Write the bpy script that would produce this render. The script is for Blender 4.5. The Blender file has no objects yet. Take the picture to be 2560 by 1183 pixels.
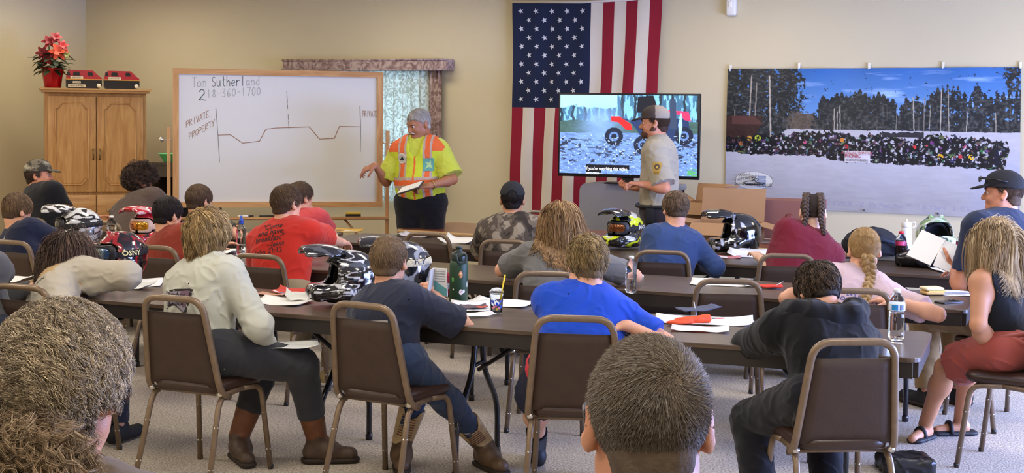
import bpy, math, random
import numpy as np
from mathutils import Vector, Matrix
random.seed(7); RNG = np.random.default_rng(7)
PI = math.pi; R = math.radians
S = bpy.context.scene
COL = S.collection

# ------------------------------------------------------------------ camera
FPX, CX, CY, PITCH, ROLL, HC = 3460.0, 1280.0, 472.0, R(3.0), 0.013, 1.70
cam = bpy.data.cameras.new('camera'); camo = bpy.data.objects.new('camera', cam); COL.objects.link(camo)
cam.sensor_width = 36.0; cam.lens = FPX / 2560 * 36.0
cam.shift_y = (CY - 591.5) / 2560.0
cam.clip_start = 0.05; cam.clip_end = 100
CROT = (Matrix.Rotation(PI/2 - PITCH, 3, 'X') @ Matrix.Rotation(ROLL, 3, 'Z'))
camo.matrix_world = Matrix.Translation((0, 0, HC)) @ CROT.to_4x4()
S.camera = camo

# ------------------------------------------------------------------ world, light, exposure
S.view_settings.view_transform = 'Standard'; S.view_settings.look = 'None'
S.view_settings.gamma = 1.0; S.view_settings.use_curve_mapping = False
S.view_settings.exposure = 0.82
w = bpy.data.worlds.new('world'); S.world = w; w.use_nodes = True
w.node_tree.nodes['Background'].inputs[0].default_value = (0.75, 0.85, 1.0, 1)
w.node_tree.nodes['Background'].inputs[1].default_value = 0.5

def area(name, loc, rot, sx, sy, power, color):
    l = bpy.data.lights.new(name, 'AREA'); l.shape = 'RECTANGLE'; l.size = sx; l.size_y = sy
    l.energy = power; l.color = color
    o = bpy.data.objects.new(name, l); COL.objects.link(o); o.location = loc; o.rotation_euler = rot
    return o
WALL_A = R(-25)        # heading of the front wall's normal (turned to the right)
ROWA = R(-23)
WARM = (1.0, 0.90, 0.745)
CEIL = 3.05
_cu = Vector((math.cos(WALL_A), math.sin(WALL_A), 0)); _cv = Vector((math.sin(WALL_A), -math.cos(WALL_A), 0)); _c0 = Vector((-4.72, 15.3, 0))
for _u in (1.3, 4.4, 7.5, 10.6):
    for _v in (1.25, 4.2, 7.4, 10.6, 13.8):
        _p = _c0 + _cu * _u + _cv * _v
        area('ceiling_lamp_light', (_p.x, _p.y, CEIL - 0.09), (0, 0, WALL_A), 1.15, 0.55, 11 if _v < 2 else 21, WARM)
# daylight from the windows in the right-hand wall
area('window_daylight', (6.0, 6.2, 1.05), (R(72), 0, R(100) + WALL_A), 5.0, 1.6, 600, (0.34, 0.46, 1.0))

def ray(px, py):
    v = Vector(((px - CX) / FPX, -(py - CY) / FPX, -1.0))
    return CROT @ v
def G(px, py, z=0.0):
    d = ray(px, py); t = (z - HC) / d.z
    return Vector((d.x * t, d.y * t, z))
def D(px, py, y):
    d = ray(px, py); t = y / d.y
    return Vector((d.x * t, y, HC + d.z * t))
def PROJ(p):
    v = CROT.transposed() @ (Vector(p) - Vector((0, 0, HC)))
    return (CX + FPX * v.x / -v.z, CY - FPX * v.y / -v.z)

# ------------------------------------------------------------------ tagging
def tag(o, label=None, cat=None, group=None, kind=None):
    if label: o['label'] = label
    if cat: o['category'] = cat
    if group: o['group'] = group
    if kind: o['kind'] = kind
    return o
def thing(name, label, cat, loc=(0, 0, 0), rz=0.0, group=None):
    o = bpy.data.objects.new(name, None); COL.objects.link(o)
    o.empty_display_size = 0.1
    o.location = loc; o.rotation_euler = (0, 0, rz)
    return tag(o, label, cat, group)
def copy_tree(o, parent=None):
    c = o.copy(); COL.objects.link(c)
    if parent is not None: c.parent = parent
    for ch in [x for x in bpy.data.objects if x.parent == o]:
        copy_tree(ch, c)
    return c

# ------------------------------------------------------------------ materials
MATS = {}
def hexc(h):
    h = h.lstrip('#'); v = [int(h[i:i+2], 16) / 255 for i in (0, 2, 4)]
    return tuple(((c / 12.92) if c <= 0.04045 else ((c + 0.055) / 1.055) ** 2.4) for c in v)
def nset(b, k, v):
    if k in b.inputs: b.inputs[k].default_value = v
def mat(name, color, rough=0.6, metal=0.0, bump=0.0, bscale=200.0, var=0.0, vscale=8.0, coat=0.0, trans=0.0,
        emit=None, estr=0.0, sheen=0.0, sss=0.0, island=0.0, stretch=None, attr=None, ior=1.45, alpha=1.0, spec=None):
    if name in MATS: return MATS[name]
    if isinstance(color, str): color = hexc(color)
    m = bpy.data.materials.new(name); m.use_nodes = True; nt = m.node_tree; b = nt.nodes['Principled BSDF']
    b.inputs['Base Color'].default_value = (*color, 1); b.inputs['Roughness'].default_value = rough
    b.inputs['Metallic'].default_value = metal
    nset(b, 'Coat Weight', coat); nset(b, 'Transmission Weight', trans); nset(b, 'IOR', ior); nset(b, 'Alpha', alpha)
    nset(b, 'Sheen Weight', sheen)
    if spec is not None: nset(b, 'Specular IOR Level', spec)
    if coat: nset(b, 'Coat Roughness', 0.08)
    if sss: nset(b, 'Subsurface Weight', sss); b.inputs['Subsurface Radius'].default_value = (1.0, 0.35, 0.2); nset(b, 'Subsurface Scale', 0.008)
    if emit: b.inputs['Emission Color'].default_value = (*emit, 1); b.inputs['Emission Strength'].default_value = estr
    src = None
    tc = nt.nodes.new('ShaderNodeTexCoord'); mp = nt.nodes.new('ShaderNodeMapping')
    nt.links.new(tc.outputs['Object'], mp.inputs['Vector'])
    if stretch: mp.inputs['Scale'].default_value = stretch
    if attr:
        a = nt.nodes.new('ShaderNodeAttribute'); a.attribute_name = attr; src = a.outputs['Color']
    if var:
        n = nt.nodes.new('ShaderNodeTexNoise'); n.inputs['Scale'].default_value = vscale; n.inputs['Detail'].default_value = 5
        nt.links.new(mp.outputs['Vector'], n.inputs['Vector'])
        mr = nt.nodes.new('ShaderNodeMapRange'); mr.inputs[1].default_value = 0.3; mr.inputs[2].default_value = 0.7
        mr.inputs[3].default_value = 1 - var; mr.inputs[4].default_value = 1 + var
        nt.links.new(n.outputs['Fac'], mr.inputs[0])
        hs = nt.nodes.new('ShaderNodeHueSaturation'); nt.links.new(mr.outputs[0], hs.inputs['Value'])
        if src: nt.links.new(src, hs.inputs['Color'])
        else: hs.inputs['Color'].default_value = (*color, 1)
        src = hs.outputs['Color']
    if island:
        g = nt.nodes.new('ShaderNodeNewGeometry')
        mr = nt.nodes.new('ShaderNodeMapRange'); mr.inputs[3].default_value = 1 - island; mr.inputs[4].default_value = 1 + island
        nt.links.new(g.outputs['Random Per Island'], mr.inputs[0])
        hs = nt.nodes.new('ShaderNodeHueSaturation'); nt.links.new(mr.outputs[0], hs.inputs['Value'])
        if src: nt.links.new(src, hs.inputs['Color'])
        else: hs.inputs['Color'].default_value = (*color, 1)
        src = hs.outputs['Color']
    if src: nt.links.new(src, b.inputs['Base Color'])
    if bump:
        n = nt.nodes.new('ShaderNodeTexNoise'); n.inputs['Scale'].default_value = bscale; n.inputs['Detail'].default_value = 3
        nt.links.new(mp.outputs['Vector'], n.inputs['Vector'])
        bp = nt.nodes.new('ShaderNodeBump'); bp.inputs['Strength'].default_value = bump; bp.inputs['Distance'].default_value = 0.003
        nt.links.new(n.outputs['Fac'], bp.inputs['Height']); nt.links.new(bp.outputs['Normal'], b.inputs['Normal'])
    MATS[name] = m
    return m
def wood(name, c1, c2, rough=0.45, scale=3.0, stretch=(14, 14, 1.2), coat=0.2):
    if name in MATS: return MATS[name]
    m = bpy.data.materials.new(name); m.use_nodes = True; nt = m.node_tree; b = nt.nodes['Principled BSDF']
    b.inputs['Roughness'].default_value = rough; nset(b, 'Coat Weight', coat); nset(b, 'Coat Roughness', 0.25)
    tc = nt.nodes.new('ShaderNodeTexCoord'); mp = nt.nodes.new('ShaderNodeMapping'); mp.inputs['Scale'].default_value = stretch
    nt.links.new(tc.outputs['Object'], mp.inputs['Vector'])
    n = nt.nodes.new('ShaderNodeTexNoise'); n.inputs['Scale'].default_value = scale; n.inputs['Detail'].default_value = 7; n.inputs['Distortion'].default_value = 1.2
    nt.links.new(mp.outputs['Vector'], n.inputs['Vector'])
    cr = nt.nodes.new('ShaderNodeValToRGB'); cr.color_ramp.elements[0].position = 0.32; cr.color_ramp.elements[1].position = 0.68
    cr.color_ramp.elements[0].color = (*hexc(c1), 1); cr.color_ramp.elements[1].color = (*hexc(c2), 1)
    nt.links.new(n.outputs['Fac'], cr.inputs['Fac']); nt.links.new(cr.outputs['Color'], b.inputs['Base Color'])
    bp = nt.nodes.new('ShaderNodeBump'); bp.inputs['Strength'].default_value = 0.08; bp.inputs['Distance'].default_value = 0.002
    nt.links.new(n.outputs['Fac'], bp.inputs['Height']); nt.links.new(bp.outputs['Normal'], b.inputs['Normal'])
    MATS[name] = m
    return m

# ------------------------------------------------------------------ mesh building
def nmesh(name, V, F, m, parent=None, smooth=True, colors=None, matidx=None, loc=None):
    """V (n,3) array, F (m,k) int array of one arity or list of such arrays"""
    V = np.asarray(V, dtype=np.float32)
    Fs = F if isinstance(F, list) else [F]
    Fs = [np.asarray(f, dtype=np.int32) for f in Fs if len(f)]
    me = bpy.data.meshes.new(name)
    me.vertices.add(len(V)); me.vertices.foreach_set('co', V.ravel())
    nl = sum(f.size for f in Fs); npoly = sum(len(f) for f in Fs)
    me.loops.add(nl); me.loops.foreach_set('vertex_index', np.concatenate([f.ravel() for f in Fs]))
    me.polygons.add(npoly)
    tot = np.concatenate([np.full(len(f), f.shape[1], np.int32) for f in Fs])
    st = np.concatenate(([0], np.cumsum(tot)[:-1])).astype(np.int32)
    me.polygons.foreach_set('loop_start', st)
    me.polygons.foreach_set('loop_total', tot)
    me.polygons.foreach_set('use_smooth', np.full(npoly, smooth, bool))
    if matidx is not None: me.polygons.foreach_set('material_index', np.asarray(matidx, np.int32))
    me.update(calc_edges=True)
    if colors is not None:
        ca = me.color_attributes.new('Col', 'FLOAT_COLOR', 'POINT')
        c4 = np.ones((len(V), 4), np.float32); c4[:, :3] = colors
        ca.data.foreach_set('color', c4.ravel())
    for mm in (m if isinstance(m, (list, tuple)) else [m]): me.materials.append(mm)
    o = bpy.data.objects.new(name, me); COL.objects.link(o)
    if parent is not None: o.parent = parent
    if loc is not None: o.location = loc
    return o

class MB:
    def __init__(s): s.v = []; s.f = []; s.mi = []; s.cur = 0; s.sm = []
    def add(s, vs, fs, M=None, smooth=False):
        o = len(s.v)
        for p in vs:
            p = Vector(p)
            if M is not None: p = M @ p
            s.v.append(p)
        for f in fs: s.f.append([i + o for i in f]); s.mi.append(s.cur); s.sm.append(smooth)
        return s
    def box(s, c, d, M=None, bev=0.0):
        x, y, z = d[0] / 2, d[1] / 2, d[2] / 2; cx, cy, cz = c
        if bev <= 0:
            vs = [(cx + a * x, cy + b * y, cz + e * z) for e in (-1, 1) for b in (-1, 1) for a in (-1, 1)]
            return s.add(vs, [(0, 2, 3, 1), (4, 5, 7, 6), (0, 1, 5, 4), (2, 6, 7, 3), (0, 4, 6, 2), (1, 3, 7, 5)], M)
        # bevelled box: rounded-rect rings
        b = min(bev, x, y, z)
        rings = []
        for (zz, ins) in ((-z, b), (-z + b * .3, b * .3), (-z + b, 0), (z - b, 0), (z - b * .3, b * .3), (z, b)):
            rings.append(s.rr(x - ins, y - ins, max(b - ins * .6, b * .4), zz, 3))
        n = len(rings[0]); vs = [(cx + p[0], cy + p[1], cz + p[2]) for r_ in rings for p in r_]
        fs = []
        for k in range(len(rings) - 1):
            for i in range(n): fs.append((k * n + i, k * n + (i + 1) % n, (k + 1) * n + (i + 1) % n, (k + 1) * n + i))
        fs.append(tuple(range(n))[::-1]); fs.append(tuple(range((len(rings) - 1) * n, len(rings) * n)))
        return s.add(vs, fs, M, True)
    @staticmethod
    def rr(hx, hy, r, z, seg=4):
        r = min(r, hx, hy); out = []
        for (sx, sy, a0) in ((1, 1, 0), (-1, 1, 90), (-1, -1, 180), (1, -1, 270)):
            for k in range(seg + 1):
                a = R(a0 + 90 * k / seg)
                out.append((sx * (hx - r) + r * math.cos(a), sy * (hy - r) + r * math.sin(a), z))
        return out
    def slab(s, hx, hy, r, z0, z1, bev=0.004, c=(0, 0), seg=5, M=None):
        rings = [s.rr(hx - bev, hy - bev, r, z0, seg), s.rr(hx, hy, r, z0 + bev, seg), s.rr(hx, hy, r, z1 - bev, seg), s.rr(hx - bev, hy - bev, r, z1, seg)]
        n = len(rings[0]); vs = [(c[0] + p[0], c[1] + p[1], p[2]) for r_ in rings for p in r_]; fs = []
        for k in range(3):
            for i in range(n): fs.append((k * n + i, k * n + (i + 1) % n, (k + 1) * n + (i + 1) % n, (k + 1) * n + i))
        fs.append(tuple(range(n))[::-1]); fs.append(tuple(range(3 * n, 4 * n)))
        return s.add(vs, fs, M)
    def tube(s, pts, r, n=10, M=None, closed=False, sq=None, cap=True):
        pts = [Vector(p) for p in pts]; m = len(pts)
        rs = r if isinstance(r, (list, tuple)) else [r] * m
        vs = []; up = None
        for i, p in enumerate(pts):
            if closed: t = pts[(i + 1) % m] - pts[i - 1]
            else: t = (pts[min(i + 1, m - 1)] - pts[max(i - 1, 0)])
            if t.length < 1e-9: t = Vector((0, 0, 1))
            t.normalize()
            if up is None:
                a = Vector((0, 0, 1)) if abs(t.z) < .9 else Vector((1, 0, 0)); up = t.cross(a).normalized()
            else:
                up = (up - t * up.dot(t)).normalized()
            bi = t.cross(up)
            for k in range(n):
                a = 2 * PI * (k + .5) / n; ca, sa = math.cos(a), math.sin(a)
                if sq:
                    e = max(abs(ca), abs(sa)); q = (1 / e) * sq + (1 - sq); ca *= q; sa *= q
                vs.append(p + (up * ca + bi * sa) * rs[i])
        fs = []
        for i in range(m if closed else m - 1):
            for k in range(n):
                j = (i + 1) % m
                fs.append((i * n + k, i * n + (k + 1) % n, j * n + (k + 1) % n, j * n + k))
        if cap and not closed:
            fs.append(tuple(range(n))[::-1]); fs.append(tuple(range((m - 1) * n, m * n)))
        return s.add(vs, fs, M, True)
    def lathe(s, prof, n=20, c=(0, 0, 0), M=None):
        vs = []; fs = []
        for (r_, z) in prof:
            for k in range(n):
                a = 2 * PI * k / n; vs.append((c[0] + r_ * math.cos(a), c[1] + r_ * math.sin(a), c[2] + z))
        for i in range(len(prof) - 1):
            for k in range(n): fs.append((i * n + k, i * n + (k + 1) % n, (i + 1) * n + (k + 1) % n, (i + 1) * n + k))
        if prof[0][0] > 1e-5: fs.append(tuple(range(n))[::-1])
        if prof[-1][0] > 1e-5: fs.append(tuple(range((len(prof) - 1) * n, len(prof) * n)))
        return s.add(vs, fs, M, True)
    def prism(s, poly, z0, z1, M=None):
        n = len(poly); vs = [(p[0], p[1], z0) for p in poly] + [(p[0], p[1], z1) for p in poly]
        fs = [tuple(range(n))[::-1], tuple(range(n, 2 * n))] + [(i, (i + 1) % n, n + (i + 1) % n, n + i) for i in range(n)]
        return s.add(vs, fs, M)
    def build(s, name, m, parent=None, loc=None, rz=None):
        me = bpy.data.meshes.new(name); me.from_pydata([tuple(p) for p in s.v], [], s.f)
        me.polygons.foreach_set('use_smooth', s.sm); me.polygons.foreach_set('material_index', s.mi)
        for mm in (m if isinstance(m, (list, tuple)) else [m]): me.materials.append(mm)
        me.update()
        o = bpy.data.objects.new(name, me); COL.objects.link(o)
        if parent is not None: o.parent = parent
        if loc is not None: o.location = loc
        if rz is not None: o.rotation_euler = (0, 0, rz)
        return o
def bez(p0, p1, p2, n=6):
    return [Vector(p0) * (1 - t) ** 2 + Vector(p1) * 2 * t * (1 - t) + Vector(p2) * t * t for t in [i / n for i in range(n + 1)]]
def rounded(pts, r, n=4):
    """polyline with its inner corners rounded"""
    pts = [Vector(p) for p in pts]; out = [pts[0]]
    for i in range(1, len(pts) - 1):
        a = (pts[i - 1] - pts[i]); b = (pts[i + 1] - pts[i]); ra = min(r, a.length * .49); rb = min(r, b.length * .49)
        out += bez(pts[i] + a.normalized() * ra, pts[i], pts[i] + b.normalized() * rb, n)
    return out + [pts[-1]]
# ------------------------------------------------------------------ the room
Y0 = 13.1                                   # front wall's distance straight ahead
wd = Vector((math.cos(WALL_A), math.sin(WALL_A), 0)); wn = Vector((math.sin(-WALL_A), math.cos(WALL_A), 0))
def wallY(px):                              # depth of the front wall behind an image column
    u = (px - CX) / FPX
    return Y0 / (1 + math.tan(-WALL_A) * u)
def W(px, py, off=0.0):                     # a point on the front wall
    d = ray(px, py); t = (Y0 * wn.y - off) / (d.x * wn.x + d.y * wn.y)
    return Vector((d.x * t, d.y * t, HC + d.z * t))
corner = W(215, 300); corner.z = 0
m_wall = mat('wall_paint', '#CFC3A1', 0.85, bump=0.15, bscale=60, var=0.02, vscale=1.5)
m_floor = None
def carpet():
    m = bpy.data.materials.new('carpet'); m.use_nodes = True; nt = m.node_tree; b = nt.nodes['Principled BSDF']
    b.inputs['Roughness'].default_value = 0.95; nset(b, 'Specular IOR Level', 0.15)
    tc = nt.nodes.new('ShaderNodeTexCoord')
    n1 = nt.nodes.new('ShaderNodeTexNoise'); n1.inputs['Scale'].default_value = 95; n1.inputs['Detail'].default_value = 4
    n2 = nt.nodes.new('ShaderNodeTexNoise'); n2.inputs['Scale'].default_value = 2.2; n2.inputs['Detail'].default_value = 3
    for n in (n1, n2): nt.links.new(tc.outputs['Object'], n.inputs['Vector'])
    cr = nt.nodes.new('ShaderNodeValToRGB'); e = cr.color_ramp.elements
    e[0].position = .33; e[0].color = (*hexc('#8E8273'), 1); e[1].position = .66; e[1].color = (*hexc('#D9CFC0'), 1)
    nt.links.new(n1.outputs['Fac'], cr.inputs['Fac'])
    mr = nt.nodes.new('ShaderNodeMapRange'); mr.inputs[3].default_value = .85; mr.inputs[4].default_value = 1.12
    nt.links.new(n2.outputs['Fac'], mr.inputs[0])
    hs = nt.nodes.new('ShaderNodeHueSaturation'); nt.links.new(cr.outputs['Color'], hs.inputs['Color']); nt.links.new(mr.outputs[0], hs.inputs['Value'])
    nt.links.new(hs.outputs['Color'], b.inputs['Base Color'])
    bp = nt.nodes.new('ShaderNodeBump'); bp.inputs['Strength'].default_value = .5; bp.inputs['Distance'].default_value = .006
    nt.links.new(n1.outputs['Fac'], bp.inputs['Height']); nt.links.new(bp.outputs['Normal'], b.inputs['Normal'])
    return m
m_floor = carpet()
m_ceil = mat('ceiling_tile', '#E6E2D6', 0.9, bump=0.3, bscale=80)
# room in its own frame: origin at the left front corner, u along the wall to the right, v back towards the camera
RW, RD = 12.5, 18.0
RM = Matrix.Translation(corner) @ Matrix(((wd.x, -wn.x, 0, 0), (wd.y, -wn.y, 0, 0), (0, 0, 1, 0), (0, 0, 0, 1)))
def rbox(name, c, d, m, kind='structure'):
    o = MB().box(c, d, RM).build(name, m)
    # mirrored frame: flip winding
    o.data.flip_normals()
    return tag(o, kind=kind)
T = 0.15
rbox('floor', (RW/2, RD/2, -T/2), (RW + 2*T, RD + 2*T, T), m_floor)
rbox('ceiling', (RW/2, RD/2, CEIL + T/2), (RW + 2*T, RD + 2*T, T), m_ceil)
rbox('wall_front', (RW/2, -T/2, CEIL/2), (RW + 2*T, T, CEIL), m_wall)
rbox('wall_left', (-T/2, RD/2, CEIL/2), (T, RD, CEIL), m_wall)
rbox('wall_back', (RW/2, RD + T/2, CEIL/2), (RW + 2*T, T, CEIL), m_wall)
# right wall with a window opening that lets the daylight in
rv0, rv1 = 1.6, 8.5
o = MB()
o.box((RW + T/2, rv0/2, CEIL/2), (T, rv0, CEIL), RM); o.box((RW + T/2, (rv1 + RD)/2, CEIL/2), (T, RD - rv1, CEIL), RM)
o.box((RW + T/2, (rv0 + rv1)/2, (CEIL + 2.1)/2), (T, rv1 - rv0, CEIL - 2.1), RM)
o = o.build('wall_right', m_wall); o.data.flip_normals(); tag(o, kind='structure')
m_base = wood('oak_trim', '#9C6B3A', '#B98852', 0.5, 3, (2, 14, 14))
rbox('baseboard_front', (RW/2, 0.008, 0.05), (RW, 0.016, 0.1), m_base)
rbox('baseboard_left', (0.008, RD/2, 0.05), (0.016, RD, 0.1), m_base)
# ceiling light fixtures round the lamps
m_lens = mat('lamp_lens', '#FFFFFF', 0.4, emit=(1, .92, .8), estr=2.0)
m_wmetal = mat('white_metal', '#E8E6E0', 0.4)
proto = None
for l in [x for x in bpy.data.objects if x.name.startswith('ceiling_lamp_light')]:
    if proto is None:
        t = thing('ceiling_light', 'rectangular ceiling light panel', 'light', (0, 0, 0), 0, 'ceiling light panels')
        MB().box((0, .295, 0), (1.25, .05, .07)).box((0, -.295, 0), (1.25, .05, .07)).box((.61, 0, 0), (.05, .6, .07)).box((-.61, 0, 0), (.05, .6, .07)).box((0, 0, .03), (1.2, .58, .01)).build('frame', m_wmetal, t)
        proto = t
    else: t = copy_tree(proto)
    t.location = (l.location.x, l.location.y, CEIL - .035); t.rotation_euler = (0, 0, WALL_A)
# ------------------------------------------------------------------ tables and chairs
m_top = wood('walnut_laminate', '#453629', '#59483A', 0.33, 2.2, (1.2, 10, 10), 0.25)
m_edge = mat('black_edge_band', '#2A2421', 0.4)
m_tleg = mat('black_tube', '#1B1A1B', 0.35, coat=0.3)
m_frame = mat('taupe_tube', '#77644F', 0.42, metal=0.35, var=0.12, vscale=30, coat=0.2)
m_frame.node_tree.nodes['Principled BSDF'].inputs['Metallic'].default_value = 0.3
m_vinyl = mat('brown_vinyl', '#3A2A20', 0.6, bump=0.25, bscale=350, var=0.08, vscale=20)
m_seatv = mat('seat_vinyl', '#36251D', 0.34, bump=0.15, bscale=250, var=0.08, vscale=9)
m_chrome = mat('bolt_chrome', '#C9C4BA', 0.25, metal=0.9)
TL, TD, TH = 2.44, 0.762, 0.74
def make_table(label, near_r, ang, length=TL, top=m_top):
    """near_r: the near right corner on the table-top plane; the table runs left from it"""
    a = Vector((math.cos(ang), math.sin(ang), 0)); n = Vector((-math.sin(ang), math.cos(ang), 0))
    c = Vector(near_r) - a * length / 2 + n * TD / 2
    t = thing('folding_table', label, 'table', (c.x, c.y, 0), ang, 'dark folding tables')
    m = MB(); m.slab(length/2, TD/2, .05, TH - .022, TH, .003); m.build('tabletop', top, t)
    m = MB()
    for sy in (-1, 1): m.box((0, sy * (TD/2 - .018), TH - .054), (length - .06, .022, .066))
    for sx in (-1, 1): m.box((sx * (length/2 - .018), 0, TH - .054), (.022, TD - .06, .066))
    m.build('apron', m_edge, t)
    for sx in (-1, 1):
        x = sx * (length/2 - .36)
        for sy in (-1, 1):
            pts = rounded([(x, sy * .27, 0.0), (x, sy * .27, .26), (x, sy * .06, .48), (x, sy * .045, TH - .03)], .10, 6)
            MB().tube(pts, .0145, 10).lathe([(.018, 0), (.019, .03), (.016, .035)], 10, (x, sy * .27, 0)).build('leg', m_tleg, t)
        MB().tube([(x, 0, .47), (x - sx * .36, 0, TH - .03)], .011, 8).tube([(x, -.06, .5), (x, .06, .5)], .01, 8).build('brace', m_tleg, t)
    return t
def edge_table(label, pxy, ang, **k):
    return make_table(label, G(pxy[0], pxy[1], TH), ang, **k)

def make_chair():
    t = thing('stacking_chair', '', 'chair')
    # side frames: inverted U, rear and front leg each a mesh
    for sx in (-1, 1):
        x0, x1 = sx * .185, sx * .205
        rear = rounded([(x1, -.27, 0), (x0, -.155, .415), (x0, .02, .425)], .07, 6)
        front = rounded([(x1, .225, 0), (x0 * .98, .175, .41), (x0, .02, .425)], .06, 6)
        for pts in (rear, front):
            m = MB().tube(pts, .0130, 8, sq=.6)
            m.cur = 1; m.lathe([(.0135, 0), (.0145, .02), (.012, .022)], 10, (pts[0].x, pts[0].y, 0))
            m.cur = 2
            for z in (.1, .28):
                k = (pts[0].lerp(pts[1], min(1, z / pts[1].z)) if pts[1].z > .05 else pts[0])
                m.tube([k + Vector((-.014, 0, 0)), k + Vector((.014, 0, 0))], .0045, 6); m.tube([k + Vector((0, -.014, 0)), k + Vector((0, .014, 0))], .0045, 6)
            m.build('leg', [m_frame, m_tleg, m_chrome], t)
    for y in (-.12, .15): MB().tube([(-.185, y, .415), (.185, y, .415)], .009, 8).build('crossbar', m_frame, t)
    # seat cushion
    m = MB(); n = 8; rings = []
    def ring(z, ins):
        out = []
        for p in MB.rr(.2 - ins, .2 - ins, .09, z, 5):
            tap = 1 - .06 * (-(p[1]) / .2 + 1) / 2
            out.append((p[0] * tap, p[1] + .015, p[2]))
        return out
    rings = [ring(.425, .02), ring(.43, .004), ring(.45, -.004), ring(.468, .002), ring(.478, .018), ring(.483, .05), ring(.486, .1)]
    k = len(rings[0]); vs = [p for r_ in rings for p in r_]; fs = []
    for i in range(len(rings) - 1):
        for j in range(k): fs.append((i*k+j, i*k+(j+1) % k, (i+1)*k+(j+1) % k, (i+1)*k+j))
    fs.append(tuple(range(k))[::-1]); fs.append(tuple(range((len(rings)-1)*k, len(rings)*k)))
    m.add(vs, fs, None, True); m.build('seat', m_seatv, t)
    # back frame: tapered hoop leaning back
    def bk(x, z): return (x, -.165 - (z - .42) * .20, z)
    pts = rounded([(-.197, -.10, .405), bk(-.2, .43), bk(-.158, .862), bk(.158, .862), bk(.2, .43), (.197, -.10, .405)], .075, 8)
    MB().tube(pts, .0150, 10, sq=.35).build('back_frame', m_frame, t)
    m = MB()
    rows = []
    N = 8
    for i in range(N + 1):
        z = .455 + (.795 - .455) * i / N
        hw = .185 - (.185 - .150) * i / N
        if i == 0: hw -= .004
        rows.append((z, hw))
    vs = []; fs = []
    M_ = 8
    for side in (0, 1):
        for (z, hw) in rows:
            for j in range(M_ + 1):
                x = -hw + 2 * hw * j / M_
                u = abs(x / hw); q = (1 - u ** 4); zz = 1 - abs((z - .625) / .17) ** 6
                p = bk(x, z); th = (.012 if side == 0 else .030) * max(0, q * zz) + .006
                vs.append((p[0], p[1] + (th if side else -th * .6), z))
    def ix(s_, i, j): return s_ * (N + 1) * (M_ + 1) + i * (M_ + 1) + j
    for i in range(N):
        for j in range(M_):
            fs.append((ix(0, i, j), ix(0, i, j+1), ix(0, i+1, j+1), ix(0, i+1, j)))
            fs.append((ix(1, i, j), ix(1, i+1, j), ix(1, i+1, j+1), ix(1, i, j+1)))
    for i in range(N):
        fs.append((ix(0, i, 0), ix(0, i+1, 0), ix(1, i+1, 0), ix(1, i, 0))); fs.append((ix(0, i, M_), ix(1, i, M_), ix(1, i+1, M_), ix(0, i+1, M_)))
    for j in range(M_):
        fs.append((ix(0, 0, j), ix(1, 0, j), ix(1, 0, j+1), ix(0, 0, j+1))); fs.append((ix(0, N, j), ix(0, N, j+1), ix(1, N, j+1), ix(1, N, j)))
    m.add(vs, fs, None, True); m.build('backrest', m_vinyl, t)
    for sx in (-1, 1):
        MB().tube([(sx * .19, -.17, .43), (sx * .19, -.14, .42)], .014, 8).build('hinge', m_chrome, t)
    return t
CHAIR = None
CHAIRS = {}
def place_chair(key, px, py, yaw, label, z=0.862, at=None):
    """px,py: the image point of the middle of the chair's top rail"""
    global CHAIR
    p = G(px, py, z); a = R(yaw); fwd = Vector((-math.sin(a), math.cos(a), 0))
    c = p + fwd * .253
    if at is not None: c = Vector(at)
    if CHAIR is None: CHAIR = make_chair(); t = CHAIR
    else: t = copy_tree(CHAIR)
    t.location = (c.x, c.y, 0); t.rotation_euler = (0, 0, a)
    tag(t, label, 'chair', 'brown stacking chairs at the tables')
    CHAIRS[key] = (Vector((c.x, c.y, 0)), a)
    return t
# row of the audience nearest the camera (row c), then b, then a at the front; tables stand end to end
def table_row(corner_px, angs, labels):
    p = G(corner_px[0], corner_px[1], TH)
    for ang, lab in zip(angs, labels):
        make_table(lab, p, R(ang))
        p = p - Vector((math.cos(R(ang)), math.sin(R(ang)), 0)) * (TL + .012)
table_row((2300, 897), (-20.5, -21.5), ('nearest long dark folding table, its bare right end by the water bottle',
    'dark folding table under the black and white off-road helmet, left in the nearest row'))
table_row((2419, 776), (-22, -23, -23), ('dark folding table with a phone on its right end, behind the hooded person',
    'dark folding table behind the green drinking jug, middle of the second row',
    'dark folding table at the far left, under the white and black helmet'))
table_row((2474, 696), (-23, -25, -13), ('dark folding table before the maroon shirt, under the glossy black helmet',
    'dark folding table left of the wood-topped table, in the front row',
    'dark folding table at the far left of the front row, near the oak cabinet'))

place_chair('c1', 432, 746, -24, 'brown chair holding the person in the white long-sleeved shirt')
place_chair('c2', 905, 764, -30, 'brown chair holding the child in jeans and flag-patterned boots')
place_chair('c3', 1437, 797, -6, 'brown chair behind the person in the bright blue t-shirt')
place_chair('c4', 2137, 855, 6, 'brown chair holding the person in the black hooded sweatshirt')
place_chair('c0', 48, 718, -22, 'brown chair behind the long-haired person in the tan sweatshirt, cut by the left edge')
place_chair('c5', 2612, 850, 55, 'brown chair cut by the right edge, holding the woman in the black sleeveless top', at=(2.51, 6.78, 0))
place_chair('b3', 1367, 685, -8, 'brown chair behind the person with long hair in a grey t-shirt')
place_chair('b4', 1822, 704, -6, 'empty brown chair in the second row, between the blue t-shirt and the black hood')
place_chair('b2', 645, 641, -22, 'brown chair behind the person in the bright red t-shirt with writing')
place_chair('b1', 386, 619, -25, 'brown chair behind the dark-haired person in the rust red shirt')
place_chair('b5', 2140, 728, -8, 'brown chair behind the person in the pale pink t-shirt')
place_chair('b0', 22, 606, -22, 'brown chair behind the child in the navy shirt, at the left edge')
place_chair('a1', 1068, 586, -20, 'empty brown chair in the front row, by the corner of the wood-topped table')
place_chair('a2', 1262, 604, -12, 'brown chair behind the person in the camouflage t-shirt')
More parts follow.
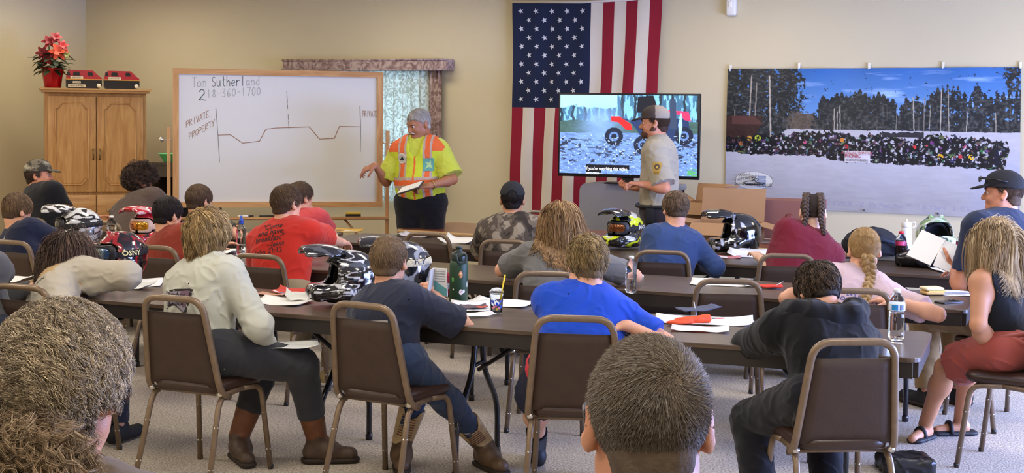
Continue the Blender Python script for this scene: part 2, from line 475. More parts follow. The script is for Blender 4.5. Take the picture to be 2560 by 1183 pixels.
place_chair('a3', 1655, 631, -10, 'brown chair behind the child in the heathered blue shirt')
place_chair('a4', 1968, 640, -6, 'brown chair behind the person with two braids in the maroon shirt')
place_chair('a0', 72, 548, -24, 'brown chair behind the man in the camouflage cap, at the far left')
place_chair('a5', 2575, 690, 14, 'brown chair at the right edge behind the man in the black cap')
# ------------------------------------------------------------------ implicit surfaces (smooth blended shapes meshed by surface nets)
def A3(v): return np.array([v[0], v[1], v[2]], dtype=np.float32)
def nrm(v):
    v = np.asarray(v, np.float32); return v / max(1e-9, float(np.linalg.norm(v)))
def cone(a, b, r1, r2, capb=False, capa=False):
    a, b = A3(a), A3(b); ab = b - a; L2 = float(ab @ ab) + 1e-12; L = math.sqrt(L2); u = ab / L
    def f(P):
        pa = P - a; t = np.clip(pa @ ab / L2, 0, 1)
        q = pa - t[:, None] * ab
        d = np.sqrt((q * q).sum(1)) - (r1 + t * (r2 - r1))
        if capb: d = np.maximum(d, pa @ u - L)
        if capa: d = np.maximum(d, -(pa @ u))
        return d
    return f
def econe(a, b, w1, w2, n, ratio, capa=False, capb=False):
    """cone with an elliptic section, thinner along n"""
    a, b, n = A3(a), A3(b), nrm(n); n = n.astype(np.float32)
    ab = b - a; ab2 = ab + n * float(ab @ n) * (1/ratio - 1); L2 = float(ab2 @ ab2) + 1e-12
    u = ab / np.linalg.norm(ab); L = float(np.linalg.norm(ab))
    def f(P):
        pa = P - a; pp = pa + (pa @ n)[:, None] * n * (1/ratio - 1)
        t = np.clip(pp @ ab2 / L2, 0, 1); q = pp - t[:, None] * ab2
        d = (np.sqrt((q * q).sum(1)) - (w1 + t * (w2 - w1))) * (ratio * .5 + .5)
        if capa: d = np.maximum(d, -(pa @ u))
        if capb: d = np.maximum(d, pa @ u - L)
        return d
    return f
def ell(c, rad, M=None):
    c = A3(c); rad = np.asarray(rad, np.float32)
    def f(P):
        q = P - c
        if M is not None: q = q @ M       # columns of M are the axes
        k0 = np.sqrt(((q / rad) ** 2).sum(1)) + 1e-9; k1 = np.sqrt(((q / (rad * rad)) ** 2).sum(1)) + 1e-9
        return k0 * (k0 - 1) / k1
    return f
def rbx(c, h, r, M=None):
    c = A3(c); h = np.asarray(h, np.float32) - r
    def f(P):
        q = P - c
        if M is not None: q = q @ M
        q = np.abs(q) - h
        return np.sqrt((np.maximum(q, 0) ** 2).sum(1)) + np.minimum(q.max(1), 0) - r
    return f
def half(c, n):                                     # negative on the side away from n
    c, n = A3(c), nrm(n)
    return lambda P: (P - c) @ n.astype(np.float32)
def comb(d, dd, mode, k):
    if mode == 'add':
        if k <= 0: return np.minimum(d, dd)
        h = np.maximum(k - np.abs(d - dd), 0) / k
        return np.minimum(d, dd) - h * h * k * .25
    if mode == 'sub': dd = -dd
    if k <= 0: return np.maximum(d, dd)
    h = np.maximum(k - np.abs(d - dd), 0) / k
    return np.maximum(d, dd) + h * h * k * .25
def sdf_eval(prims, P):
    P = np.asarray(P, np.float32); d = np.full(len(P), 10.0, np.float32)
    for mode, f, k in prims:
        if mode == 'disp': d = d + f(P)
        else: d = comb(d, f(P), mode, k)
    return d
def sdf_grad(prims, P, e=.003):
    g = np.stack([sdf_eval(prims, P + np.eye(3, dtype=np.float32)[i] * e) - sdf_eval(prims, P - np.eye(3, dtype=np.float32)[i] * e) for i in range(3)], 1)
    return g / (np.linalg.norm(g, axis=1, keepdims=True) + 1e-9)
def sdf_mesh(prims, lo, hi, h, rel=1.7):
    """returns vertices, quads"""
    lo = np.asarray(lo, np.float32); hi = np.asarray(hi, np.float32); B = 8
    nb = np.ceil((hi - lo) / (h * B)).astype(int) + 1
    I = np.stack(np.meshgrid(*[np.arange(n) for n in nb], indexing='ij'), -1).reshape(-1, 3)
    Cn = lo + (I + .5) * (h * B); rad = h * B * .87
    dp = []
    D_ = np.full(len(Cn), 10.0, np.float32)
    for mode, f, k in prims:
        if mode == 'disp': dp.append(None); continue
        v = f(Cn); dp.append(v); D_ = comb(D_, v, mode, k)
    keep = np.abs(D_) < rad * rel + .02
    I = I[keep]; nk = len(I)
    g9 = np.stack(np.meshgrid(*[np.arange(B + 1)] * 3, indexing='ij'), -1).reshape(-1, 3)
    P = (lo + (I[:, None, :] * B + g9[None]) * h).astype(np.float32)          # nk,729,3
    d = np.full((nk, len(g9)), 10.0, np.float32)
    for (mode, f, k), v in zip(prims, dp):
        if mode == 'disp':
            near = np.abs(d).min(1) < .05
            if near.any():
                Q = P[near]; d[near] += f(Q.reshape(-1, 3)).reshape(Q.shape[:2])
            continue
        v = v[keep]
        m = (v > -(rad * rel + k + .02)) if mode == 'int' else (v < rad * rel + k + .02)
        if not m.any(): continue
        Q = P[m]; dd = f(Q.reshape(-1, 3)).reshape(Q.shape[:2])
        d[m] = comb(d[m], dd, mode, k)
    d = d.reshape(nk, B + 1, B + 1, B + 1); neg = d < 0
    # active cells
    s = np.zeros((nk, B, B, B), np.int8)
    for a in (0, 1):
        for b in (0, 1):
            for c in (0, 1): s += neg[:, a:a+B, b:b+B, c:c+B]
    act = (s > 0) & (s < 8)
    ci, cx_, cy_, cz_ = np.nonzero(act)
    gi = I[ci] * B + np.stack([cx_, cy_, cz_], 1)
    N = nb * B + 2
    key = (gi[:, 0].astype(np.int64) * N[1] + gi[:, 1]) * N[2] + gi[:, 2]
    # vertex positions: mean of edge crossings
    corners = [(a, b, c) for a in (0, 1) for b in (0, 1) for c in (0, 1)]
    cv = {q: d[ci, cx_ + q[0], cy_ + q[1], cz_ + q[2]] for q in corners}
    acc = np.zeros((len(ci), 3), np.float32); cnt = np.zeros(len(ci), np.float32)
    for q in corners:
        for ax in range(3):
            if q[ax]: continue
            q2 = tuple(1 if i == ax else q[i] for i in range(3))
            v0, v1 = cv[q], cv[q2]; m = (v0 < 0) != (v1 < 0)
            t = np.where(m, v0 / (v0 - v1 + 1e-12), 0)
            p = np.tile(np.array(q, np.float32), (len(ci), 1)); p[:, ax] = t
            acc += p * m[:, None]; cnt += m
    V = lo + (gi + acc / np.maximum(cnt, 1)[:, None]) * h
    order = np.argsort(key); sk = key[order]
    def find(g):
        kk = (g[:, 0].astype(np.int64) * N[1] + g[:, 1]) * N[2] + g[:, 2]
        p = np.clip(np.searchsorted(sk, kk), 0, len(sk) - 1); ok = sk[p] == kk
        return order[p], ok
    Fq = []
    v000 = cv[(0, 0, 0)]
    for ax, q in ((0, (1, 0, 0)), (1, (0, 1, 0)), (2, (0, 0, 1))):
        v1 = cv[q]; m = (v000 < 0) != (v1 < 0)
        g = gi[m]; o1 = np.zeros(3, int); o2 = np.zeros(3, int); o1[(ax + 1) % 3] = 1; o2[(ax + 2) % 3] = 1
        a, ka = find(g); b, kb = find(g - o1); c, kc = find(g - o1 - o2); e, ke = find(g - o2)
        ok = ka & kb & kc & ke
        quad = np.stack([a, b, c, e], 1)[ok]; flip = (v000[m] > 0)[ok]
        quad[flip] = quad[flip][:, ::-1]
        Fq.append(quad)
    F = np.concatenate(Fq)
    # blocks are evaluated once per cell, but a kept cell may appear only once, so no duplicates arise
    return V, F
def sdf_obj(name, prims, lo, hi, h, m, parent=None, colorf=None, project=1):
    V, F = sdf_mesh(prims, lo, hi, h)
    col = colorf(V) if colorf is not None else None
    return nmesh(name, V, F, m, parent, True, col)

# smooth pseudo-noise on points, about -1..1
def pnoise(P, s=1.0, seed=0, oct=3):
    rg = np.random.default_rng(seed); out = 0; amp = 1; tot = 0; Q = P * s
    for o in range(oct):
        v = 0
        for k in range(4):
            a = rg.normal(size=3).astype(np.float32); a /= np.linalg.norm(a); b = rg.normal(size=3).astype(np.float32); b /= np.linalg.norm(b)
            v = v + np.sin((Q @ a) * 6.0 + 1.7 * np.sin((Q @ b) * 4.3 + rg.uniform(0, 6)) + rg.uniform(0, 6))
        out = out + amp * v / 2.6; tot += amp; amp *= .5; Q = Q * 2.03
    return out / tot
def wrinkles(amp, s, seed):
    return lambda P: -amp * (1 - np.minimum(1, np.abs(pnoise(P, s, seed, 2)) * 2.2)) ** 2 + amp * .3
# ------------------------------------------------------------------ 2D raster noise (for printed pictures)
def vnoise(x, y, seed):
    rg = np.random.default_rng(seed); T_ = rg.random((256, 256)).astype(np.float32)
    xi = np.floor(x).astype(int); yi = np.floor(y).astype(int); fx = x - xi; fy = y - yi
    fx = fx * fx * (3 - 2 * fx); fy = fy * fy * (3 - 2 * fy); a = T_[yi % 256, xi % 256]; b = T_[yi % 256, (xi + 1) % 256]
    c = T_[(yi + 1) % 256, xi % 256]; e = T_[(yi + 1) % 256, (xi + 1) % 256]
    return (a * (1 - fx) + b * fx) * (1 - fy) + (c * (1 - fx) + e * fx) * fy
def fbm(x, y, seed, o=4):
    v = 0; a = .5; t = 0
    for i in range(o): v = v + a * vnoise(x * 2 ** i, y * 2 ** i, seed + i); t += a; a *= .5
    return v / t
# ------------------------------------------------------------------ strands (hair)
def strand_mesh(name, Pts, rad, m, parent, colors=None, taper=.35):
    """Pts (n,m,3) -> triangular tubes"""
    n, k, _ = Pts.shape
    tan = np.gradient(Pts, axis=1); tan /= np.linalg.norm(tan, axis=2, keepdims=True) + 1e-9
    ref = np.where(np.abs(tan[..., 2:3]) < .8, np.array([0, 0, 1.0]), np.array([1.0, 0, 0]))
    u = np.cross(tan, ref); u /= np.linalg.norm(u, axis=2, keepdims=True) + 1e-9
    v = np.cross(tan, u)
    t = np.linspace(0, 1, k)
    rr = (1 - (1 - taper) * t ** 2)[None, :, None] * (np.asarray(rad).reshape(-1, 1, 1) if np.ndim(rad) else rad)
    ring = []
    for j in range(3):
        a = 2 * PI * j / 3; ring.append(Pts + (u * math.cos(a) + v * math.sin(a)) * rr)
    V = np.stack(ring, 2).reshape(-1, 3)
    base = (np.arange(n) * k * 3)[:, None, None]; ii = (np.arange(k - 1) * 3)[None, :, None]
    jj = np.arange(3)[None, None, :]; j2 = (jj + 1) % 3
    F = np.stack([base + ii + jj, base + ii + j2, base + ii + 3 + j2, base + ii + 3 + jj], -1).reshape(-1, 4)
    col = None
    if colors is not None: col = np.repeat(colors, k * 3, axis=0)
    return nmesh(name, V, F, m, parent, True, col)

SK_R = np.array([.079, .100, .092], np.float32); SK_C = np.array([0, -.012, .018], np.float32)
def hairline(q, nape=-.085, front=.062):
    """lowest z of the hair for a head-local y"""
    y = q[:, 1]; ys = np.array([-.12, -.05, -.015, .012, .03, .06, .1]); zs = np.array([nape, nape * .9, -.035, .002, .025, .05, front])
    return np.interp(y, ys, zs)
def hair(parent, H, style, name='hair', seed=0, body=None):
    """H = (centre, 3x3 axes columns right/fwd/up, scale)"""
    c, M, hs = H; rg = np.random.default_rng(seed)
    st = dict(n=2500, L=.05, segs=5, r=.0011, lift=.010, grav=.35, whorl=(0, -.055, .085), swirl=.6, curl=0, curlf=60, clump=0, nape=-.085,
              front=.062, color='#4A3A2A', var=.35, flow=None, rough=.5, jitter=.25, base=.006, tips=None, gshift=0, part=None, lowL=1.0)
    st.update(style)
    # roots on the skull
    n = st['n']; k = 0; roots = []
    m = int(n * 3.2); i = np.arange(m) + .5; ph = np.arccos(1 - 2 * i / m); th = PI * (1 + 5 ** .5) * i
    d = np.stack([np.cos(th) * np.sin(ph), np.sin(th) * np.sin(ph), np.cos(ph)], 1) + rg.normal(size=(m, 3)) * .02
    d /= np.linalg.norm(d, axis=1, keepdims=True)
    q = SK_C + d * SK_R
    # below the skull's bulk the hair hugs the neck
    lowm = q[:, 2] < -.04; q[lowm, :2] = q[lowm, :2] * .98
    keep = q[:, 2] > hairline(q, st['nape'], st['front']) + rg.normal(size=m) * .004
    keep &= ~((np.abs(q[:, 0]) > .06) & (np.abs(q[:, 1] + .005) < .022) & (q[:, 2] < -.0))
    if st.get('mask') is not None: keep &= st['mask'](q)
    q = q[keep]; d = d[keep]
    if len(q) > n: s_ = rg.permutation(len(q))[:n]; q, d = q[s_], d[s_]
    n = len(q)
    nor = (q - SK_C) / SK_R ** 2; nor /= np.linalg.norm(nor, axis=1, keepdims=True)
    wh = np.array(st['whorl'])
    away = q - wh
    if st['part'] is not None:                  # a parting line at x = part
        away = np.stack([np.sign(q[:, 0] - st['part'] + 1e-4) * 1.0, -.25 * np.ones(n), -.1 * np.ones(n)], 1)
    away -= nor * (away * nor).sum(1, keepdims=True); away /= np.linalg.norm(away, axis=1, keepdims=True) + 1e-6
    sw = np.cross(nor, away)
    dist = np.linalg.norm(q - wh, axis=1, keepdims=True)
    dr = away + sw * st['swirl'] * np.exp(-dist * 18)
    if st['flow'] is not None:
        fl = st['flow'](q, nor); fl -= nor * (fl * nor).sum(1, keepdims=True) * .8; dr = dr * (1 - st.get('flowk', .7)) + fl * st.get('flowk', .7)
    dr = dr + rg.normal(size=dr.shape) * st['jitter']
    dr /= np.linalg.norm(dr, axis=1, keepdims=True)
    segs = st['segs']; Ls = st['L'] * (1 + rg.uniform(-.25, .15, n))
    Ls = Ls * (st['Lf'](q) if callable(st.get('Lf')) else (np.clip((q[:, 2] + .115) / .11, .4, 1) if st['L'] < .1 else 1))
    step = (Ls / segs)[:, None] / hs
    G_ = (M.T @ np.array([0, 0, -1.0]))          # gravity in head space
    P = [q - nor * .004]; cur = q + nor * .002; vel = dr * .75 + nor * .65 * st['lift'] * 60
    vel /= np.linalg.norm(vel, axis=1, keepdims=True)
    # clumps
    if st['clump']:
        ng = st['clump']; gi = rg.permutation(n)[:ng]; D2 = ((q[:, None] - q[gi][None]) ** 2).sum(2); own = D2.argmin(1)
        phs = rg.uniform(0, 6.28, ng)[own]; cl_d = rg.normal(size=(ng, 3))[own] * .35
        ks = rg.uniform(.7, 1.3, ng)[own]
    else:
        own = None; phs = rg.uniform(0, 6.28, n); cl_d = rg.normal(size=(n, 3)) * .1; ks = 1.0
    for s in range(segs):
        t = (s + 1) / segs
        vel = vel + (G_ * st['grav'] + cl_d * st['clumpk'] if 'clumpk' in st else G_ * st['grav'] + cl_d * .12) * (.4 + t)
        vel /= np.linalg.norm(vel, axis=1, keepdims=True)
        cur = cur + vel * step
        rel = (cur - SK_C) / (SK_R + st['lift'] * (.4 + .6 * min(1, t * 2)) / 1.0); l = np.linalg.norm(rel, axis=1, keepdims=True)
        fix = np.maximum(1 / l, 1); inside = l < 1
        cur = np.where(inside & (cur[:, 2:3] > -.12), SK_C + (cur - SK_C) * fix, cur)
        if st.get('hug'):
            rel = (cur - SK_C) / (SK_R + st['lift'] * (.5 + t * .5)); l = np.linalg.norm(rel, axis=1, keepdims=True)
            on = cur[:, 2:3] > -.075; tgt = SK_C + (cur - SK_C) / l; k_ = st['hug']; cur = np.where(on, cur * (1 - k_) + tgt * k_, cur)
        P.append(cur.copy())
    P = np.stack(P, 1)
    if own is not None:
        gc = np.stack([P[own == g].mean(0) if (own == g).any() else P[0] for g in range(st['clump'])])
        w_ = (np.linspace(0, 1, segs + 1) ** 1.2 * .6)[None, :, None]; P = P * (1 - w_) + gc[own] * w_
    if st['curl']:
        tt = np.linspace(0, 1, segs + 1)[None, :]; Ln = (Ls[:, None] * tt) * st['curlf']
        a = st['curl'] * np.minimum(1, tt * 2)
        kx = np.atleast_1d(ks)[:, None] if np.ndim(ks) else ks
        ph_ = phs[:, None] + Ln * kx
        n1 = nor; n2 = np.cross(nor, dr)
        P = P + (n1[:, None, :] * np.cos(ph_)[..., None] + n2[:, None, :] * np.sin(ph_)[..., None]) * a[..., None]
    Wd = (P.reshape(-1, 3) @ M.T * hs + c)
    if body is not None:                         # keep long hair outside the clothes
        low = Wd[:, 2] < c[2] - .10 * hs
        Q = Wd[low]
        for _ in range(2):
            dd = sdf_eval(body, Q); g = sdf_grad(body, Q); push = np.maximum(0, .008 - dd); Q = Q + g * np.minimum(push, .05)[:, None]
        Wd[low] = Q
    Wd = Wd.reshape(n, segs + 1, 3)
    base = np.array(hexc(st['color'])); k_ = rg.uniform(1 - st['var'], 1 + st['var'], n)[:, None]
    if own is not None: k_ = k_ * rg.uniform(1 - st['var'] * .6, 1 + st['var'] * .6, st['clump'])[own][:, None]
    colr = base * k_
    if st['tips'] is not None:
        f = rg.random(n)[:, None] < st['tips'][1]; colr = np.where(f, np.array(hexc(st['tips'][0])) * k_, colr)
    mm = mat('hair_%02d' % int(st['rough'] * 100), '#444444', st['rough'], attr='Col', spec=.35)
    return strand_mesh(name, Wd.astype(np.float32), st['r'], mm, parent, colr)

# ------------------------------------------------------------------ the body
def mskin(kind='light'):
    c = {'light': '#D9A283', 'pale': '#E3B79B', 'tan': '#BE8763', 'ruddy': '#C98868', 'deep': '#A9714E'}[kind]
    return mat('skin_' + kind, c, .55, sss=.12, bump=.12, bscale=220, var=.06, vscale=14)
def mcloth(name, c, bump=.35, bscale=500, var=.05, rough=.9, **k):
    return mat(name, c, rough, bump=bump, bscale=bscale, var=var, vscale=6, sheen=.15, spec=.2, **k)
def ik(a, b, l1, l2, pole):
    a, b, pole = Vector(a), Vector(b), Vector(pole); ab = b - a; Lx = ab.length
    if Lx > (l1 + l2) * .999: k = (l1 + l2) / Lx; 
    Lc = min(Lx, (l1 + l2) * .999); u = ab.normalized()
    x = (l1 * l1 - l2 * l2 + Lc * Lc) / (2 * Lc); h = math.sqrt(max(0, l1 * l1 - x * x))
    pl = pole - u * pole.dot(u)
    if pl.length < 1e-5: pl = Vector((0, 0, 1))
    e = a + u * x + pl.normalized() * h
    if Lx > l1 + l2: b = a + u * (l1 + l2)
    return e, b
def hand_prims(wr, dirv, palm, S, curl=.35, spread=.10, side=1, thumb=.8):
    """wr wrist, dirv hand direction, palm = palm normal (the side fingers curl to), side=+1 right hand"""
    f = Vector(dirv).normalized(); p = Vector(palm); p = (p - f * p.dot(f)).normalized(); r = f.cross(p) * side   # towards the thumb
    P = []
    W_ = Vector(wr); pc = W_ + f * .048 * S
    M = np.array([A3(r), A3(f), A3(p)]).T.astype(np.float32)
    P.append(('add', rbx(pc, (.038 * S, .048 * S, .0135 * S), .012 * S, M), .02))
    P.append(('add', ell(W_ + f * .012 * S, (.027 * S, .03 * S, .018 * S), M), .02))
    for i, (off, ln) in enumerate(((.028, .078), (.0095, .086), (-.0095, .080), (-.028, .064))):
        b = W_ + f * .092 * S + r * off * S - p * .001
        cu = curl * (1 + .12 * i) if not isinstance(curl, (list, tuple)) else curl[i]
        q = b; ang = cu * .6
        sp = r * (off / .028) * spread
        for j, (fr, r1, r2) in enumerate(((.45, .0092, .0085), (.30, .0085, .0078), (.25, .0078, .0068))):
            dv = (f * math.cos(ang) + p * math.sin(ang) + sp).normalized()
            e = q + dv * ln * fr * S
            P.append(('add', cone(q, e, r1 * S, r2 * S), .004 if j else .008)); q = e; ang += cu
    tb = W_ + f * .022 * S + r * .026 * S
    t1 = tb + (r * .75 + f * .62 + p * .35 * thumb).normalized() * .040 * S
    t2 = t1 + (r * .25 + f * .85 + p * .5 * thumb).normalized() * .030 * S
    t3 = t2 + (f * .9 + p * .6 * thumb - r * .1).normalized() * .024 * S
    P += [('add', cone(tb, t1, .0150 * S, .0110 * S), .012), ('add', cone(t1, t2, .0105 * S, .0095 * S), .004), ('add', cone(t2, t3, .0095 * S, .0075 * S), .004)]
    return P
def head_prims(c, M, hs, face=True, fat=1.0, earS=1.0):
    """M columns right/fwd/up"""
    def L(p): return Vector(c) + Vector(M @ np.array(p, np.float32)) * hs
    Mx = M.astype(np.float32)
    def E(p, r, k=.02, mode='add', rot=None):
        MM = Mx if rot is None else (Mx @ rot).astype(np.float32)
        return (mode, ell(L(p), tuple(x * hs for x in r), MM), k * hs)
    P = [E((0, -.012, .018), (.076, .097, .089)), E((0, .028, -.03), (.061 * fat, .064, .085), .03),
         ('add', cone(L((-.045 * fat, .012, -.066)), L((-.012, .07, -.09)), .022 * hs, .018 * hs), .03 * hs),
         ('add', cone(L((.045 * fat, .012, -.066)), L((.012, .07, -.09)), .022 * hs, .018 * hs), .03 * hs),
         E((0, .074, -.092), (.024, .02, .02), .02)]
    if face:
        P += [('add', cone(L((0, .088, .004)), L((0, .112, -.034)), .008 * hs, .0125 * hs), .012 * hs),
              E((.011, .1, -.037), (.008, .010, .007), .006), E((-.011, .1, -.037), (.008, .010, .007), .006),
              ('add', cone(L((-.033, .079, .018)), L((.033, .079, .018)), .014 * hs, .014 * hs), .015 * hs),
              E((.032, .096, -.002), (.017, .016, .011), .012, 'sub'), E((-.032, .096, -.002), (.017, .016, .011), .012, 'sub'),
              E((.030, .070, -.036), (.024, .024, .024), .02), E((-.030, .070, -.036), (.024, .024, .024), .02),
              E((0, .088, -.056), (.022, .012, .006), .006), E((0, .087, -.066), (.019, .012, .006), .005), E((0, .104, -.0608), (.022, .012, .0016), .003, 'sub')]
    for s in (-1, 1):
        a = R(-24 * s); rz = np.array([[math.cos(a), -math.sin(a), 0], [math.sin(a), math.cos(a), 0], [0, 0, 1]])
        b_ = R(14); rx = np.array([[1, 0, 0], [0, math.cos(b_), -math.sin(b_)], [0, math.sin(b_), math.cos(b_)]])
        rt = rz @ rx
        P += [E((.083 * s, -.010, -.014), (.0085 * earS, .020 * earS, .033 * earS), .008, 'add', rt),
              E((.092 * s, -.001, -.010), (.008, .011, .019), .006, 'sub', rt), E((.079 * s, -.002, -.034), (.008, .010, .013), .01, 'add', rt)]
    return P
def frame(fwd, up):
    f = Vector(fwd).normalized(); u = Vector(up); u = (u - f * u.dot(f)).normalized(); r = f.cross(u)
    return np.array([[r.x, f.x, u.x], [r.y, f.y, u.y], [r.z, f.z, u.z]])
def headM(base_yaw, yaw=0, pitch=0, roll=0):
    m = Matrix.Rotation(base_yaw + R(yaw), 3, 'Z') @ Matrix.Rotation(R(-pitch), 3, 'X') @ Matrix.Rotation(R(roll), 3, 'Y')
    return np.array([[m[i][j] for j in range(3)] for i in range(3)])
def bounds(pts, pad):
    a = np.array([[p[0], p[1], p[2]] for p in pts]); return a.min(0) - pad, a.max(0) + pad

class Person:
    """joints in world space; yaw: heading (0 = away from the camera)"""
    def __init__(s, label, hip, yaw, head, S=1.0, hyaw=0, hpitch=0, hroll=0, hs=.96, fat=1.0, group=None, voxel=.007,
                 neck_back=.02, neck_down=.172, shw=1.0, tilt=0.0, sh_fwd=0.0, name='person', floor=0.0, hunch=0.0):
        s.S = S; s.fat = fat; s.vox = voxel
        s.yaw = yaw; s.fw = Vector((-math.sin(yaw), math.cos(yaw), 0)); s.rt = Vector((math.cos(yaw), math.sin(yaw), 0))
        s.hip = Vector(hip); s.Hc = Vector(head); s.HM = headM(yaw, hyaw, hpitch, hroll); s.hs = hs
        hf = Vector(s.HM[:, 1]); hu = Vector(s.HM[:, 2])
        s.skull = s.Hc - hu * .075 * hs - hf * .02
        s.N = s.Hc - Vector((0, 0, neck_down * hs)) - s.fw * neck_back
        up = (s.N - s.hip).normalized(); s.up = up
        s.F = (s.fw - up * s.fw.dot(up)).normalized(); s.Rr = s.F.cross(up)
        tl = (s.N - s.hip).length; s.tl = tl
        shz = s.N - up * .050 * S + s.F * sh_fwd
        w_ = .175 * S * shw
        tv = up * math.sin(tilt)
        s.sh = {-1: shz - (s.Rr + tv) * w_, 1: shz + (s.Rr + tv) * w_}
        s.hj = {k: s.hip + s.Rr * .095 * S * k for k in (-1, 1)}
        s.el, s.wr, s.kn, s.an, s.ft = {}, {}, {}, {}, {}
        s.hands = {}
        s.ua, s.fa, s.th, s.sk = .285 * S, .245 * S, .42 * S, .41 * S
        s.root = thing(name, label, 'person', (s.hip.x, s.hip.y, floor), 0, group)
        s.off = -Vector((s.hip.x, s.hip.y, floor))
        s.hunch = hunch
    def arm(s, side, wrist, pole, palm=(0, 0, -1), el=None, curl=.35, hdir=None, spread=.1, thumb=.8, nohand=False):
        """side +1 = the person's right"""
        e, w2 = ik(s.sh[side], wrist, s.ua, s.fa, pole)
        if el is not None: e, w2 = Vector(el), Vector(wrist)
        s.el[side], s.wr[side] = e, Vector(w2); d = (w2 - e).normalized() if hdir is None else Vector(hdir)
        if not nohand: s.hands[side] = hand_prims(w2, d, palm, s.S * .98, curl, spread, side, thumb)
        return s
    def leg(s, side, ankle, pole, toe=None, kn=None):
        k, a2 = ik(s.hj[side], ankle, s.th, s.sk, pole)
        if kn is not None: k, a2 = Vector(kn), Vector(ankle)
        s.kn[side], s.an[side] = k, Vector(a2)
        s.ft[side] = Vector(toe) if toe is not None else s.fw
        return s
    def loc(s, x, y, z):                        # local offset from the hip's floor point
        return Vector((s.hip.x, s.hip.y, 0)) + s.rt * x + s.fw * y + Vector((0, 0, z))
    def torso(s, g=0.0, hem=0.0, k=.05):
        S_, f = s.S, s.fat; up, F, Rr = s.up, s.F, s.Rr; M = np.array([A3(Rr), A3(F), A3(up)]).T.astype(np.float32)
        tl = s.tl; b = -s.F * s.hunch
        c1 = s.hip + up * tl * .02 - up * hem; c2 = s.hip + up * tl * .45 + b * .8; c3 = s.hip + up * tl * .76 + b
        P = [('add', econe(c1, c2, .150 * S_ * f + g, .138 * S_ * f + g, F, .74, capa=hem != 0), 0),
             ('add', econe(c2, c3, .138 * S_ * f + g, .158 * S_ * (f * .6 + .4) + g, F, .66), k),
             ('add', econe(s.sh[-1] + Rr * .02, s.sh[1] - Rr * .02, .068 * S_ + g, .068 * S_ + g, up, .85), k * 1.4)]
        for sd in (-1, 1):
            P.append(('add', cone(s.N + up * .03 * S_ + Rr * .02 * sd, s.sh[sd] + up * .006 * S_ - Rr * .03 * sd, .034 * S_ + g * .6, .048 * S_ + g * .6), k))
            P.append(('add', ell(s.hip + up * tl * .66 + Rr * .08 * S_ * sd + b - F * .03, (.085 * S_ + g, .07 * S_ + g, .14 * S_ + g), M), k))
        return P
    def body(s, skin='light', face=False, feet=True, colorf=None, earS=1.0):
        S_ = s.S; P = s.torso(0)
        P.append(('add', cone(s.N - s.up * .02, s.skull, .060 * S_ * (s.fat * .3 + .7), .056 * s.hs * (s.fat * .3 + .7)), .03))
        P += head_prims(s.Hc, s.HM, s.hs, face, 1.0 + (s.fat - 1) * .3, earS)
        pts = [s.Hc, s.N, s.hip, s.sh[-1], s.sh[1]]
        for sd in (-1, 1):
            if sd in s.el:
                P.append(('add', cone(s.sh[sd], s.el[sd], .052 * S_, .040 * S_), .03)); P.append(('add', cone(s.el[sd], s.wr[sd], .041 * S_, .026 * S_), .012))
                m = s.el[sd].lerp(s.wr[sd], .25); P.append(('add', ell(m, (.043 * S_,) * 3), .03))
                if sd in s.hands: P += s.hands[sd]
                pts += [s.el[sd], s.wr[sd]]
            if sd in s.kn:
                P.append(('add', cone(s.hj[sd], s.kn[sd], .082 * S_ * s.fat, .056 * S_), .05)); P.append(('add', cone(s.kn[sd], s.an[sd], .054 * S_, .036 * S_), .02))
                m = s.kn[sd].lerp(s.an[sd], .3); P.append(('add', ell(m - s.ft[sd] * .015, (.055 * S_,) * 3), .04))
                if feet:
                    a = s.an[sd]; d = s.ft[sd].normalized()
                    P.append(('add', cone(a - d * .02 - Vector((0, 0, .04)), a + d * .13 * S_ - Vector((0, 0, .058)), .035 * S_, .024 * S_), .02))
                pts += [s.kn[sd], s.an[sd]]
        lo, hi = bounds(pts, .24 * S_)
        lo[2] = max(lo[2], -.01)
        s.bprims = P
        o = sdf_obj('body', P, lo, hi, s.vox, mskin(skin), s.root, colorf); o.location = s.off
        return s
    def _o(s, name, P, pts, pad, m, h=None, colorf=None):
        lo, hi = bounds(pts, pad); o = sdf_obj(name, P, lo, hi, h or s.vox, m, s.root, colorf); o.location = s.off; return o
    def shirt(s, m, sleeve=.62, g=.014, hem=.04, long=False, wr=.004, seed=1, name='shirt', colorf=None, collar=True, neck=None, extra=None, loose=.016):
        S_ = s.S; P = s.torso(g, hem); pts = [s.N + s.up * .08, s.hip - s.up * (hem + .05), s.sh[-1], s.sh[1]]
        for sd in (-1, 1):
            if sd not in s.el: continue
            e = s.sh[sd].lerp(s.el[sd], sleeve if not long else 1.0)
            pts.append(e)
            if sleeve <= 0: continue
            P.append(('add', cone(s.sh[sd], e, .056 * S_ + g, (.050 if long else .056) * S_ + (loose if not long else g * .8), capb=not long), .035))
            if long:
                w_ = s.el[sd].lerp(s.wr[sd], .97); P.append(('add', cone(s.el[sd], w_, .046 * S_ + g * .8, .034 * S_ + g * .5, capb=True), .02)); P.append(('add', ell(s.el[sd], (.052 * S_ + g * .8,) * 3), .03)); pts += [s.el[sd], w_]
        # neck opening
        n0 = s.N + s.up * .035 * S_ + s.F * .02
        nk = (s.up + s.F * .25).normalized(); nb = s.N + s.up * (.048 if neck is None else neck) * S_ - s.F * .012; P.append(('sub', cone(nb + nk * .085, nb + nk * .35, .085, .14), .008))
        if sleeve <= 0:   # sleeveless: cut the arm holes
            for sd in (-1, 1): P.append(('sub', cone(s.sh[sd] + s.Rr * sd * .02 + s.up * .06, s.sh[sd] - s.up * .05 + s.Rr * sd * .045, .065 * S_, .075 * S_), .01))
        if extra: P += extra
        if wr: P.append(('disp', wrinkles(wr, 5.5 / S_, seed), 0))
        s.sprims = P
        s._o(name, P, pts, .20 * S_, m, colorf=colorf)
        return s
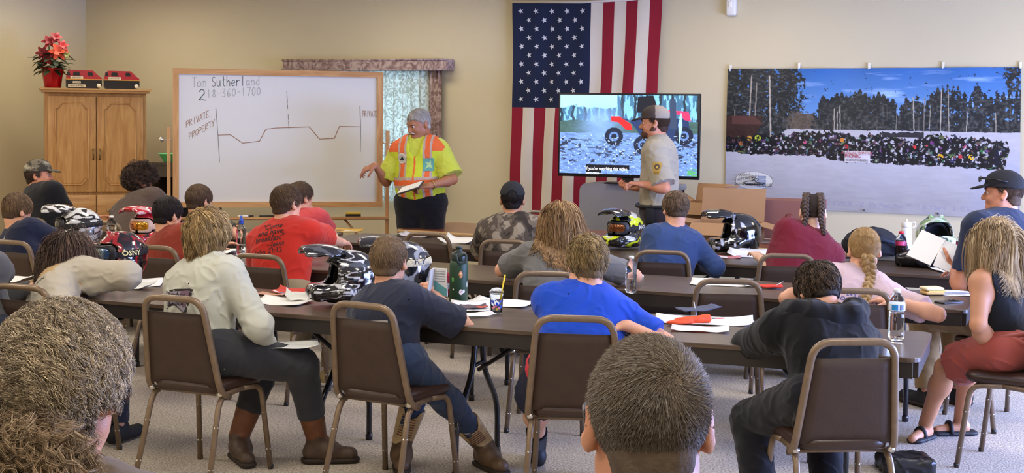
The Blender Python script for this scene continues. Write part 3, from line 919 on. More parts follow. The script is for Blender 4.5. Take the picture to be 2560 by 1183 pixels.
    def trousers(s, m, frac=1.0, g=.012, name='trousers', wr=.004, seed=5, colorf=None, flare=0.0):
        S_ = s.S; M = np.array([A3(s.Rr), A3(s.F), A3(s.up)]).T.astype(np.float32)
        P = [('add', ell(s.hip, (.172 * S_ * s.fat + g, .125 * S_ * s.fat + g, .115 * S_ + g), M), 0)]; pts = [s.hip]
        for sd in (-1, 1):
            if sd not in s.kn: continue
            if frac < .5:
                e = s.hj[sd].lerp(s.kn[sd], frac * 2); P.append(('add', cone(s.hj[sd], e, .092 * S_ * s.fat + g, .078 * S_ + g + flare, capb=True), .05)); pts.append(e)
            else:
                P.append(('add', cone(s.hj[sd], s.kn[sd], .090 * S_ * s.fat + g, .062 * S_ + g), .05))
                e = s.kn[sd].lerp(s.an[sd], (frac - .5) * 2); P.append(('add', cone(s.kn[sd], e, .062 * S_ + g, .045 * S_ + g + flare, capb=True), .03)); pts += [s.kn[sd], e]
        if wr: P.append(('disp', wrinkles(wr, 5 / S_, seed), 0))
        s.pprims = P
        s._o(name, P, pts, .2 * S_, m, colorf=colorf); return s
    def shoes(s, m, sole=None, L=.27, name='shoe', slide=False):
        for sd in (-1, 1):
            if sd not in s.an: continue
            a = s.an[sd]; d = s.ft[sd].normalized(); z0 = 0.0; S_ = s.S
            heel = Vector((a.x, a.y, .045)) - d * .045 * S_; toe = Vector((a.x, a.y, .038)) + d * (L - .1) * S_
            P = [('add', cone(heel, toe, .040 * S_, .036 * S_), 0), ('add', cone(heel + Vector((0, 0, .03)), Vector((a.x, a.y, .085)) + d * .03, .036 * S_, .040 * S_), .03),
                 ('int', half((a.x, a.y, .004), (0, 0, -1)), 0)]
            o = s._o(name, P, [heel, toe, a], .09, m, .006)
            if sole:
                Q = [('add', econe(heel - Vector((0, 0, .022)), toe - Vector((0, 0, .018)), .044 * S_, .041 * S_, (0, 0, 1), .45), 0), ('int', half((a.x, a.y, .002), (0, 0, -1)), 0), ('int', half((a.x, a.y, .03), (0, 0, 1)), 0)]
                lo, hi = bounds([heel, toe], .08); q = sdf_obj('sole', Q, lo, hi, .006, sole, o)
        return s
    def H(s): return (np.array(s.Hc), s.HM, s.hs)
    def hair(s, style, name='hair', seed=0, body=False):
        o = hair(s.root, s.H(), style, name, seed, s.sprims if body else None); o.location = s.off; return s
    def hl(s, p):                               # a head-local point in world space
        return s.Hc + Vector(s.HM @ np.array(p)) * s.hs
    def headobj(s, name, MBobj, m, parent=None):
        M4 = Matrix([[s.HM[i][0], s.HM[i][1], s.HM[i][2], s.Hc[i] + s.off[i]] for i in range(3)] + [[0, 0, 0, 1]]) @ Matrix.Scale(s.hs, 4)
        for i, v in enumerate(MBobj.v): MBobj.v[i] = M4 @ v
        return MBobj.build(name, m, parent or s.root)
    def scalp(s, color, name='scalp_hair', thick=.007, nape=-.085, front=.062, rough=.75, seed=3):
        """the close mass of hair under the strands"""
        hs = s.hs; c = s.Hc; M = s.HM.astype(np.float32)
        def Lw(p): return Vector(c) + Vector(s.HM @ np.array(p)) * hs
        base = ell(Lw(SK_C), tuple((SK_R + thick) * hs), M); cc = A3(c)
        def cut(P):
            q = (P - cc) @ M / hs
            return (hairline(q, nape, front) - q[:, 2]) * hs * .8
        def earcut(P):
            q = (P - cc) @ M / hs
            return np.sqrt(((q[:, 1] + .002) / 1) ** 2 + ((q[:, 2] + .02)) ** 2) * hs - .026 * hs + (np.abs(q[:, 0]) < .05) * .2
        P = [('add', base, 0), ('add', ell(Lw((0, -.045, -.055)), (.058 * hs, .052 * hs, .05 * hs), M), .02), ('int', cut, .006), ('sub', earcut, .004),
             ('disp', lambda P_: pnoise(P_, 9, seed, 3) * .0035, 0)]
        lo, hi = bounds([c], .17)
        mm = mat('scalp_' + color.strip('#'), color, rough, bump=.6, bscale=160, var=.25, vscale=40, spec=.3)
        o = sdf_obj(name, P, lo, hi, .006, mm, s.root); o.location = s.off
        return s
def decal_text(pr, body, txt, origin, xdir, ydir, size, m, name='lettering', parent=None, off=None, space=1.0, bold=0.0, shear=0.0, lift=.0015, align='CENTER', steps=24, sub=0):
    """letters laid on a surface: x,y in the text plane, marched along the plane's inward normal onto the body"""
    cu = bpy.data.curves.new('t', 'FONT'); cu.body = txt; cu.size = 1; cu.resolution_u = 2; cu.align_x = align; cu.space_character = space; cu.offset = bold; cu.shear = shear
    to = bpy.data.objects.new('t', cu); COL.objects.link(to); dg = bpy.context.evaluated_depsgraph_get()
    me = bpy.data.meshes.new_from_object(to.evaluated_get(dg)); bpy.data.objects.remove(to); bpy.data.curves.remove(cu)
    import bmesh
    bm = bmesh.new(); bm.from_mesh(me); bmesh.ops.triangulate(bm, faces=bm.faces)
    for _ in range(sub): bmesh.ops.subdivide_edges(bm, edges=[e for e in bm.edges if e.calc_length() > .12], cuts=1, use_grid_fill=False)
    bmesh.ops.triangulate(bm, faces=bm.faces)
    V = np.array([v.co[:] for v in bm.verts], np.float32); F = np.array([[v.index for v in f.verts] for f in bm.faces], np.int32); bm.free(); bpy.data.meshes.remove(me)
    x, y = A3(Vector(xdir).normalized()), A3(Vector(ydir).normalized()); nn = -np.cross(x, y)
    P = A3(origin) + (V[:, :1] * x + V[:, 1:2] * y) * size
    P = project(body, P, nn, lift, steps)
    o = nmesh(name, P, F, m, parent, False)
    if off is not None: o.location = off
    return o
def project(body, P, nn, lift=.0015, steps=24, start=.12):
    P = P - nn * start; P = P.astype(np.float32)
    tot = np.zeros(len(P), np.float32)
    for _ in range(steps):
        d = sdf_eval(body, P); st_ = np.clip(d * .7, -.01, .04); st_ = np.where(tot + st_ > start * 3.0, 0, st_); P = P + nn * st_[:, None]; tot += st_
    return (P - nn * lift).astype(np.float32)
# ------------------------------------------------------------------ things along the front wall
def WM(px, py, off=0.0, yaw=WALL_A):
    p = W(px, py, off); return Matrix.Translation(p) @ Matrix.Rotation(yaw, 4, 'Z')
def frameM(o, x, up=(0, 0, 1)):
    """matrix with x along x, z up, y pointing away"""
    x = Vector(x).normalized(); z = Vector(up); z = (z - x * z.dot(x)).normalized(); y = z.cross(x)
    return Matrix(((x.x, y.x, z.x, o[0]), (x.y, y.y, z.y, o[1]), (x.z, y.z, z.z, o[2]), (0, 0, 0, 1)))
def plane_hit(px, py, M):
    """image point -> local coords on the plane y=0 of frame M"""
    d = ray(px, py); o = M.to_translation(); n = M.to_3x3().col[1]; c = Vector((0, 0, HC))
    t = (o - c).dot(n) / d.dot(n); return M.inverted() @ (c + d * t)
def setM(t, M): t.matrix_world = M; return t
def flat_text(txt, M, x, z, size, m, parent, name='lettering', y=-.001, align='CENTER', bold=0.0, shear=0.0, rot=0.0, sx=1.0, ext=.0004):
    """text on the plane y=0 of frame M, readable from -y"""
    cu = bpy.data.curves.new('t', 'FONT'); cu.body = txt; cu.size = size; cu.align_x = align; cu.offset = bold; cu.shear = shear; cu.resolution_u = 2; cu.extrude = ext
    to = bpy.data.objects.new('t', cu); COL.objects.link(to); dg = bpy.context.evaluated_depsgraph_get()
    me = bpy.data.meshes.new_from_object(to.evaluated_get(dg)); bpy.data.objects.remove(to); bpy.data.curves.remove(cu)
    T_ = Matrix.Translation((x, y, z)) @ Matrix.Rotation(rot, 4, 'Y') @ Matrix.Rotation(PI/2, 4, 'X') @ Matrix.Scale(sx, 4, (1, 0, 0))
    me.transform(T_); me.materials.clear(); me.materials.append(m); me.name = name
    o = bpy.data.objects.new(name, me); COL.objects.link(o); o.parent = parent
    return o
m_oak = wood('golden_oak', '#B07C45', '#CFA066', 0.42, 2.2, (9, 9, 1.0), 0.25)
m_oakl = wood('golden_oak_rail', '#B07C45', '#CFA066', 0.42, 2.2, (1.0, 9, 9), 0.25)
m_ink = mat('grey_marker', '#6E7370', .8); m_ink2 = mat('brown_marker', '#9A7357', .8); m_inkf = mat('faint_marker', '#A9ADA6', .8); m_ink3 = mat('dark_marker', '#3E5550', .8)
m_white = mat('white_board', '#DBDAD2', .22, coat=.3)
m_black = mat('black_plastic', '#121214', .35); m_blackm = mat('black_matte', '#17171A', .8)
# --- whiteboard on its easel
A_, B_ = D(432, 170, 11.85), D(958, 184, 12.22)
xa = (B_ - A_); xa.z = 0; WB = frameM((A_.x, A_.y, 0), xa); WBW = xa.length
z1 = A_.z; z0 = D(440, 519, 11.85).z
t = thing('whiteboard_easel', 'wheeled oak easel with a large whiteboard carrying a road sketch', 'whiteboard'); setM(t, WB)
ft = .050
MB().box((WBW/2, .012, (z0+z1)/2), (WBW - .02, .012, z1 - z0 - .02)).build('whiteboard_panel', m_white, t)
for z_ in (z1 - ft/2, z0 + ft/2): MB().box((WBW/2, 0, z_), (WBW, .036, ft)).build('frame_rail', m_oakl, t)
for x_ in (ft/2, WBW - ft/2): MB().box((x_, 0, (z0+z1)/2), (ft, .034, z1 - z0 - 2*ft)).build('frame_stile', m_oak, t)
for px, top in ((422, 317), (969, 327)):
    q = plane_hit(px, top, WB); x = q.x
    MB().box((x, 0, q.z/2 + .05), (.03, .05, q.z - .1)).build('post', m_oak, t)
    kz = q.z - .11
    MB().tube([(x - .07, 0, kz), (x + .06, 0, kz)], .007, 8).lathe([(.0, -.02), (.022, -.015), (.022, .015), (0, .02)], 10, (0, 0, 0), Matrix.Translation((x + (.06 if px > 600 else -.06), 0, kz)) @ Matrix.Rotation(PI/2, 4, 'Y')).build('knob', m_chrome, t)
    MB().box((x, 0, .07), (.05, .36, .05)).build('foot', m_oak, t)
xl, xr = plane_hit(422, 545, WB).x, plane_hit(969, 545, WB).x
tz = plane_hit(900, 545, WB).z
MB().box(((xl+xr)/2, -.03, tz), (xr - xl, .09, .022)).box(((xl+xr)/2, -.08, tz + .008), (xr - xl, .012, .02)).build('marker_tray', m_oakl, t)
MB().box(((xl+xr)/2, 0, .16), (xr - xl, .03, .07)).build('lower_rail', m_oakl, t)
for sg, xx in ((1, xl + .62), (-1, xr - .38)):
    q0 = Vector((xx, .02, tz - .01)); q1 = Vector((xx + (.16 if sg < 0 else -.16), .02, tz - .20))
    MB().tube([q0, q1], .014, 4).build('brace', m_oak, t)
# strokes of the marker
def stroke(pts, wdt, m, parent, M, name='marker_line'):
    P = [plane_hit(p[0], p[1], M) for p in pts]; b = MB()
    for a, c in zip(P[:-1], P[1:]):
        d = (c - a); L_ = d.length
        if L_ < 1e-5: continue
        ang = math.atan2(d.z, d.x); mm = Matrix.Translation(((a.x+c.x)/2, .0045, (a.z+c.z)/2)) @ Matrix.Rotation(-ang, 4, 'Y')
        b.box((0, 0, 0), (L_ + wdt * .6, .001, wdt), mm)
    return b.build(name, m, parent)
stroke([(545, 338), (576, 337), (607, 358), (649, 353), (665, 323), (690, 320), (720, 319), (773, 317), (799, 348), (836, 346), (849, 316), (902, 317)], .006, m_ink2, t, WB)
stroke([(540, 272), (545, 338), (549, 406)], .004, m_ink, t, WB); stroke([(900, 265), (902, 320), (901, 380)], .004, m_ink, t, WB)
for a, b in ((229, 233), (238, 258), (262, 272), (286, 300), (303, 312), (314, 322)): stroke([(717 + (a-229)*.06, a), (717 + (b-229)*.06, b)], .004, m_ink, t, WB)
GL = {'T': [[(0,1),(1,1)],[(.5,1),(.5,0)]], 'o': [[(.5,.6),(.1,.45),(.1,.1),(.5,0),(.9,.15),(.85,.5),(.5,.6)]], 'm': [[(0,.6),(0,0)],[(0,.45),(.25,.6),(.45,.5),(.45,0)],[(.45,.45),(.7,.6),(.95,.5),(1,0)]],
 'S': [[(.9,.9),(.5,1),(.1,.85),(.15,.6),(.8,.4),(.85,.1),(.45,0),(.05,.12)]], 'u': [[(.05,.6),(.1,.1),(.45,0),(.8,.15),(.85,.6)],[(.85,.6),(.9,0)]], 't': [[(.5,1),(.45,.1),(.8,0)],[(.1,.65),(.9,.7)]],
 'h': [[(.1,1),(.1,0)],[(.1,.4),(.5,.6),(.85,.45),(.85,0)]], 'e': [[(.1,.3),(.85,.35),(.75,.6),(.3,.6),(.05,.3),(.3,0),(.85,.08)]], 'r': [[(.1,.6),(.1,0)],[(.1,.4),(.45,.6),(.8,.55)]], 'l': [[(.4,1),(.4,0)]],
 'a': [[(.8,.55),(.3,.6),(.05,.25),(.35,0),(.8,.2),(.8,.6),(.9,0)]], 'n': [[(.1,.6),(.1,0)],[(.1,.4),(.5,.6),(.85,.45),(.85,0)]], 'd': [[(.85,1),(.85,0)],[(.85,.45),(.4,.6),(.05,.25),(.4,0),(.85,.2)]],
 '2': [[(.05,.8),(.3,1),(.75,.95),(.8,.65),(.35,.3),(0,.02),(.5,.06),(1,0)]], '1': [[(.4,1),(.45,0)]], '8': [[(.5,.5),(.15,.75),(.45,1),(.8,.8),(.5,.5),(.1,.25),(.45,0),(.9,.2),(.5,.5)]], '3': [[(.1,.95),(.6,1),(.75,.75),(.35,.55),(.8,.35),(.6,0),(.05,.08)]],
 '6': [[(.75,1),(.25,.65),(.08,.25),(.4,0),(.85,.15),(.7,.45),(.15,.3)]], '0': [[(.5,1),(.1,.7),(.15,.15),(.5,0),(.9,.3),(.85,.8),(.5,1)]], '7': [[(.05,1),(.9,1),(.4,0)]], '-': [[(.15,.5),(.85,.52)]],
 'P': [[(.1,1),(.1,0)],[(.1,1),(.7,.95),(.85,.7),(.6,.5),(.1,.45)]], 'R': [[(.1,1),(.1,0)],[(.1,1),(.7,.95),(.8,.7),(.1,.5),(.9,0)]], 'I': [[(.5,1),(.5,0)]], 'V': [[(.05,1),(.45,0),(.9,1)]], 'A': [[(0,0),(.5,1),(.95,0)],[(.2,.35),(.8,.35)]],
 'E': [[(.85,1),(.1,1),(.1,0),(.9,0)],[(.1,.5),(.7,.5)]], 'O': [[(.5,1),(.1,.7),(.1,.25),(.5,0),(.9,.3),(.9,.75),(.5,1)]], 'Y': [[(.05,1),(.45,.5),(.95,1)],[(.45,.5),(.35,0)]]}
def handwrite(word, x, y, cw, ch, dx, dy, m, wdt=.004, mats=None):
    for i, c in enumerate(word):
        if c == ' ': continue
        for ln in GL[c]:
            stroke([(x + i*dx + p[0]*cw*.8 - p[1]*0, y + i*dy - p[1]*ch + p[0]*cw*.8*dy/dx) for p in ln], wdt, (mats[i] if mats else m), t, WB, 'marker_writing')
handwrite('Tom Sutherland', 481, 218, 12, 24, 12.2, -.35, m_ink, .0045, [m_inkf]*1 + [m_inkf]*3 + [m_ink]*2 + [m_ink3]*5 + [m_inkf]*3)
handwrite('2', 497, 251, 22, 27, 15, 0, m_ink3, .006)
handwrite('18-360-1700', 518, 244, 12, 20, 12.4, -.6, m_inkf, .0045)
handwrite('PRIVATE', 465, 319, 10, 16, 8.4, -4.0, m_ink2, .0035)
handwrite('PROPERTY', 472, 350, 10, 16, 8.2, -4.6, m_ink2, .0035)
handwrite('PRIVATE', 906, 291, 6.5, 14, 5.4, .1, m_ink2, .003)
# markers and eraser on the tray
def on_board(px, py, off=-.045): 
    q = plane_hit(px, py, WB); return WB @ Vector((q.x, off, tz + .011))
for i, (px, c, lab) in enumerate(((612, '#E8E8E4', 'white dry-erase marker lying on the easel tray, left one'), (665, '#151515', 'dark dry-erase marker lying on the easel tray, right of the white one'))):
    p = on_board(px, 540); a = math.atan2(xa.y, xa.x)
    MM = Matrix.Translation((0, 0, .010)) @ Matrix.Rotation(PI/2, 4, 'Y')
    k = thing('marker', lab, 'marker', p, a)
    MB().lathe([(.004, -.06), (.008, -.055), (.008, .025), (.0075, .03)], 10, M=MM).build('barrel', mat('marker_%d' % i, c, .4), k)
    MB().lathe([(.0085, .03), (.009, .07), (.006, .075)], 10, M=MM).build('cap', m_black, k)
p = on_board(882, 540, -.04); k = thing('board_eraser', 'yellow and black felt eraser on the easel tray', 'eraser', p, math.atan2(xa.y, xa.x))
MB().box((0, 0, .012), (.13, .05, .024), None, .006).build('felt', m_blackm, k); MB().box((0, 0, .034), (.134, .052, .02), None, .006).build('handle', mat('eraser_yellow', '#C9A73A', .5), k)

# --- oak cabinet in the corner
c0, c1 = D(112, 240, 13.60), D(366, 240, 13.93); xw = (c1 - c0); xw.z = 0; CW = xw.length
CB = frameM((c0.x, c0.y, 0), xw); ctop = plane_hit(239, 232, CB).z
t = thing('oak_cabinet', 'tall golden oak cabinet with two arched panel doors, in the corner', 'cabinet'); setM(t, CB)
dz = plane_hit(239, 481, CB).z
m = MB(); m.box((CW/2, .27, ctop/2), (CW, .5, ctop)); m.build('carcass', m_oak, t)
m = MB(); m.box((CW/2, .24, ctop + .012), (CW + .05, .6, .024)).box((CW/2, .245, ctop + .032), (CW + .085, .64, .018)); m.build('cornice', m_oakl, t)
mid = plane_hit(241, 400, CB).x; xL, xR = plane_hit(119, 400, CB).x, plane_hit(359, 400, CB).x
dtop = plane_hit(239, 240, CB).z - .0
def panel_door(x0, x1, za, zb, hs_, arch=True):
    w_ = x1 - x0; h_ = zb - za
    d = MB().box(((x0+x1)/2, 0, (za+zb)/2), (w_ - .008, .022, h_ - .008), None, .006).build('door', m_oak, t)
    # raised panel with notched corners
    f = .075; a0, a1, b0, b1 = x0 + f, x1 - f, za + f, zb - f; n = .055
    poly = [(a0, b0 + n), (a0 + .02, b0 + n), (a0 + n + .01, b0), (a1 - n - .01, b0), (a1 - .02, b0 + n), (a1, b0 + n), (a1, b1 - n), (a1 - .02, b1 - n), (a1 - n - .01, b1), (a0 + n + .01, b1), (a0 + .02, b1 - n), (a0, b1 - n)]
    cxp, czp = (a0+a1)/2, (b0+b1)/2
    k = len(poly)
    def sc(p, q): return (p[0] + (q if p[0] < cxp else -q), p[1] + (q if p[1] < czp else -q))
    vs = [(p[0], -.011, p[1]) for p in poly] + [(sc(p, .004)[0], -.004, sc(p, .004)[1]) for p in poly] + [(sc(p, .018)[0], -.012, sc(p, .018)[1]) for p in poly]
    fs = [(i, (i+1) % k, k + (i+1) % k, k + i) for i in range(k)] + [(k + i, k + (i+1) % k, 2*k + (i+1) % k, 2*k + i) for i in range(k)] + [tuple(range(2*k, 3*k))]
    MB().add(vs, fs).tube([(p[0], -.0125, p[1]) for p in poly], .0085, 6, closed=True).build('raised_panel', m_oak, d)
    if hs_:
        hx = x1 - .03 if hs_ > 0 else x0 + .03; hz = za + .38
        MB().tube([(hx, -.012, hz - .05), (hx, -.035, hz - .03), (hx, -.038, hz), (hx, -.035, hz + .03), (hx, -.012, hz + .05)], [.010, .006, .008, .006, .010], 8).build('handle', mat('antique_brass', '#8A7650', .35, metal=.8), d)
panel_door(xL, mid, dz, dtop, 1); panel_door(mid, xR, dz, dtop, -1)
def drawer(x0, x1, za, zb):
    d = MB().box(((x0+x1)/2, 0, (za+zb)/2), (x1 - x0 - .01, .022, zb - za - .012), None, .008).build('lower_door', m_oakl, t)
    MB().lathe([(.012, 0), (.008, .01), (.015, .02), (.0, .027)], 10, M=Matrix.Translation(((x0+x1)/2 + (.12 if x0 < mid - .01 else -.12), -.012, (za+zb)/2)) @ Matrix.Rotation(PI/2, 4, 'X')).build('knob', m_chrome, d)
drawer(xL, mid, dz - .34, dz - .02); drawer(mid, xR, dz - .34, dz - .02)
# --- poinsettia on the cabinet
cz = ctop + .041
pb = CB @ Vector((plane_hit(133, 215, CB).x, .16, cz))
t = thing('poinsettia', 'artificial red poinsettia in a red foil pot on the oak cabinet', 'plant', pb)
m = MB(); prof = [(.075, 0), (.08, .01), (.092, .10), (.105, .19), (.112, .20), (.10, .195), (.085, .17)]
m.lathe(prof, 26); 
for i, v in enumerate(m.v):
    a = math.atan2(v.y, v.x); v *= 1; r_ = 1 + .05 * math.sin(a * 9 + v.z * 30) * (v.z / .2); v.x *= r_; v.y *= r_
m.build('pot', mat('red_foil', '#B3121C', .22, metal=.35, bump=.5, bscale=40), t)
def leafmesh(mb, base, d, up, L, Wd_, fold=.15, bend=.25):
    d = Vector(d).normalized(); up = Vector(up); sd = d.cross(up).normalized(); up = sd.cross(d).normalized(); vs = []; n = 5
    for i in range(n + 1):
        t_ = i / n; wv = Wd_ * math.sin(PI * min(1, t_ * .92 + .05)) ** .8 * (1 if t_ < .95 else .1); ctr = Vector(base) + d * L * t_ - up * bend * L * t_ * t_
        vs += [ctr - sd * wv + up * fold * wv, ctr, ctr + sd * wv + up * fold * wv]
    vs2 = [v - up * .0015 for v in vs]; fs = []
    for i in range(n):
        for j in (0, 1): a = i*3+j; fs.append((a, a+1, a+4, a+3)); b = a + len(vs); fs.append((b+3, b+4, b+1, b))
    mb.add(vs + vs2, fs, None, True)
rg = random.Random(3)
lm = MB(); sm_ = MB()
for i in range(70):
    a = rg.uniform(0, 2*PI); r0 = rg.uniform(.03, .12); z_ = rg.uniform(.16, .34)
    leafmesh(lm, (math.cos(a)*r0, math.sin(a)*r0, z_), (math.cos(a), math.sin(a), rg.uniform(-.5, .4)), (0, 0, 1), rg.uniform(.09, .14), rg.uniform(.022, .032))
lm.build('leaves', mat('poinsettia_leaf', '#2E3A22', .55, var=.3, vscale=20), t)
tocam = Vector((-pb.x, -pb.y, 0)).normalized()
for i, (ox, oz, sz, mm) in enumerate(((.06, .36, 1.15, 0), (-.03, .46, .95, 1), (.03, .50, .85, 1), (-.10, .35, .9, 1), (.10, .42, .8, 2), (-.06, .28, .8, 2), (.0, .33, .8, 1), (.13, .33, .6, 3))):
    fm = MB(); side = Vector((-tocam.y, tocam.x, 0)) * -1; ctr = tocam * (.08 if i == 0 else .05) - side * 0 + Vector((0, 0, oz)) + Vector((math.cos(0), 0, 0)) * ox
    ax = (tocam + Vector((0, 0, .35)) + Vector((ox*3, 0, (oz-.38)*2.5))).normalized()
    u_ = ax.cross(Vector((0, 0, 1))).normalized(); v_ = u_.cross(ax)
    for ring, (np_, ln) in enumerate(((6, .085), (5, .055))):
        for k in range(np_):
            a = 2*PI*(k + ring*.5)/np_ + i; dv = u_*math.cos(a) + v_*math.sin(a) + ax*(.15 + ring*.45)
            leafmesh(fm, ctr, dv, ax, ln*sz, .020*sz, .1, .2)
    fm.build('flower', [mat('petal_coral', '#D8502F', .5, var=.2, vscale=30), mat('petal_crimson', '#8E1420', .5, var=.3, vscale=30), mat('petal_red', '#B52A2A', .5, var=.2, vscale=30), mat('petal_olive', '#8A8A4A', .5)][mm], t)
MB().tube([(0, 0, .1), (.01, 0, .3), (.03, 0, .4)], .008, 6).tube([(0, 0, .1), (-.03, 0, .35), (-.04, 0, .46)], .007, 6).build('stem', mat('stem_green', '#4A5A30', .6), t)
# --- two red toy vehicles on the cabinet
m_lab = mat('label_cream', '#DDD6BE', .6); m_dk = mat('toy_black', '#18151A', .3); m_red = mat('toy_red', '#A31A2E', .25, coat=.5)
for (pxc, lab, extra) in ((211, 'red and black model snowcat nearest the poinsettia, three white labels', True), (306, 'red and black model snowcat with one label, right end of the cabinet top', False)):
    q = plane_hit(pxc, 215, CB); k = thing('toy_vehicle', lab, 'toy'); setM(k, CB @ Matrix.Translation((q.x, .12, cz)))
    L_ = .34
    def prof3(pts, y0, y1): return MB().prism(pts, y0, y1, Matrix(((1, 0, 0, 0), (0, 0, 1, 0), (0, 1, 0, 0), (0, 0, 0, 1))))
    prof3([(-L_/2, .02), (-L_/2 + .02, .0), (L_/2 - .03, 0), (L_/2, .03), (L_/2, .085), (-L_/2, .085)], -.07, .07).build('chassis', m_dk, k)
    prof3([(-L_/2, .11), (-L_/2 + .015, .165), (-L_/2 + .04, .182), (.085, .18), (L_/2 - .02, .12), (L_/2, .105), (L_/2, .095), (-L_/2, .095)], -.066, .066).build('cab', m_red, k)
    for xx, ww in ((-.145, .035), (-.07, .07), (.06, .055)): prof3([(xx - ww/2, .128), (xx - ww/2 + .004, .165), (xx + ww/2 - .012, .165), (xx + ww/2, .128)], -.068, -.064).build('window', m_dk, k)
    MB().box((0, -.002, .09), (L_ + .006, .146, .010)).build('side_stripe', mat('toy_amber', '#C08A3A', .4), k)
    s_ = MB().box((-.07, -.0735, .107), (.12, .003, .024)).build('label', m_lab, k); flat_text('NATION' if extra else 'SNOWCAT', None, -.07, .1, .022, m_dk, s_, y=-.0755)
    if extra:
        s_ = MB().box((-.07, -.0715, .0385 - .012), (.165, .003, .026)).build('label', m_lab, k); flat_text('DRIFTSKIPPERS', None, -.07, .019, .021, m_dk, s_, y=-.0735)
        s_ = MB().box((-.07, -.0715, .062), (.075, .003, .02)).build('label', m_lab, k); flat_text('PRINCE', None, -.07, .056, .018, m_dk, s_, y=-.0735)
    MB().lathe([(0, 0), (.019, 0), (.021, -.004), (.017, -.008), (0, -.008)], 16, M=Matrix.Translation((L_/2 - .03, -.0795, .03)) @ Matrix.Rotation(-PI/2, 4, 'X')).build('wheel', mat('toy_cream', '#E4E0CC', .5), k)
# --- dark shelf unit with green bowl, behind the easel
s0, s1 = D(372, 406, 13.2), D(455, 406, 13.05); xs = s1 - s0; xs.z = 0; xs = xs * 1.5; SB = frameM((s0.x, s0.y, 0), xs); sw = xs.length; sz = s0.z
t = thing('bookcase', 'dark brown open bookcase between the oak cabinet and the easel', 'bookcase'); setM(t, SB)
m_dw = wood('dark_wood', '#2E231B', '#43352A', .5)
m = MB(); m.box((sw/2, .19, sz - .012), (sw, .38, .024)); m.build('top', m_dw, t)
MB().box((.012, .19, sz/2 - .012), (.024, .36, sz - .025)).build('side', m_dw, t); MB().box((sw - .012, .19, sz/2 - .012), (.024, .36, sz - .025)).build('side', m_dw, t)
MB().box((sw/2, .365, sz/2), (sw - .05, .012, sz - .05)).build('back_panel', m_blackm, t)
MB().box((sw/2, .02, sz - .08), (sw - .05, .02, .11)).build('apron', m_dw, t)
for zz in (.1, .5): MB().box((sw/2, .19, zz), (sw - .05, .34, .02)).build('shelf', m_dw, t)
q = plane_hit(402, 400, SB)
t = thing('plastic_bowl', 'light green plastic bowl on the dark bookcase', 'bowl', SB @ Vector((q.x, .17, sz)))
MB().lathe([(.07, 0), (.075, .003), (.122, .078), (.13, .08), (.13, .085), (.118, .08), (.07, .008), (0, .006)], 32).build('bowl', mat('green_plastic', '#6FD98A', .4), t)

# --- window with valance and vertical blinds, in the front wall
wl, wr_ = W(735, 300), W(1068, 300); wzt, wzb = W(900, 168).z, W(1000, 508).z
def wu(p): return (p - corner).dot(wd)
U0, U1 = wu(wl), wu(wr_)
old = bpy.data.objects['wall_front']; bpy.data.objects.remove(old)
m = MB()
m.box((U0/2 - T/2, -T/2, CEIL/2), (U0 + T, T, CEIL), RM); m.box(((U1 + RW + T)/2, -T/2, CEIL/2), (RW + T - U1, T, CEIL), RM)
m.box(((U0+U1)/2, -T/2, (wzb + .02)/2), (U1 - U0, T, wzb + .02), RM); m.box(((U0+U1)/2, -T/2, (CEIL + wzt)/2), (U1 - U0, T, CEIL - wzt), RM)
o = m.build('wall_front', m_wall); o.data.flip_normals(); tag(o, kind='structure')
WF = Matrix.Translation(corner) @ Matrix.Rotation(WALL_A, 4, 'Z')         # x along wall, y outwards, z up
t = thing('window_1', None, None); setM(t, WF @ Matrix.Translation(((U0+U1)/2, 0, wzb))); tag(t, kind='structure')
ww, wh = U1 - U0, wzt - wzb
m = MB(); 
for x_ in (-ww/2 + .025, 0, ww/2 - .025): m.box((x_, .08, wh/2), (.05, .05, wh))
for z_ in (.045, wh - .025): m.box((0, .08, z_), (ww, .05, .05))
m.build('window_frame', m_wmetal, t)
MB().box((0, .085, wh/2), (ww - .06, .006, wh - .06)).build('pane', mat('window_glass', '#FFFFFF', .0, trans=1.0, ior=1.45), t)
area('sky_through_window', WF @ Vector(((U0+U1)/2, .5, (wzb + wzt)/2)), (R(-90), 0, WALL_A), 1.8, 1.4, 60, (.45, .66, 1.0)).rotation_euler = (R(90), 0, WALL_A + PI)
def blinds_mat():
    m = bpy.data.materials.new('blind_fabric'); m.use_nodes = True; nt = m.node_tree; b = nt.nodes['Principled BSDF']; out = nt.nodes['Material Output']
    tr = nt.nodes.new('ShaderNodeBsdfTranslucent'); mx = nt.nodes.new('ShaderNodeMixShader'); mx.inputs[0].default_value = .5
    tc = nt.nodes.new('ShaderNodeTexCoord'); n = nt.nodes.new('ShaderNodeTexNoise'); n.inputs['Scale'].default_value = 16; n.inputs['Detail'].default_value = 6; n.inputs['Distortion'].default_value = 2.5
    nt.links.new(tc.outputs['Object'], n.inputs['Vector']); cr = nt.nodes.new('ShaderNodeValToRGB'); cr.color_ramp.elements[0].position = .42; cr.color_ramp.elements[1].position = .55
    cr.color_ramp.elements[0].color = (*hexc('#B9BFB4'), 1); cr.color_ramp.elements[1].color = (*hexc('#DDE3DC'), 1)
    nt.links.new(n.outputs['Fac'], cr.inputs['Fac']); nt.links.new(cr.outputs['Color'], b.inputs['Base Color']); nt.links.new(cr.outputs['Color'], tr.inputs['Color'])
    nt.links.new(b.outputs[0], mx.inputs[1]); nt.links.new(tr.outputs[0], mx.inputs[2]); nt.links.new(mx.outputs[0], out.inputs['Surface']); b.inputs['Roughness'].default_value = .9
    return m
m_bl = blinds_mat()
t = thing('vertical_blinds', 'pale patterned vertical blinds glowing with daylight behind the easel', 'blinds'); setM(t, WF @ Matrix.Translation((0, -.07, 0)))
bz0, bz1 = W(1000, 503, .07).z, wzt + .02
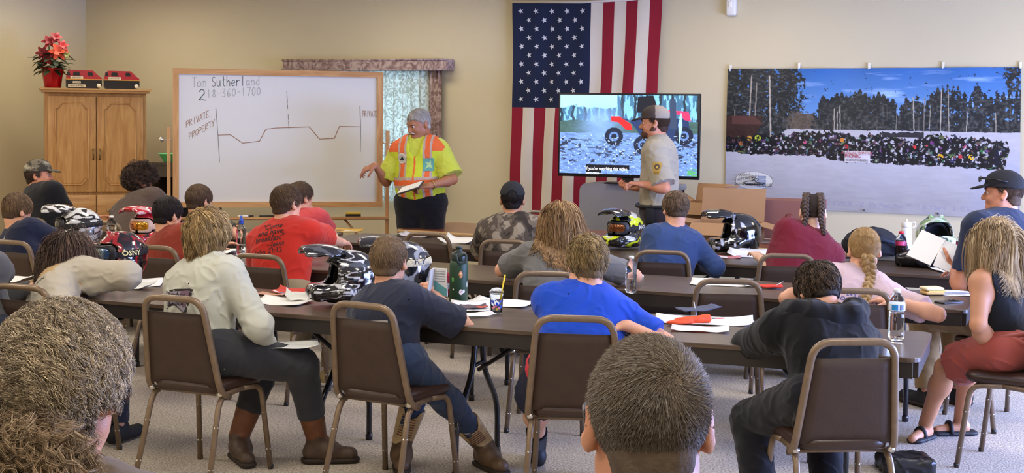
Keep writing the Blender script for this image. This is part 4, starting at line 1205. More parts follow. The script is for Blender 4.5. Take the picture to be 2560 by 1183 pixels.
MB().box(((U0+U1)/2, 0, bz1 + .015), (ww + .1, .05, .03)).build('head_rail', m_wmetal, t)
n = 17; xs0, xs1 = U0 - .03, U1 + .05
for i in range(n):
    xc = xs0 + (i + .5) * (xs1 - xs0) / n; m = MB(); w2 = .050; vs = []
    for z_ in (bz0, bz1):
        for j in range(5):
            s_ = -1 + j / 2; x_ = xc + s_ * w2; y_ = .012 * s_ + .008 * (1 - s_ * s_); vs.append((x_, y_ - .001, z_)); vs.append((x_, y_ + .0005, z_))
    fs = [(2*j, 2*j+2, 10+2*j+2, 10+2*j) for j in range(4)] + [(2*j+3, 2*j+1, 10+2*j+1, 10+2*j+3) for j in range(4)]
    m.add(vs, fs, None, True).build('slat', m_bl, t)
def drape_mat():
    m = bpy.data.materials.new('drape_fabric'); m.use_nodes = True; nt = m.node_tree; b = nt.nodes['Principled BSDF']; b.inputs['Roughness'].default_value = .9
    tc = nt.nodes.new('ShaderNodeTexCoord'); n = nt.nodes.new('ShaderNodeTexNoise'); n.inputs['Scale'].default_value = 9; n.inputs['Detail'].default_value = 7; n.inputs['Distortion'].default_value = 3
    nt.links.new(tc.outputs['Object'], n.inputs['Vector']); cr = nt.nodes.new('ShaderNodeValToRGB'); e = cr.color_ramp.elements
    e[0].position = .40; e[0].color = (*hexc('#7D6560'), 1); e[1].position = .6; e[1].color = (*hexc('#B5A197'), 1); k = e.new(.5); k.color = (*hexc('#9C8580'), 1)
    nt.links.new(n.outputs['Fac'], cr.inputs['Fac']); nt.links.new(cr.outputs['Color'], b.inputs['Base Color']); return m
m_dr = drape_mat()
va, vb = wu(W(710, 160, .12)), wu(W(1122, 160, .12)); vz0, vz1 = W(1110, 176, .14).z, W(900, 148, .14).z
t = thing('valance', 'mauve patterned fabric valance above the window', 'valance'); setM(t, WF)
MB().box(((va+vb)/2, -.075, (vz0+vz1)/2), (vb - va, .15, vz1 - vz0), None, .012).build('valance_box', m_dr, t)
m = MB(); m.tube([(va, -.155, vz1 - .008), (vb, -.155, vz1 - .008)], .010, 6).tube([(va, -.155, vz0 + .008), (vb, -.155, vz0 + .008)], .010, 6); m.build('piping', m_dr, t)
dx0, dx1 = wu(W(1071, 200, .06)), wu(W(1106, 200, .06)); m = MB(); vs = []; nn = 12
for z_ in (bz0 - .02, vz0):
    for i in range(nn + 1): x_ = dx0 + (dx1 - dx0) * i / nn; y_ = -.065 + .018 * math.sin(i * 1.9); vs += [(x_, y_, z_), (x_, y_ + .004, z_)]
q = 2*(nn+1); m.add(vs, [(2*i, 2*i+2, q+2*i+2, q+2*i) for i in range(nn)] + [(2*i+3, 2*i+1, q+2*i+1, q+2*i+3) for i in range(nn)], None, True)
tag(m.build('side_drape', m_dr), 'mauve patterned side drape at the right edge of the window', 'drape').matrix_world = WF

# --- hanging flag
def flag():
    nu, nv = 13 * 6, 150
    tl, tr, bl, br = W(1281, 8, .05), W(1656, -3, .05), W(1277, 645, .05), W(1618, 652, .05)
    V = []; 
    for j in range(nv + 1):
        v = j / nv
        for i in range(nu + 1):
            u = i / nu; k = u + .010 * math.sin(v * 6) * (1 - u)
            sag = -.02 * math.sin(PI * u) * (1 - v) * 0.8
            p = (tl * (1-k) + tr * k) * (1-v) + (bl * (1-k) + br * k) * v
            y = .020 * math.sin(u * 16 + v * 3.0) * (.25 + v) + .012 * math.sin(u * 37 + v * 5 + 1) * (.3 + v * .8) + .010 * math.sin(v * 22 + u * 9) * (.3 + .5 * v) * (1-v*.5)
            V.append(p - wn * y + Vector((0, 0, sag)))
    V = np.array([p[:] for p in V], np.float32)
    W1 = nu + 1; a = (np.arange(nv)[:, None] * W1 + np.arange(nu)[None]).reshape(-1)
    F = np.stack([a, a + W1, a + W1 + 1, a + 1], 1)
    iu = a % W1; iv = a // W1; st_ = iu // 6; un = (st_ < 7) & (iv < nv * .405)
    mi = np.where(un, 2, np.where(st_ % 2 == 0, 0, 1))
    V2 = V + np.array(wn[:], np.float32) * .0015; F2 = F[:, ::-1] + len(V)
    mr, mw, mbu = mcloth('flag_red', '#8E1F2F', var=.02), mcloth('flag_cream', '#D8CEBB', var=.02), mcloth('flag_navy', '#1F2740', var=.02)
    t = thing('flag', 'large red, white and blue flag hanging stripes down on the front wall', 'flag', W(1466, 8))
    o = nmesh('cloth', np.concatenate([V, V2]) - np.array(t.location[:]), np.concatenate([F, F2]), [mr, mw, mbu], t, True, None, np.concatenate([mi, mi]))
    Vg = V.reshape(nv + 1, nu + 1, 3)
    def at(u, v):
        x = u * nu; y = v * nv; i = min(int(x), nu - 1); j = min(int(y), nv - 1); fx, fy = x - i, y - j
        return Vector(((Vg[j, i] * (1-fx) + Vg[j, i+1] * fx) * (1-fy) + (Vg[j+1, i] * (1-fx) + Vg[j+1, i+1] * fx) * fy).tolist())
    ms = mat('star_white', '#D4D6DA', .8); r = .031; k = 0
    for row in range(11):
        cnt = 5 if row % 2 == 0 else 4
        for c in range(cnt):
            v = .405 * (row + .9) / 11.8; u = (7/13) * ((c + .5) / 5 if cnt == 5 else (c + 1) / 5) * .98 + .008
            vs = []
            for q in range(10):
                a_ = PI/2 + .3 + q * PI/5; rr = r if q % 2 == 0 else r * .40
                vs.append(at(u + rr * math.cos(a_) / 1.56, v - rr * math.sin(a_) / 2.55) - wn * .002)
            vs.append(at(u, v) - wn * .002); off = Vector(t.location)
            MB().add([x - off for x in vs], [(10, q, (q+1) % 10) for q in range(10)]).build('star', ms, t)
    MB().tube([tl - wn * .004 - off - wd*.0 + Vector((0,0,.012)), (tl + tr) / 2 - off + Vector((0, 0, -.01)), tr - off + Vector((0, 0, .012))], .012, 6).build('header', mw, t)
flag()
# --- television on its cart
a_, b_ = D(1397, 232, 11.80), D(1751, 234, 11.35); xt = b_ - a_; xt.z = 0; TV = frameM((a_.x, a_.y, 0), xt); tw = xt.length
tz1 = a_.z; tz0 = D(1394, 440, 11.80).z
t = thing('television', 'wide flat television showing a muddy quad bike video with captions', 'television'); setM(t, TV)
MB().box((tw/2, .02, (tz0+tz1)/2), (tw, .035, tz1 - tz0), None, .004).box((tw/2, .05, (tz0+tz1)/2 - .08), (tw*.7, .04, (tz1-tz0)*.6), None, .01).build('bezel', m_black, t)
NW, NH = 346, 200
def tvpic():
    x, y = np.meshgrid(np.arange(NW) / NW, np.arange(NH) / NH); q = lambda h: np.array(hexc(h))
    C = np.zeros((NH, NW, 3)); n1 = fbm(x * 12, y * 12, 1); n2 = fbm(x * 40, y * 60, 2); n3 = fbm(x * 60, y * 9, 3)
    sky = q('#7FBEEB') * (1 - n1[..., None] * .3); woods = q('#3E6A8C') * (.4 + 1.2 * n3[..., None]) + q('#1A2A3A') * .5
    trunk = (np.sin(x * 70 + n1 * 2) > .82)[..., None]
    C[:] = np.where((n3 > .52)[..., None], sky, woods); C = np.where(trunk & (y < .38)[..., None], q('#26333F'), C)
    C = np.where(((y < .1 + .1 * n1) & (x < .42))[..., None], q('#9BD6F4'), C)
    g = q('#3F5A57') * (.6 + .8 * n2[..., None]); C = np.where(((y > .30 + .05 * n1) & (y < .5))[..., None], g, C)
    mud = q('#5A78B4') * (.25 + 1.3 * n2[..., None]) + q('#8FB2EA') * .25 * (n1[..., None]); C = np.where((y > .46 + .03 * n1)[..., None], mud, C)
    dk = (n2 < .40) & (y > .55) & (y < .85); C = np.where(dk[..., None], q('#2A3148'), C)
    sm = np.exp(-(((x - .30) / .13) ** 2 + ((y - .36) / .22) ** 2)) * (.6 + .6 * n1); C = C * (1 - np.clip(sm, 0, .85)[..., None]) + q('#7FA3DC') * np.clip(sm, 0, .85)[..., None]
    def disc(cx, cy, r, col, r2=0): 
        nonlocal C; d = np.hypot((x - cx) * 1.73, y - cy); C = np.where(((d < r) & (d >= r2))[..., None], q(col), C)
    def poly(pts, col):
        nonlocal C; ins = np.zeros(x.shape, bool); n = len(pts)
        for i in range(n):
            x1, y1 = pts[i]; x2, y2 = pts[(i+1) % n]
            if y1 == y2: continue
            c = ((y1 > y) != (y2 > y)) & (x < (x2 - x1) * (y - y1) / (y2 - y1) + x1); ins ^= c
        C = np.where(ins[..., None], q(col), C)
    poly([(.38, .27), (.5, .30), (.56, .42), (.62, .58), (.95, .55), (.93, .3), (.7, .25), (.52, .33)], '#24355E')
    for cx, cy in ((.40, .52), (.61, .62), (.90, .50)): disc(cx, cy, .115, '#1C2438'); disc(cx, cy, .06, '#5877B0'); disc(cx, cy, .035, '#1C2438')
    poly([(.375, .265), (.44, .27), (.52, .36), (.535, .44), (.49, .44), (.43, .34), (.38, .33)], '#E3272B'); poly([(.56, .15), (.62, .14), (.64, .2), (.57, .2)], '#E84060')
    poly([(.76, .18), (.93, .2), (.95, .32), (.9, .3), (.88, .24), (.77, .22)], '#D83560'); poly([(.57, .02), (.68, .0), (.72, .2), (.56, .22)], '#151823'); poly([(.80, .05), (.84, .05), (.85, .42), (.8, .42)], '#33405C')
    poly([(.86, .36), (.88, .2), (.89, .38), (.87, .6)], '#9CC4F0')
    sp = fbm(x * 90, y * 90, 9); C = np.where(((sp > .73) & (y > .5))[..., None], q('#BFD6F8'), C)
    C = np.where(((y > .90 + .2 * (n2 - .5)) & (x > .93) & (n2 > .45))[..., None], q('#4E9A5A') * (.5 + n2[..., None]), C)
    for (x0, x1, y0, y1) in ((.197, .515, .878, .936), (.197, .31, .938, .985)): C = np.where(((x > x0) & (x < x1) & (y > y0) & (y < y1))[..., None], q('#10131C'), C)
    return np.clip(C, 0, 1.2)
def raster_plane(name, C, P00, P10, P01, P11, m, parent, wave=None, back=None):
    h, w_ = C.shape[:2]; u = np.linspace(0, 1, w_ )[None, :, None]; v = np.linspace(0, 1, h)[:, None, None]
    A = lambda p: np.array(p[:], np.float32)
    P = (A(P00) * (1-u) + A(P10) * u) * (1-v) + (A(P01) * (1-u) + A(P11) * u) * v
    if wave is not None: P = P + wave(u, v)
    a = (np.arange(h-1)[:, None] * w_ + np.arange(w_-1)[None]).reshape(-1); F = np.stack([a, a + w_, a + w_ + 1, a + 1], 1)
    return nmesh(name, P.reshape(-1, 3), F, m, parent, True, C.reshape(-1, 3))
m_scr = bpy.data.materials.new('lit_screen'); m_scr.use_nodes = True; nt = m_scr.node_tree; at_ = nt.nodes.new('ShaderNodeAttribute'); at_.attribute_name = 'Col'; b = nt.nodes['Principled BSDF']
b.inputs['Base Color'].default_value = (.01, .01, .01, 1); b.inputs['Roughness'].default_value = .15; nt.links.new(at_.outputs['Color'], b.inputs['Emission Color']); b.inputs['Emission Strength'].default_value = 1.15
e_ = .016
sc = raster_plane('screen', tvpic(), (e_, -.0005, tz1 - e_), (tw - e_, -.0005, tz1 - e_), (e_, -.0005, tz0 + e_ + .012), (tw - e_, -.0005, tz0 + e_ + .012), m_scr, t)
m_cap = mat('caption_white', '#FFFFFF', .5, emit=(1, 1, 1), estr=.9)
th_ = tz1 - tz0
flat_text("If you're watching this video", None, tw * .205, tz1 - th_ * .915, .038, m_cap, sc, 'caption', y=-.002, align='LEFT', sx=.85)
flat_text("awesome", None, tw * .205, tz1 - th_ * .965, .036, m_cap, sc, 'caption', y=-.002, align='LEFT', sx=.85)
MB().box((tw/2, .03, tz0 - .02), (.10, .03, .05)).box((tw/2, .03, tz0 - .045), (.36, .2, .012), None, .005).build('stand', m_black, t)
m_gry = mat('grey_plastic', '#8C8D90', .5, bump=.3, bscale=120)
cz_ = tz0 - .052; q0, q1 = plane_hit(1446, 470, TV).x, plane_hit(1690, 470, TV).x
t = thing('media_cart', 'tall grey moulded plastic cart carrying the television', 'cart'); setM(t, TV @ Matrix.Translation(((q0+q1)/2, .05, 0)))
cw = q1 - q0; m = MB(); 
pl = [(p[0], p[1]) for p in MB.rr(cw/2, cz_/2, .07, 0, 6)]
m.prism([(p[0], p[1] + cz_/2 + .04) if p[1] < 0 else (p[0], p[1] + cz_/2) for p in pl], -.02, .03, Matrix(((1, 0, 0, 0), (0, 0, 1, 0), (0, 1, 0, 0), (0, 0, 0, 1)))).build('front_panel', m_gry, t)
MB().box((0, .22, cz_ - .03), (cw - .06, .42, .05), None, .01).build('top_shelf', m_gry, t); MB().box((0, .22, .2), (cw - .06, .40, .04), None, .01).build('shelf', m_gry, t)
for sx in (-1, 1): 
    MB().tube([(sx*(cw/2 - .06), .40, .05), (sx*(cw/2 - .06), .40, cz_ - .03)], .018, 8).build('leg', m_black, t)
    for y_ in (.03, .40): MB().lathe([(0, -.012), (.03, -.012), (.03, .012), (0, .012)], 14, M=Matrix.Translation((sx*(cw/2 - .06), y_, .030)) @ Matrix.Rotation(PI/2, 4, 'Y')).build('caster', m_black, t)
# --- banner
BW_, BH_ = 760, 372
def bannerpic():
    x, y = np.meshgrid(np.arange(BW_) / BW_, np.arange(BH_) / BH_); q = lambda h: np.array(hexc(h)); N = lambda a, b, s, o=4: fbm(x * a, y * b, s, o)[..., None]
    X, Y = x[..., None], y[..., None]
    sky = q('#2F68AE') * (1 - np.clip(Y / .42, 0, 1)) + q('#6F9ED2') * np.clip(Y / .42, 0, 1); cl = N(7, 26, 5); sky = sky + np.clip(cl - .56, 0, 1) * 1.6 * q('#C9D9EA') * np.clip(1.3 - abs(Y - .12) * 4, .15, 1)
    C = sky.copy()
    tr = N(110, 95, 6); tr2 = N(150, 18, 7, 3)
    dark = q('#24282A') * (.3 + 1.5 * tr) + q('#6A6A62') * np.clip(tr - .55, 0, 1) * 1.5 + q('#5E5A52') * np.clip(tr2 - .60, 0, 1) * 2.2 * (Y > .25)
    nz = fbm(x * 150, y * 85, 6, 4); nb = fbm(x * 45, y * 26, 8, 3); den = np.zeros(x.shape)
    trees = [(c, 0, .030, 1.1) for c in (.0, .03, .062, .095, .13, .165, .20)] + [(.235, .0, .030, .85), (.265, .02, .022, .62)] + [(c, .165 + .05 * abs(c - .47) / .1 * .5 + .02 * math.sin(c * 90), .020, 1.3) for c in np.arange(.345, .60, .016)]
    trees += [(c, t_, .019, .95) for c, t_ in ((.615, .25), (.63, .20), (.65, .22), (.665, .18), (.685, .24), (.70, .22), (.715, .17), (.735, .13), (.75, .12), (.765, .11), (.785, .12), (.80, .12), (.82, .16), (.84, .2), (.862, .10), (.885, .17), (.905, .18), (.925, .15), (.945, .16), (.965, .15), (.985, .15), (1.0, .14))] + [(.975, .0, .03, .75)]
    for cx_, t_, w_, k_ in trees:
        ww_ = w_ * np.clip((y - t_) / .10, 0.02, 1) ** .6 if t_ > .01 else w_; d_ = k_ * np.exp(-((x - cx_) / ww_) ** 2) * (y > t_)
        if cx_ > .97 and t_ == 0: d_ = d_ * (y < .16)
        den = np.maximum(den, d_)
    low = np.clip((y - .28) / .08, 0, 1) * (x > .30) + np.clip((y - .18) / .2, 0, 1) * (x < .24) + np.clip((y - .32) / .05, 0, 1) * (x <= .30) * (x >= .24); den = np.maximum(den, low * 1.1)
    m = (den + (nz - .5) * 1.5 + (nb - .5) * .9 > .52) & (y < .45 + .1 * (x < .2)); C = np.where(m[..., None], dark, C)
    br = np.exp(-((x - .27) / .05) ** 2) * np.clip((y - .28) / .06, 0, 1) * (y < .47); C = np.where((br + (nz - .5) > .5)[..., None], q('#5E5348') * (.4 + 1.1 * N(120, 90, 12)), C)
    for cx, w_, a_, b_, col in ((.085, .0022, .05, .44, '#A79C8C'), (.105, .002, .1, .44, '#8F8678'), (.158, .003, .05, .50, '#B4A998'), (.03, .002, .3, .6, '#8A7F70'), (.385, .0013, .28, .44, '#B8AE9C'), (.405, .0013, .26, .44, '#CFC6B6'), (.395, .001, .3, .44, '#CFC6B6'), (.655, .002, .2, .46, '#A9A496'), (.745, .0017, .15, .47, '#B5AE9E'), (.77, .0015, .15, .47, '#A29A8A'), (.83, .0013, .3, .46, '#C9C2B2'), (.71, .001, .25, .46, '#A29A8A'), (.60, .001, .25, .44, '#8A8478'), (.69, .001, .2, .45, '#8A8478'), (.92, .0015, .3, .5, '#A09888')):
        mm = (np.abs(x - cx - (y - .3) * .02 * np.sin(cx * 50)) < w_) & (y > a_) & (y < b_); C = np.where(mm[..., None], q(col) * (.7 + .5 * tr), C)
    snow = q('#BDBBC0') * (.86 + .2 * N(30, 60, 13)) ; low = np.clip((Y - .62) / .3, 0, 1); snow = snow * (1 - low) + q('#A5A1A2') * (.85 + .25 * N(20, 70, 15)) * low
    blue = np.clip((X - .8) / .2, 0, 1) * np.clip((Y - .5) / .2, 0, 1); snow = snow * (1 - .35 * blue) + q('#8FA0CC') * .35 * blue
    C = np.where((y > .425 + np.clip((.22 - x) / .06, 0, 1) * .10 + .01 * fbm(x * 40, y * 0, 16)  )[..., None], snow, C)
    # shed at the left, distant crowd line
    sh = (x < .135 - abs(y - .36) * .25) & (y > .34) & (y < .6) & (x < .13); C = np.where(sh[..., None], q('#3A2622') * (.6 + .9 * tr), C); roof = (y > .34) & (y < .40) & (x > .02) & (x < .10 + (y - .34) * .6); C = np.where(roof[..., None], q('#5A3A34'), C)
    th = np.interp(x, [0, .2, .28, .4, .44, .55, .64, .66, .72, .85, .92, .96, 1], [.50, .47, .45, .44, .465, .455, .50, .49, .45, .47, .48, .50, .8]) + (fbm(x * 110, y * 0 + 9, 17) - .5) * .05
    bo = np.interp(x, [0, .1, .3, .43, .6, .9, .95, 1], [.60, .615, .61, .65, .66, .675, .67, .3]) + (fbm(x * 60, y * 0 + 5, 18) - .5) * .03
    cr = (y > th) & (y < bo) & (fbm(x * 120, y * 60, 19, 3) > .33); k = N(130, 70, 20, 2); hue = np.stack([vnoise(x * 75, y * 45, 21 + i) for i in range(3)], -1)
    cc = q('#15161B') * (.5 + k) + np.where((k > .66), hue ** 2 * .20 + .03, 0); C = np.where(cr[..., None], cc, C)
    far = (y > .44 + (fbm(x * 60, y * 0, 31) - .5) * .03) & (y < .475) & (x > .55) & (x < .69); C = np.where(far[..., None], q('#2E2C30') * (.6 + tr), C)
    for cx, cy, r, col in ((.115, .50, .014, '#D7E83A'), (.085, .50, .011, '#D9A13A'), (.285, .52, .008, '#D05A80'), (.415, .50, .010, '#D98A3A'), (.845, .60, .012, '#E8B81E'), (.745, .60, .012, '#D8A51E'), (.66, .54, .008, '#D83A3A'), (.70, .52, .008, '#D04A5A'), (.43, .545, .009, '#C0303A'), (.81, .595, .009, '#C03A40'), (.825, .53, .008, '#C04A6A'), (.055, .54, .010, '#B06A3A')):
        mm = ((x - cx) * 2.04) ** 2 + (y - cy) ** 2 < (r * 1.6) ** 2; C = np.where((mm & (fbm(x * 160, y * 90, 41, 2) > .42))[..., None], q(col) * .9, C)
    mm = (np.abs(x - .925) < .006) & (y > .53) & (y < .65); C = np.where(mm[..., None], q('#15182A'), C)
    sg = (x > .425) & (x < .512) & (y > .575) & (y < .655); C = np.where(sg[..., None], q('#D8D2D2'), C)
    tx = (np.abs(y - .70) < .0) ; bt = (y > .93) & (y < .965) & (fbm(x * 130, y * 60, 33, 2) > .56) & (x > .08) & (x < .85); C = np.where(bt[..., None], q('#9A97A0'), C)
    el = ((x - .105) / .068) ** 2 + ((y - .805) / .062) ** 2; C = np.where((el < 1.08)[..., None], q('#77746E'), C); C = np.where((el < 1)[..., None], q('#D6D4CC'), C)
    for i in range(9): mm = (np.abs(y - .772 - i * .009) < .0026) & (x > .118) & (x < .150 - i * .0) & (el < .9); C = np.where(mm[..., None], q('#6B7C9E'), C)
    return np.clip(C, 0, 1)
P00, P10, P01, P11 = W(1820, 172, .02), W(2553, 168, .02), W(1811, 515, .02), W(2548, 548, .02)
t = thing('banner', 'long vinyl banner printed with a snowy group photograph, hung on the front wall', 'banner', P01); off = Vector(P01)
m_ban = mat('banner_vinyl', '#808080', .38, attr='Col', bump=.25, bscale=3.5)
m_ban.node_tree.nodes['Bump'].inputs['Distance'].default_value = .05
wv = lambda u, v: np.array((-wn)[:], np.float32) * ((.010 * np.sin(u * 25 + v * 2) * np.exp(-v * 4) + .006 * np.sin(u * 9 + v * 6))[..., ])
ban = raster_plane('printed_sheet', bannerpic(), P00 - off, P10 - off, P01 - off, P11 - off, m_ban, t, wv)
def bpt(u, v): return ((P00 * (1-u) + P10 * u) * (1-v) + (P01 * (1-u) + P11 * u) * v)
m_bt = mat('print_red', '#A8474E', .6); m_bk = mat('print_black', '#2A2A2E', .6)
def btext(txt, u, v, size, m, **k):
    p = bpt(u, v) - wn * .018; o = flat_text(txt, None, 0, 0, size, m, t, 'printed_lettering', **k); o.matrix_world = Matrix.Translation(p) @ Matrix.Rotation(WALL_A, 4, 'Z'); 
    o.parent = t; o.matrix_parent_inverse = Matrix(); o.matrix_basis = Matrix.Translation(p - off) @ Matrix.Rotation(WALL_A, 4, 'Z')
btext('ANNUAL WINTER', .468, .597, .032, m_bt); btext('PICNIC', .455, .622, .042, m_bt, bold=.0008); btext('SNOWMOBILERS', .47, .647, .024, m_bk)
btext('SNOWMOBILE CLUB', .105, .845, .036, m_bk, sx=1.0); btext('Annual', .072, .775, .034, m_bk, shear=.4, rot=R(-8)); btext('DRIFTSKIPPERS', .082, .798, .032, m_bk, rot=R(-12), shear=.3)
lg = MB()
def lgp(u, v): p = bpt(u, v) - wn * .019 - off; return p
for ln in ([(.068, .825), (.085, .812), (.10, .808), (.118, .79), (.125, .80), (.112, .815), (.135, .822), (.15, .822), (.14, .829), (.08, .832), (.068, .825)], [(.08, .836), (.15, .834)], [(.10, .79), (.108, .78), (.114, .786), (.104, .80), (.118, .81)]):
    lg.tube([lgp(*p) for p in ln], .004, 4)
lg.build('printed_emblem', m_bk, t)
for i, (px, py) in enumerate(((1827, 165), (1998, 160), (2173, 160), (2358, 158), (2551, 158))):
    p = W(px, py + 8, .01)
    m = MB(); m.box((0, -.008, .012), (.022, .010, .05), None, .004).tube(rounded([(0, -.012, -.005), (0, -.022, -.02), (0, -.034, -.012), (0, -.034, .0)], .01, 4), .004, 6)
    c = m.build('wall_hook', mat('clear_hook', '#E4E0D4', .3)); c.matrix_world = Matrix.Translation(p) @ Matrix.Rotation(WALL_A, 4, 'Z')
    tag(c, ('leftmost', 'second from the left', 'middle', 'second from the right', 'rightmost')[i] + ' white adhesive hook along the top of the banner', 'hook', 'hooks along the banner')
for px, py in ((1980, 521), (2160, 529), (2345, 537)):
    p = W(px, py - 3, .034); g = MB().lathe([(.004, 0), (.010, 0), (.010, .002), (.004, .002)], 14, M=Matrix.Translation(p - off) @ Matrix.Rotation(WALL_A, 4, 'Z') @ Matrix.Rotation(PI/2, 4, 'X')).build('grommet', mat('grommet', '#6A6A6E', .4, metal=.7), t)
# --- wall detector
p = W(1831, 18, 0); t = thing('motion_detector', 'small white motion detector high on the front wall', 'detector', (0, 0, 0)); setM(t, Matrix.Translation(p) @ Matrix.Rotation(WALL_A, 4, 'Z'))
MB().box((0, -.03, 0), (.085, .06, .15), None, .015).build('housing', m_wmetal, t); MB().box((0, -.062, .02), (.03, .008, .05), None, .004).build('lens', mat('detector_lens', '#F4F2EA', .3), t)
# --- outlet on the left wall, low
p = RM @ Vector((0, (D(8, 560, 13.4) - corner).length, 0))
# ------------------------------------------------------------------ helmets
def q_(h): return np.array(hexc(h), np.float32)
m_shell = mat('helmet_shell', '#808080', .12, attr='Col', coat=1.0)
m_lin = mat('helmet_foam', '#101012', .9)
def helmet(label, p, yaw, pattern, peak='#111114', peak2=None, lens=None, strap=None, txt=None, pitch=0.0, roll=0.0, s=1.0, smooth=False, grp=None):
    """p: base centre; yaw in degrees (0 faces away from the camera, 90 faces left)"""
    t = thing('off_road_helmet', label, 'helmet'); M = Matrix.Translation(p) @ Matrix.Rotation(R(yaw), 4, 'Z') @ Matrix.Rotation(R(pitch), 4, 'X') @ Matrix.Rotation(R(roll), 4, 'Y') @ Matrix.Scale(s, 4); setM(t, M)
    hol = [('add', ell((0, -.005, .13), (.098, .118, .115)), 0), ('add', ell((0, 0, .02), (.085, .10, .08)), .03)]
    holf = lambda P: sdf_eval(hol, P)
    port = rbx((0, .17, .160), (.098, .115, .050), .035)
    P = [('add', ell((0, -.022, .150), (.124, .152, .128)), 0), ('add', ell((0, -.03, .075), (.112, .130, .085)), .05)]
    P += [('add', cone((-.095, .03, .07), (-.05, .15, .065), .042, .034), .04), ('add', cone((.095, .03, .07), (.05, .15, .065), .042, .034), .04), ('add', cone((-.05, .15, .065), (.05, .15, .065), .034, .034), .04),
          ('add', ell((0, .165, .07), (.045, .035, .042)), .02)]
    P += [('sub', port, .012), ('sub', holf, 0), ('int', half((0, 0, .008), (0, -.10, -1)), .006),
          ('sub', cone((-.03, .19, .066), (-.03, .21, .066), .009, .009), .003), ('sub', cone((.03, .19, .066), (.03, .21, .066), .009, .009), .003), ('sub', rbx((0, -.175, .13), (.05, .02, .008), .006), .004)]
    if not smooth:
        P += [('add', cone((sx * .118, .04, .085), (sx * .10, -.09, .11), .012, .006), .02) for sx in (-1, 1)] + [('add', cone((sx * .035, -.15, .19), (sx * .04, .04, .272), .006, .010), .02) for sx in (-1, 1)]
    def col(V):
        c = pattern(V); inn = sdf_eval(hol, V) < .004; pf = (np.abs(port(V)) < .006); c = np.where((inn | pf)[:, None], q_('#0C0C0E'), c); return c
    sh = sdf_obj('shell', P, (-.17, -.21, -.01), (.17, .22, .30), .0055, m_shell, t, col)
    # liner inside
    sdf_obj('liner', [('add', holf, 0), ('sub', ell((0, .02, .11), (.082, .105, .098)), .01), ('sub', rbx((0, .13, .15), (.085, .1, .05), .03), .01), ('sub', cone((0, 0, -.05), (0, 0, .06), .08, .08), .01), ('int', half((0, 0, .015), (0, 0, -1)), 0)], (-.12, -.14, 0), (.12, .14, .26), .008, m_lin, t)
    # peak
    if peak:
        PK = [('add', ell((0, .140, .250), (.105, .150, .055)), 0), ('sub', ell((0, .135, .223), (.112, .165, .062)), .0), ('int', half((0, .05, .2), (0, -1, 0)), .0), ('int', half((0, .0, .25), (0, -.15, -1)), 0),
              ('sub', rbx((0, .32, .3), (.03, .03, .1), .02), .01), ('add', rbx((0, .08, .284), (.070, .065, .005), .004, np.array(Matrix.Rotation(R(6), 3, 'X'), np.float32)), .012), ('int', half((0, .235, .2), (0, 1, 0)), .01)]
        pc = lambda V: np.where(((np.abs(V[:, 0]) + .25 * np.sin(V[:, 1] * 60) * .05 > .045) & (pnoise(V, 9, 4, 1) > -.2))[:, None], q_(peak2 or peak), q_(peak))
        sdf_obj('peak', PK, (-.13, .02, .2), (.13, .32, .34), .005, m_shell, t, pc)
    if lens:
        g = [('add', ell((0, .0, .160), (.112, .150, .115)), 0), ('sub', ell((0, .0, .160), (.104, .142, .107)), 0)]
        lensb = rbx((0, .15, .160), (.080, .09, .034), .03); gfr = rbx((0, .15, .160), (.094, .09, .045), .035)
        nose = rbx((0, .15, .118), (.016, .09, .014), .01)
        gg = sdf_obj('goggles', g + [('int', gfr, 0), ('sub', lensb, 0), ('sub', nose, 0), ('disp', lambda P_: P_[:, 0] * 0 - .004, 0)], (-.13, .03, .08), (.13, .17, .24), .005, mat('goggle_frame_' + (strap or '#111').strip('#'), strap or '#15151A', .4), t)
        L0 = lens; 
        lc = lambda V: q_(L0[0]) * (1 - np.clip((V[:, :1] + .09) / .18, 0, 1)) + q_(L0[1]) * np.clip((V[:, :1] + .09) / .18, 0, 1)
        ml = mat('goggle_lens', '#888888', .08, metal=.75, attr='Col', coat=1.0)
        sdf_obj('lens', g + [('int', lensb, 0), ('sub', nose, 0)], (-.13, .03, .08), (.13, .17, .24), .005, ml, gg, lc)
    if strap:
        band = [('add', ell((0, -.022, .150), (.1285, .1565, .1325)), 0), ('sub', ell((0, -.022, .150), (.1235, .1515, .1275)), 0), ('int', half((0, 0, .178), (0, .08, 1)), 0), ('int', half((0, 0, .138), (0, -.08, -1)), 0), ('int', half((0, .085, 0), (0, 1, 0)), 0)]
        st_ = sdf_obj('strap', band, (-.15, -.2, .1), (.15, .1, .2), .005, mat('strap_' + strap.strip('#'), strap, .7), t)
    if txt:
        for (s_, o, xd, yd, size, c, kw) in txt:
            body = band if (strap and kw.pop('on_strap', 0)) else P
            decal_text(None, body, s_, Vector(o), xd, yd, size, mat('decal_' + c.strip('#'), c, .4), 'lettering', t, sub=1, **kw)
    return t
def pat(base, acc, thr=.35, sc=5, seed=1, acc2=None, stretch=(1, 1, 1)):
    def f(V):
        n = pnoise(V * np.array(stretch, np.float32), sc, seed, 2); n2 = pnoise(V * np.array(stretch, np.float32), sc * 1.3, seed + 5, 2)
        c = np.where((np.abs(n) < thr)[:, None], q_(acc), q_(base))
        if acc2: c = np.where((n2 > .55)[:, None], q_(acc2), c)
        return c.astype(np.float32)
    return f
RX = (0, 1, 0)   # reading direction on the right-hand shell side runs backwards
helmet('black and white off-road helmet with an empty eye port, beside the white-shirted person', G(862, 762, TH), 112, pat('#0E0E11', '#C9CBCB', .075, 5.0, 3, '#4A4D52', (1.2, .8, 2.6)), '#0E0E11', '#4A4C50', None, None,
       [('RAIDER', (-.12, -.045, .070), (0, -1, .12), (0, .1, 1), .034, '#D8D8D8', dict(bold=.02))], pitch=2)
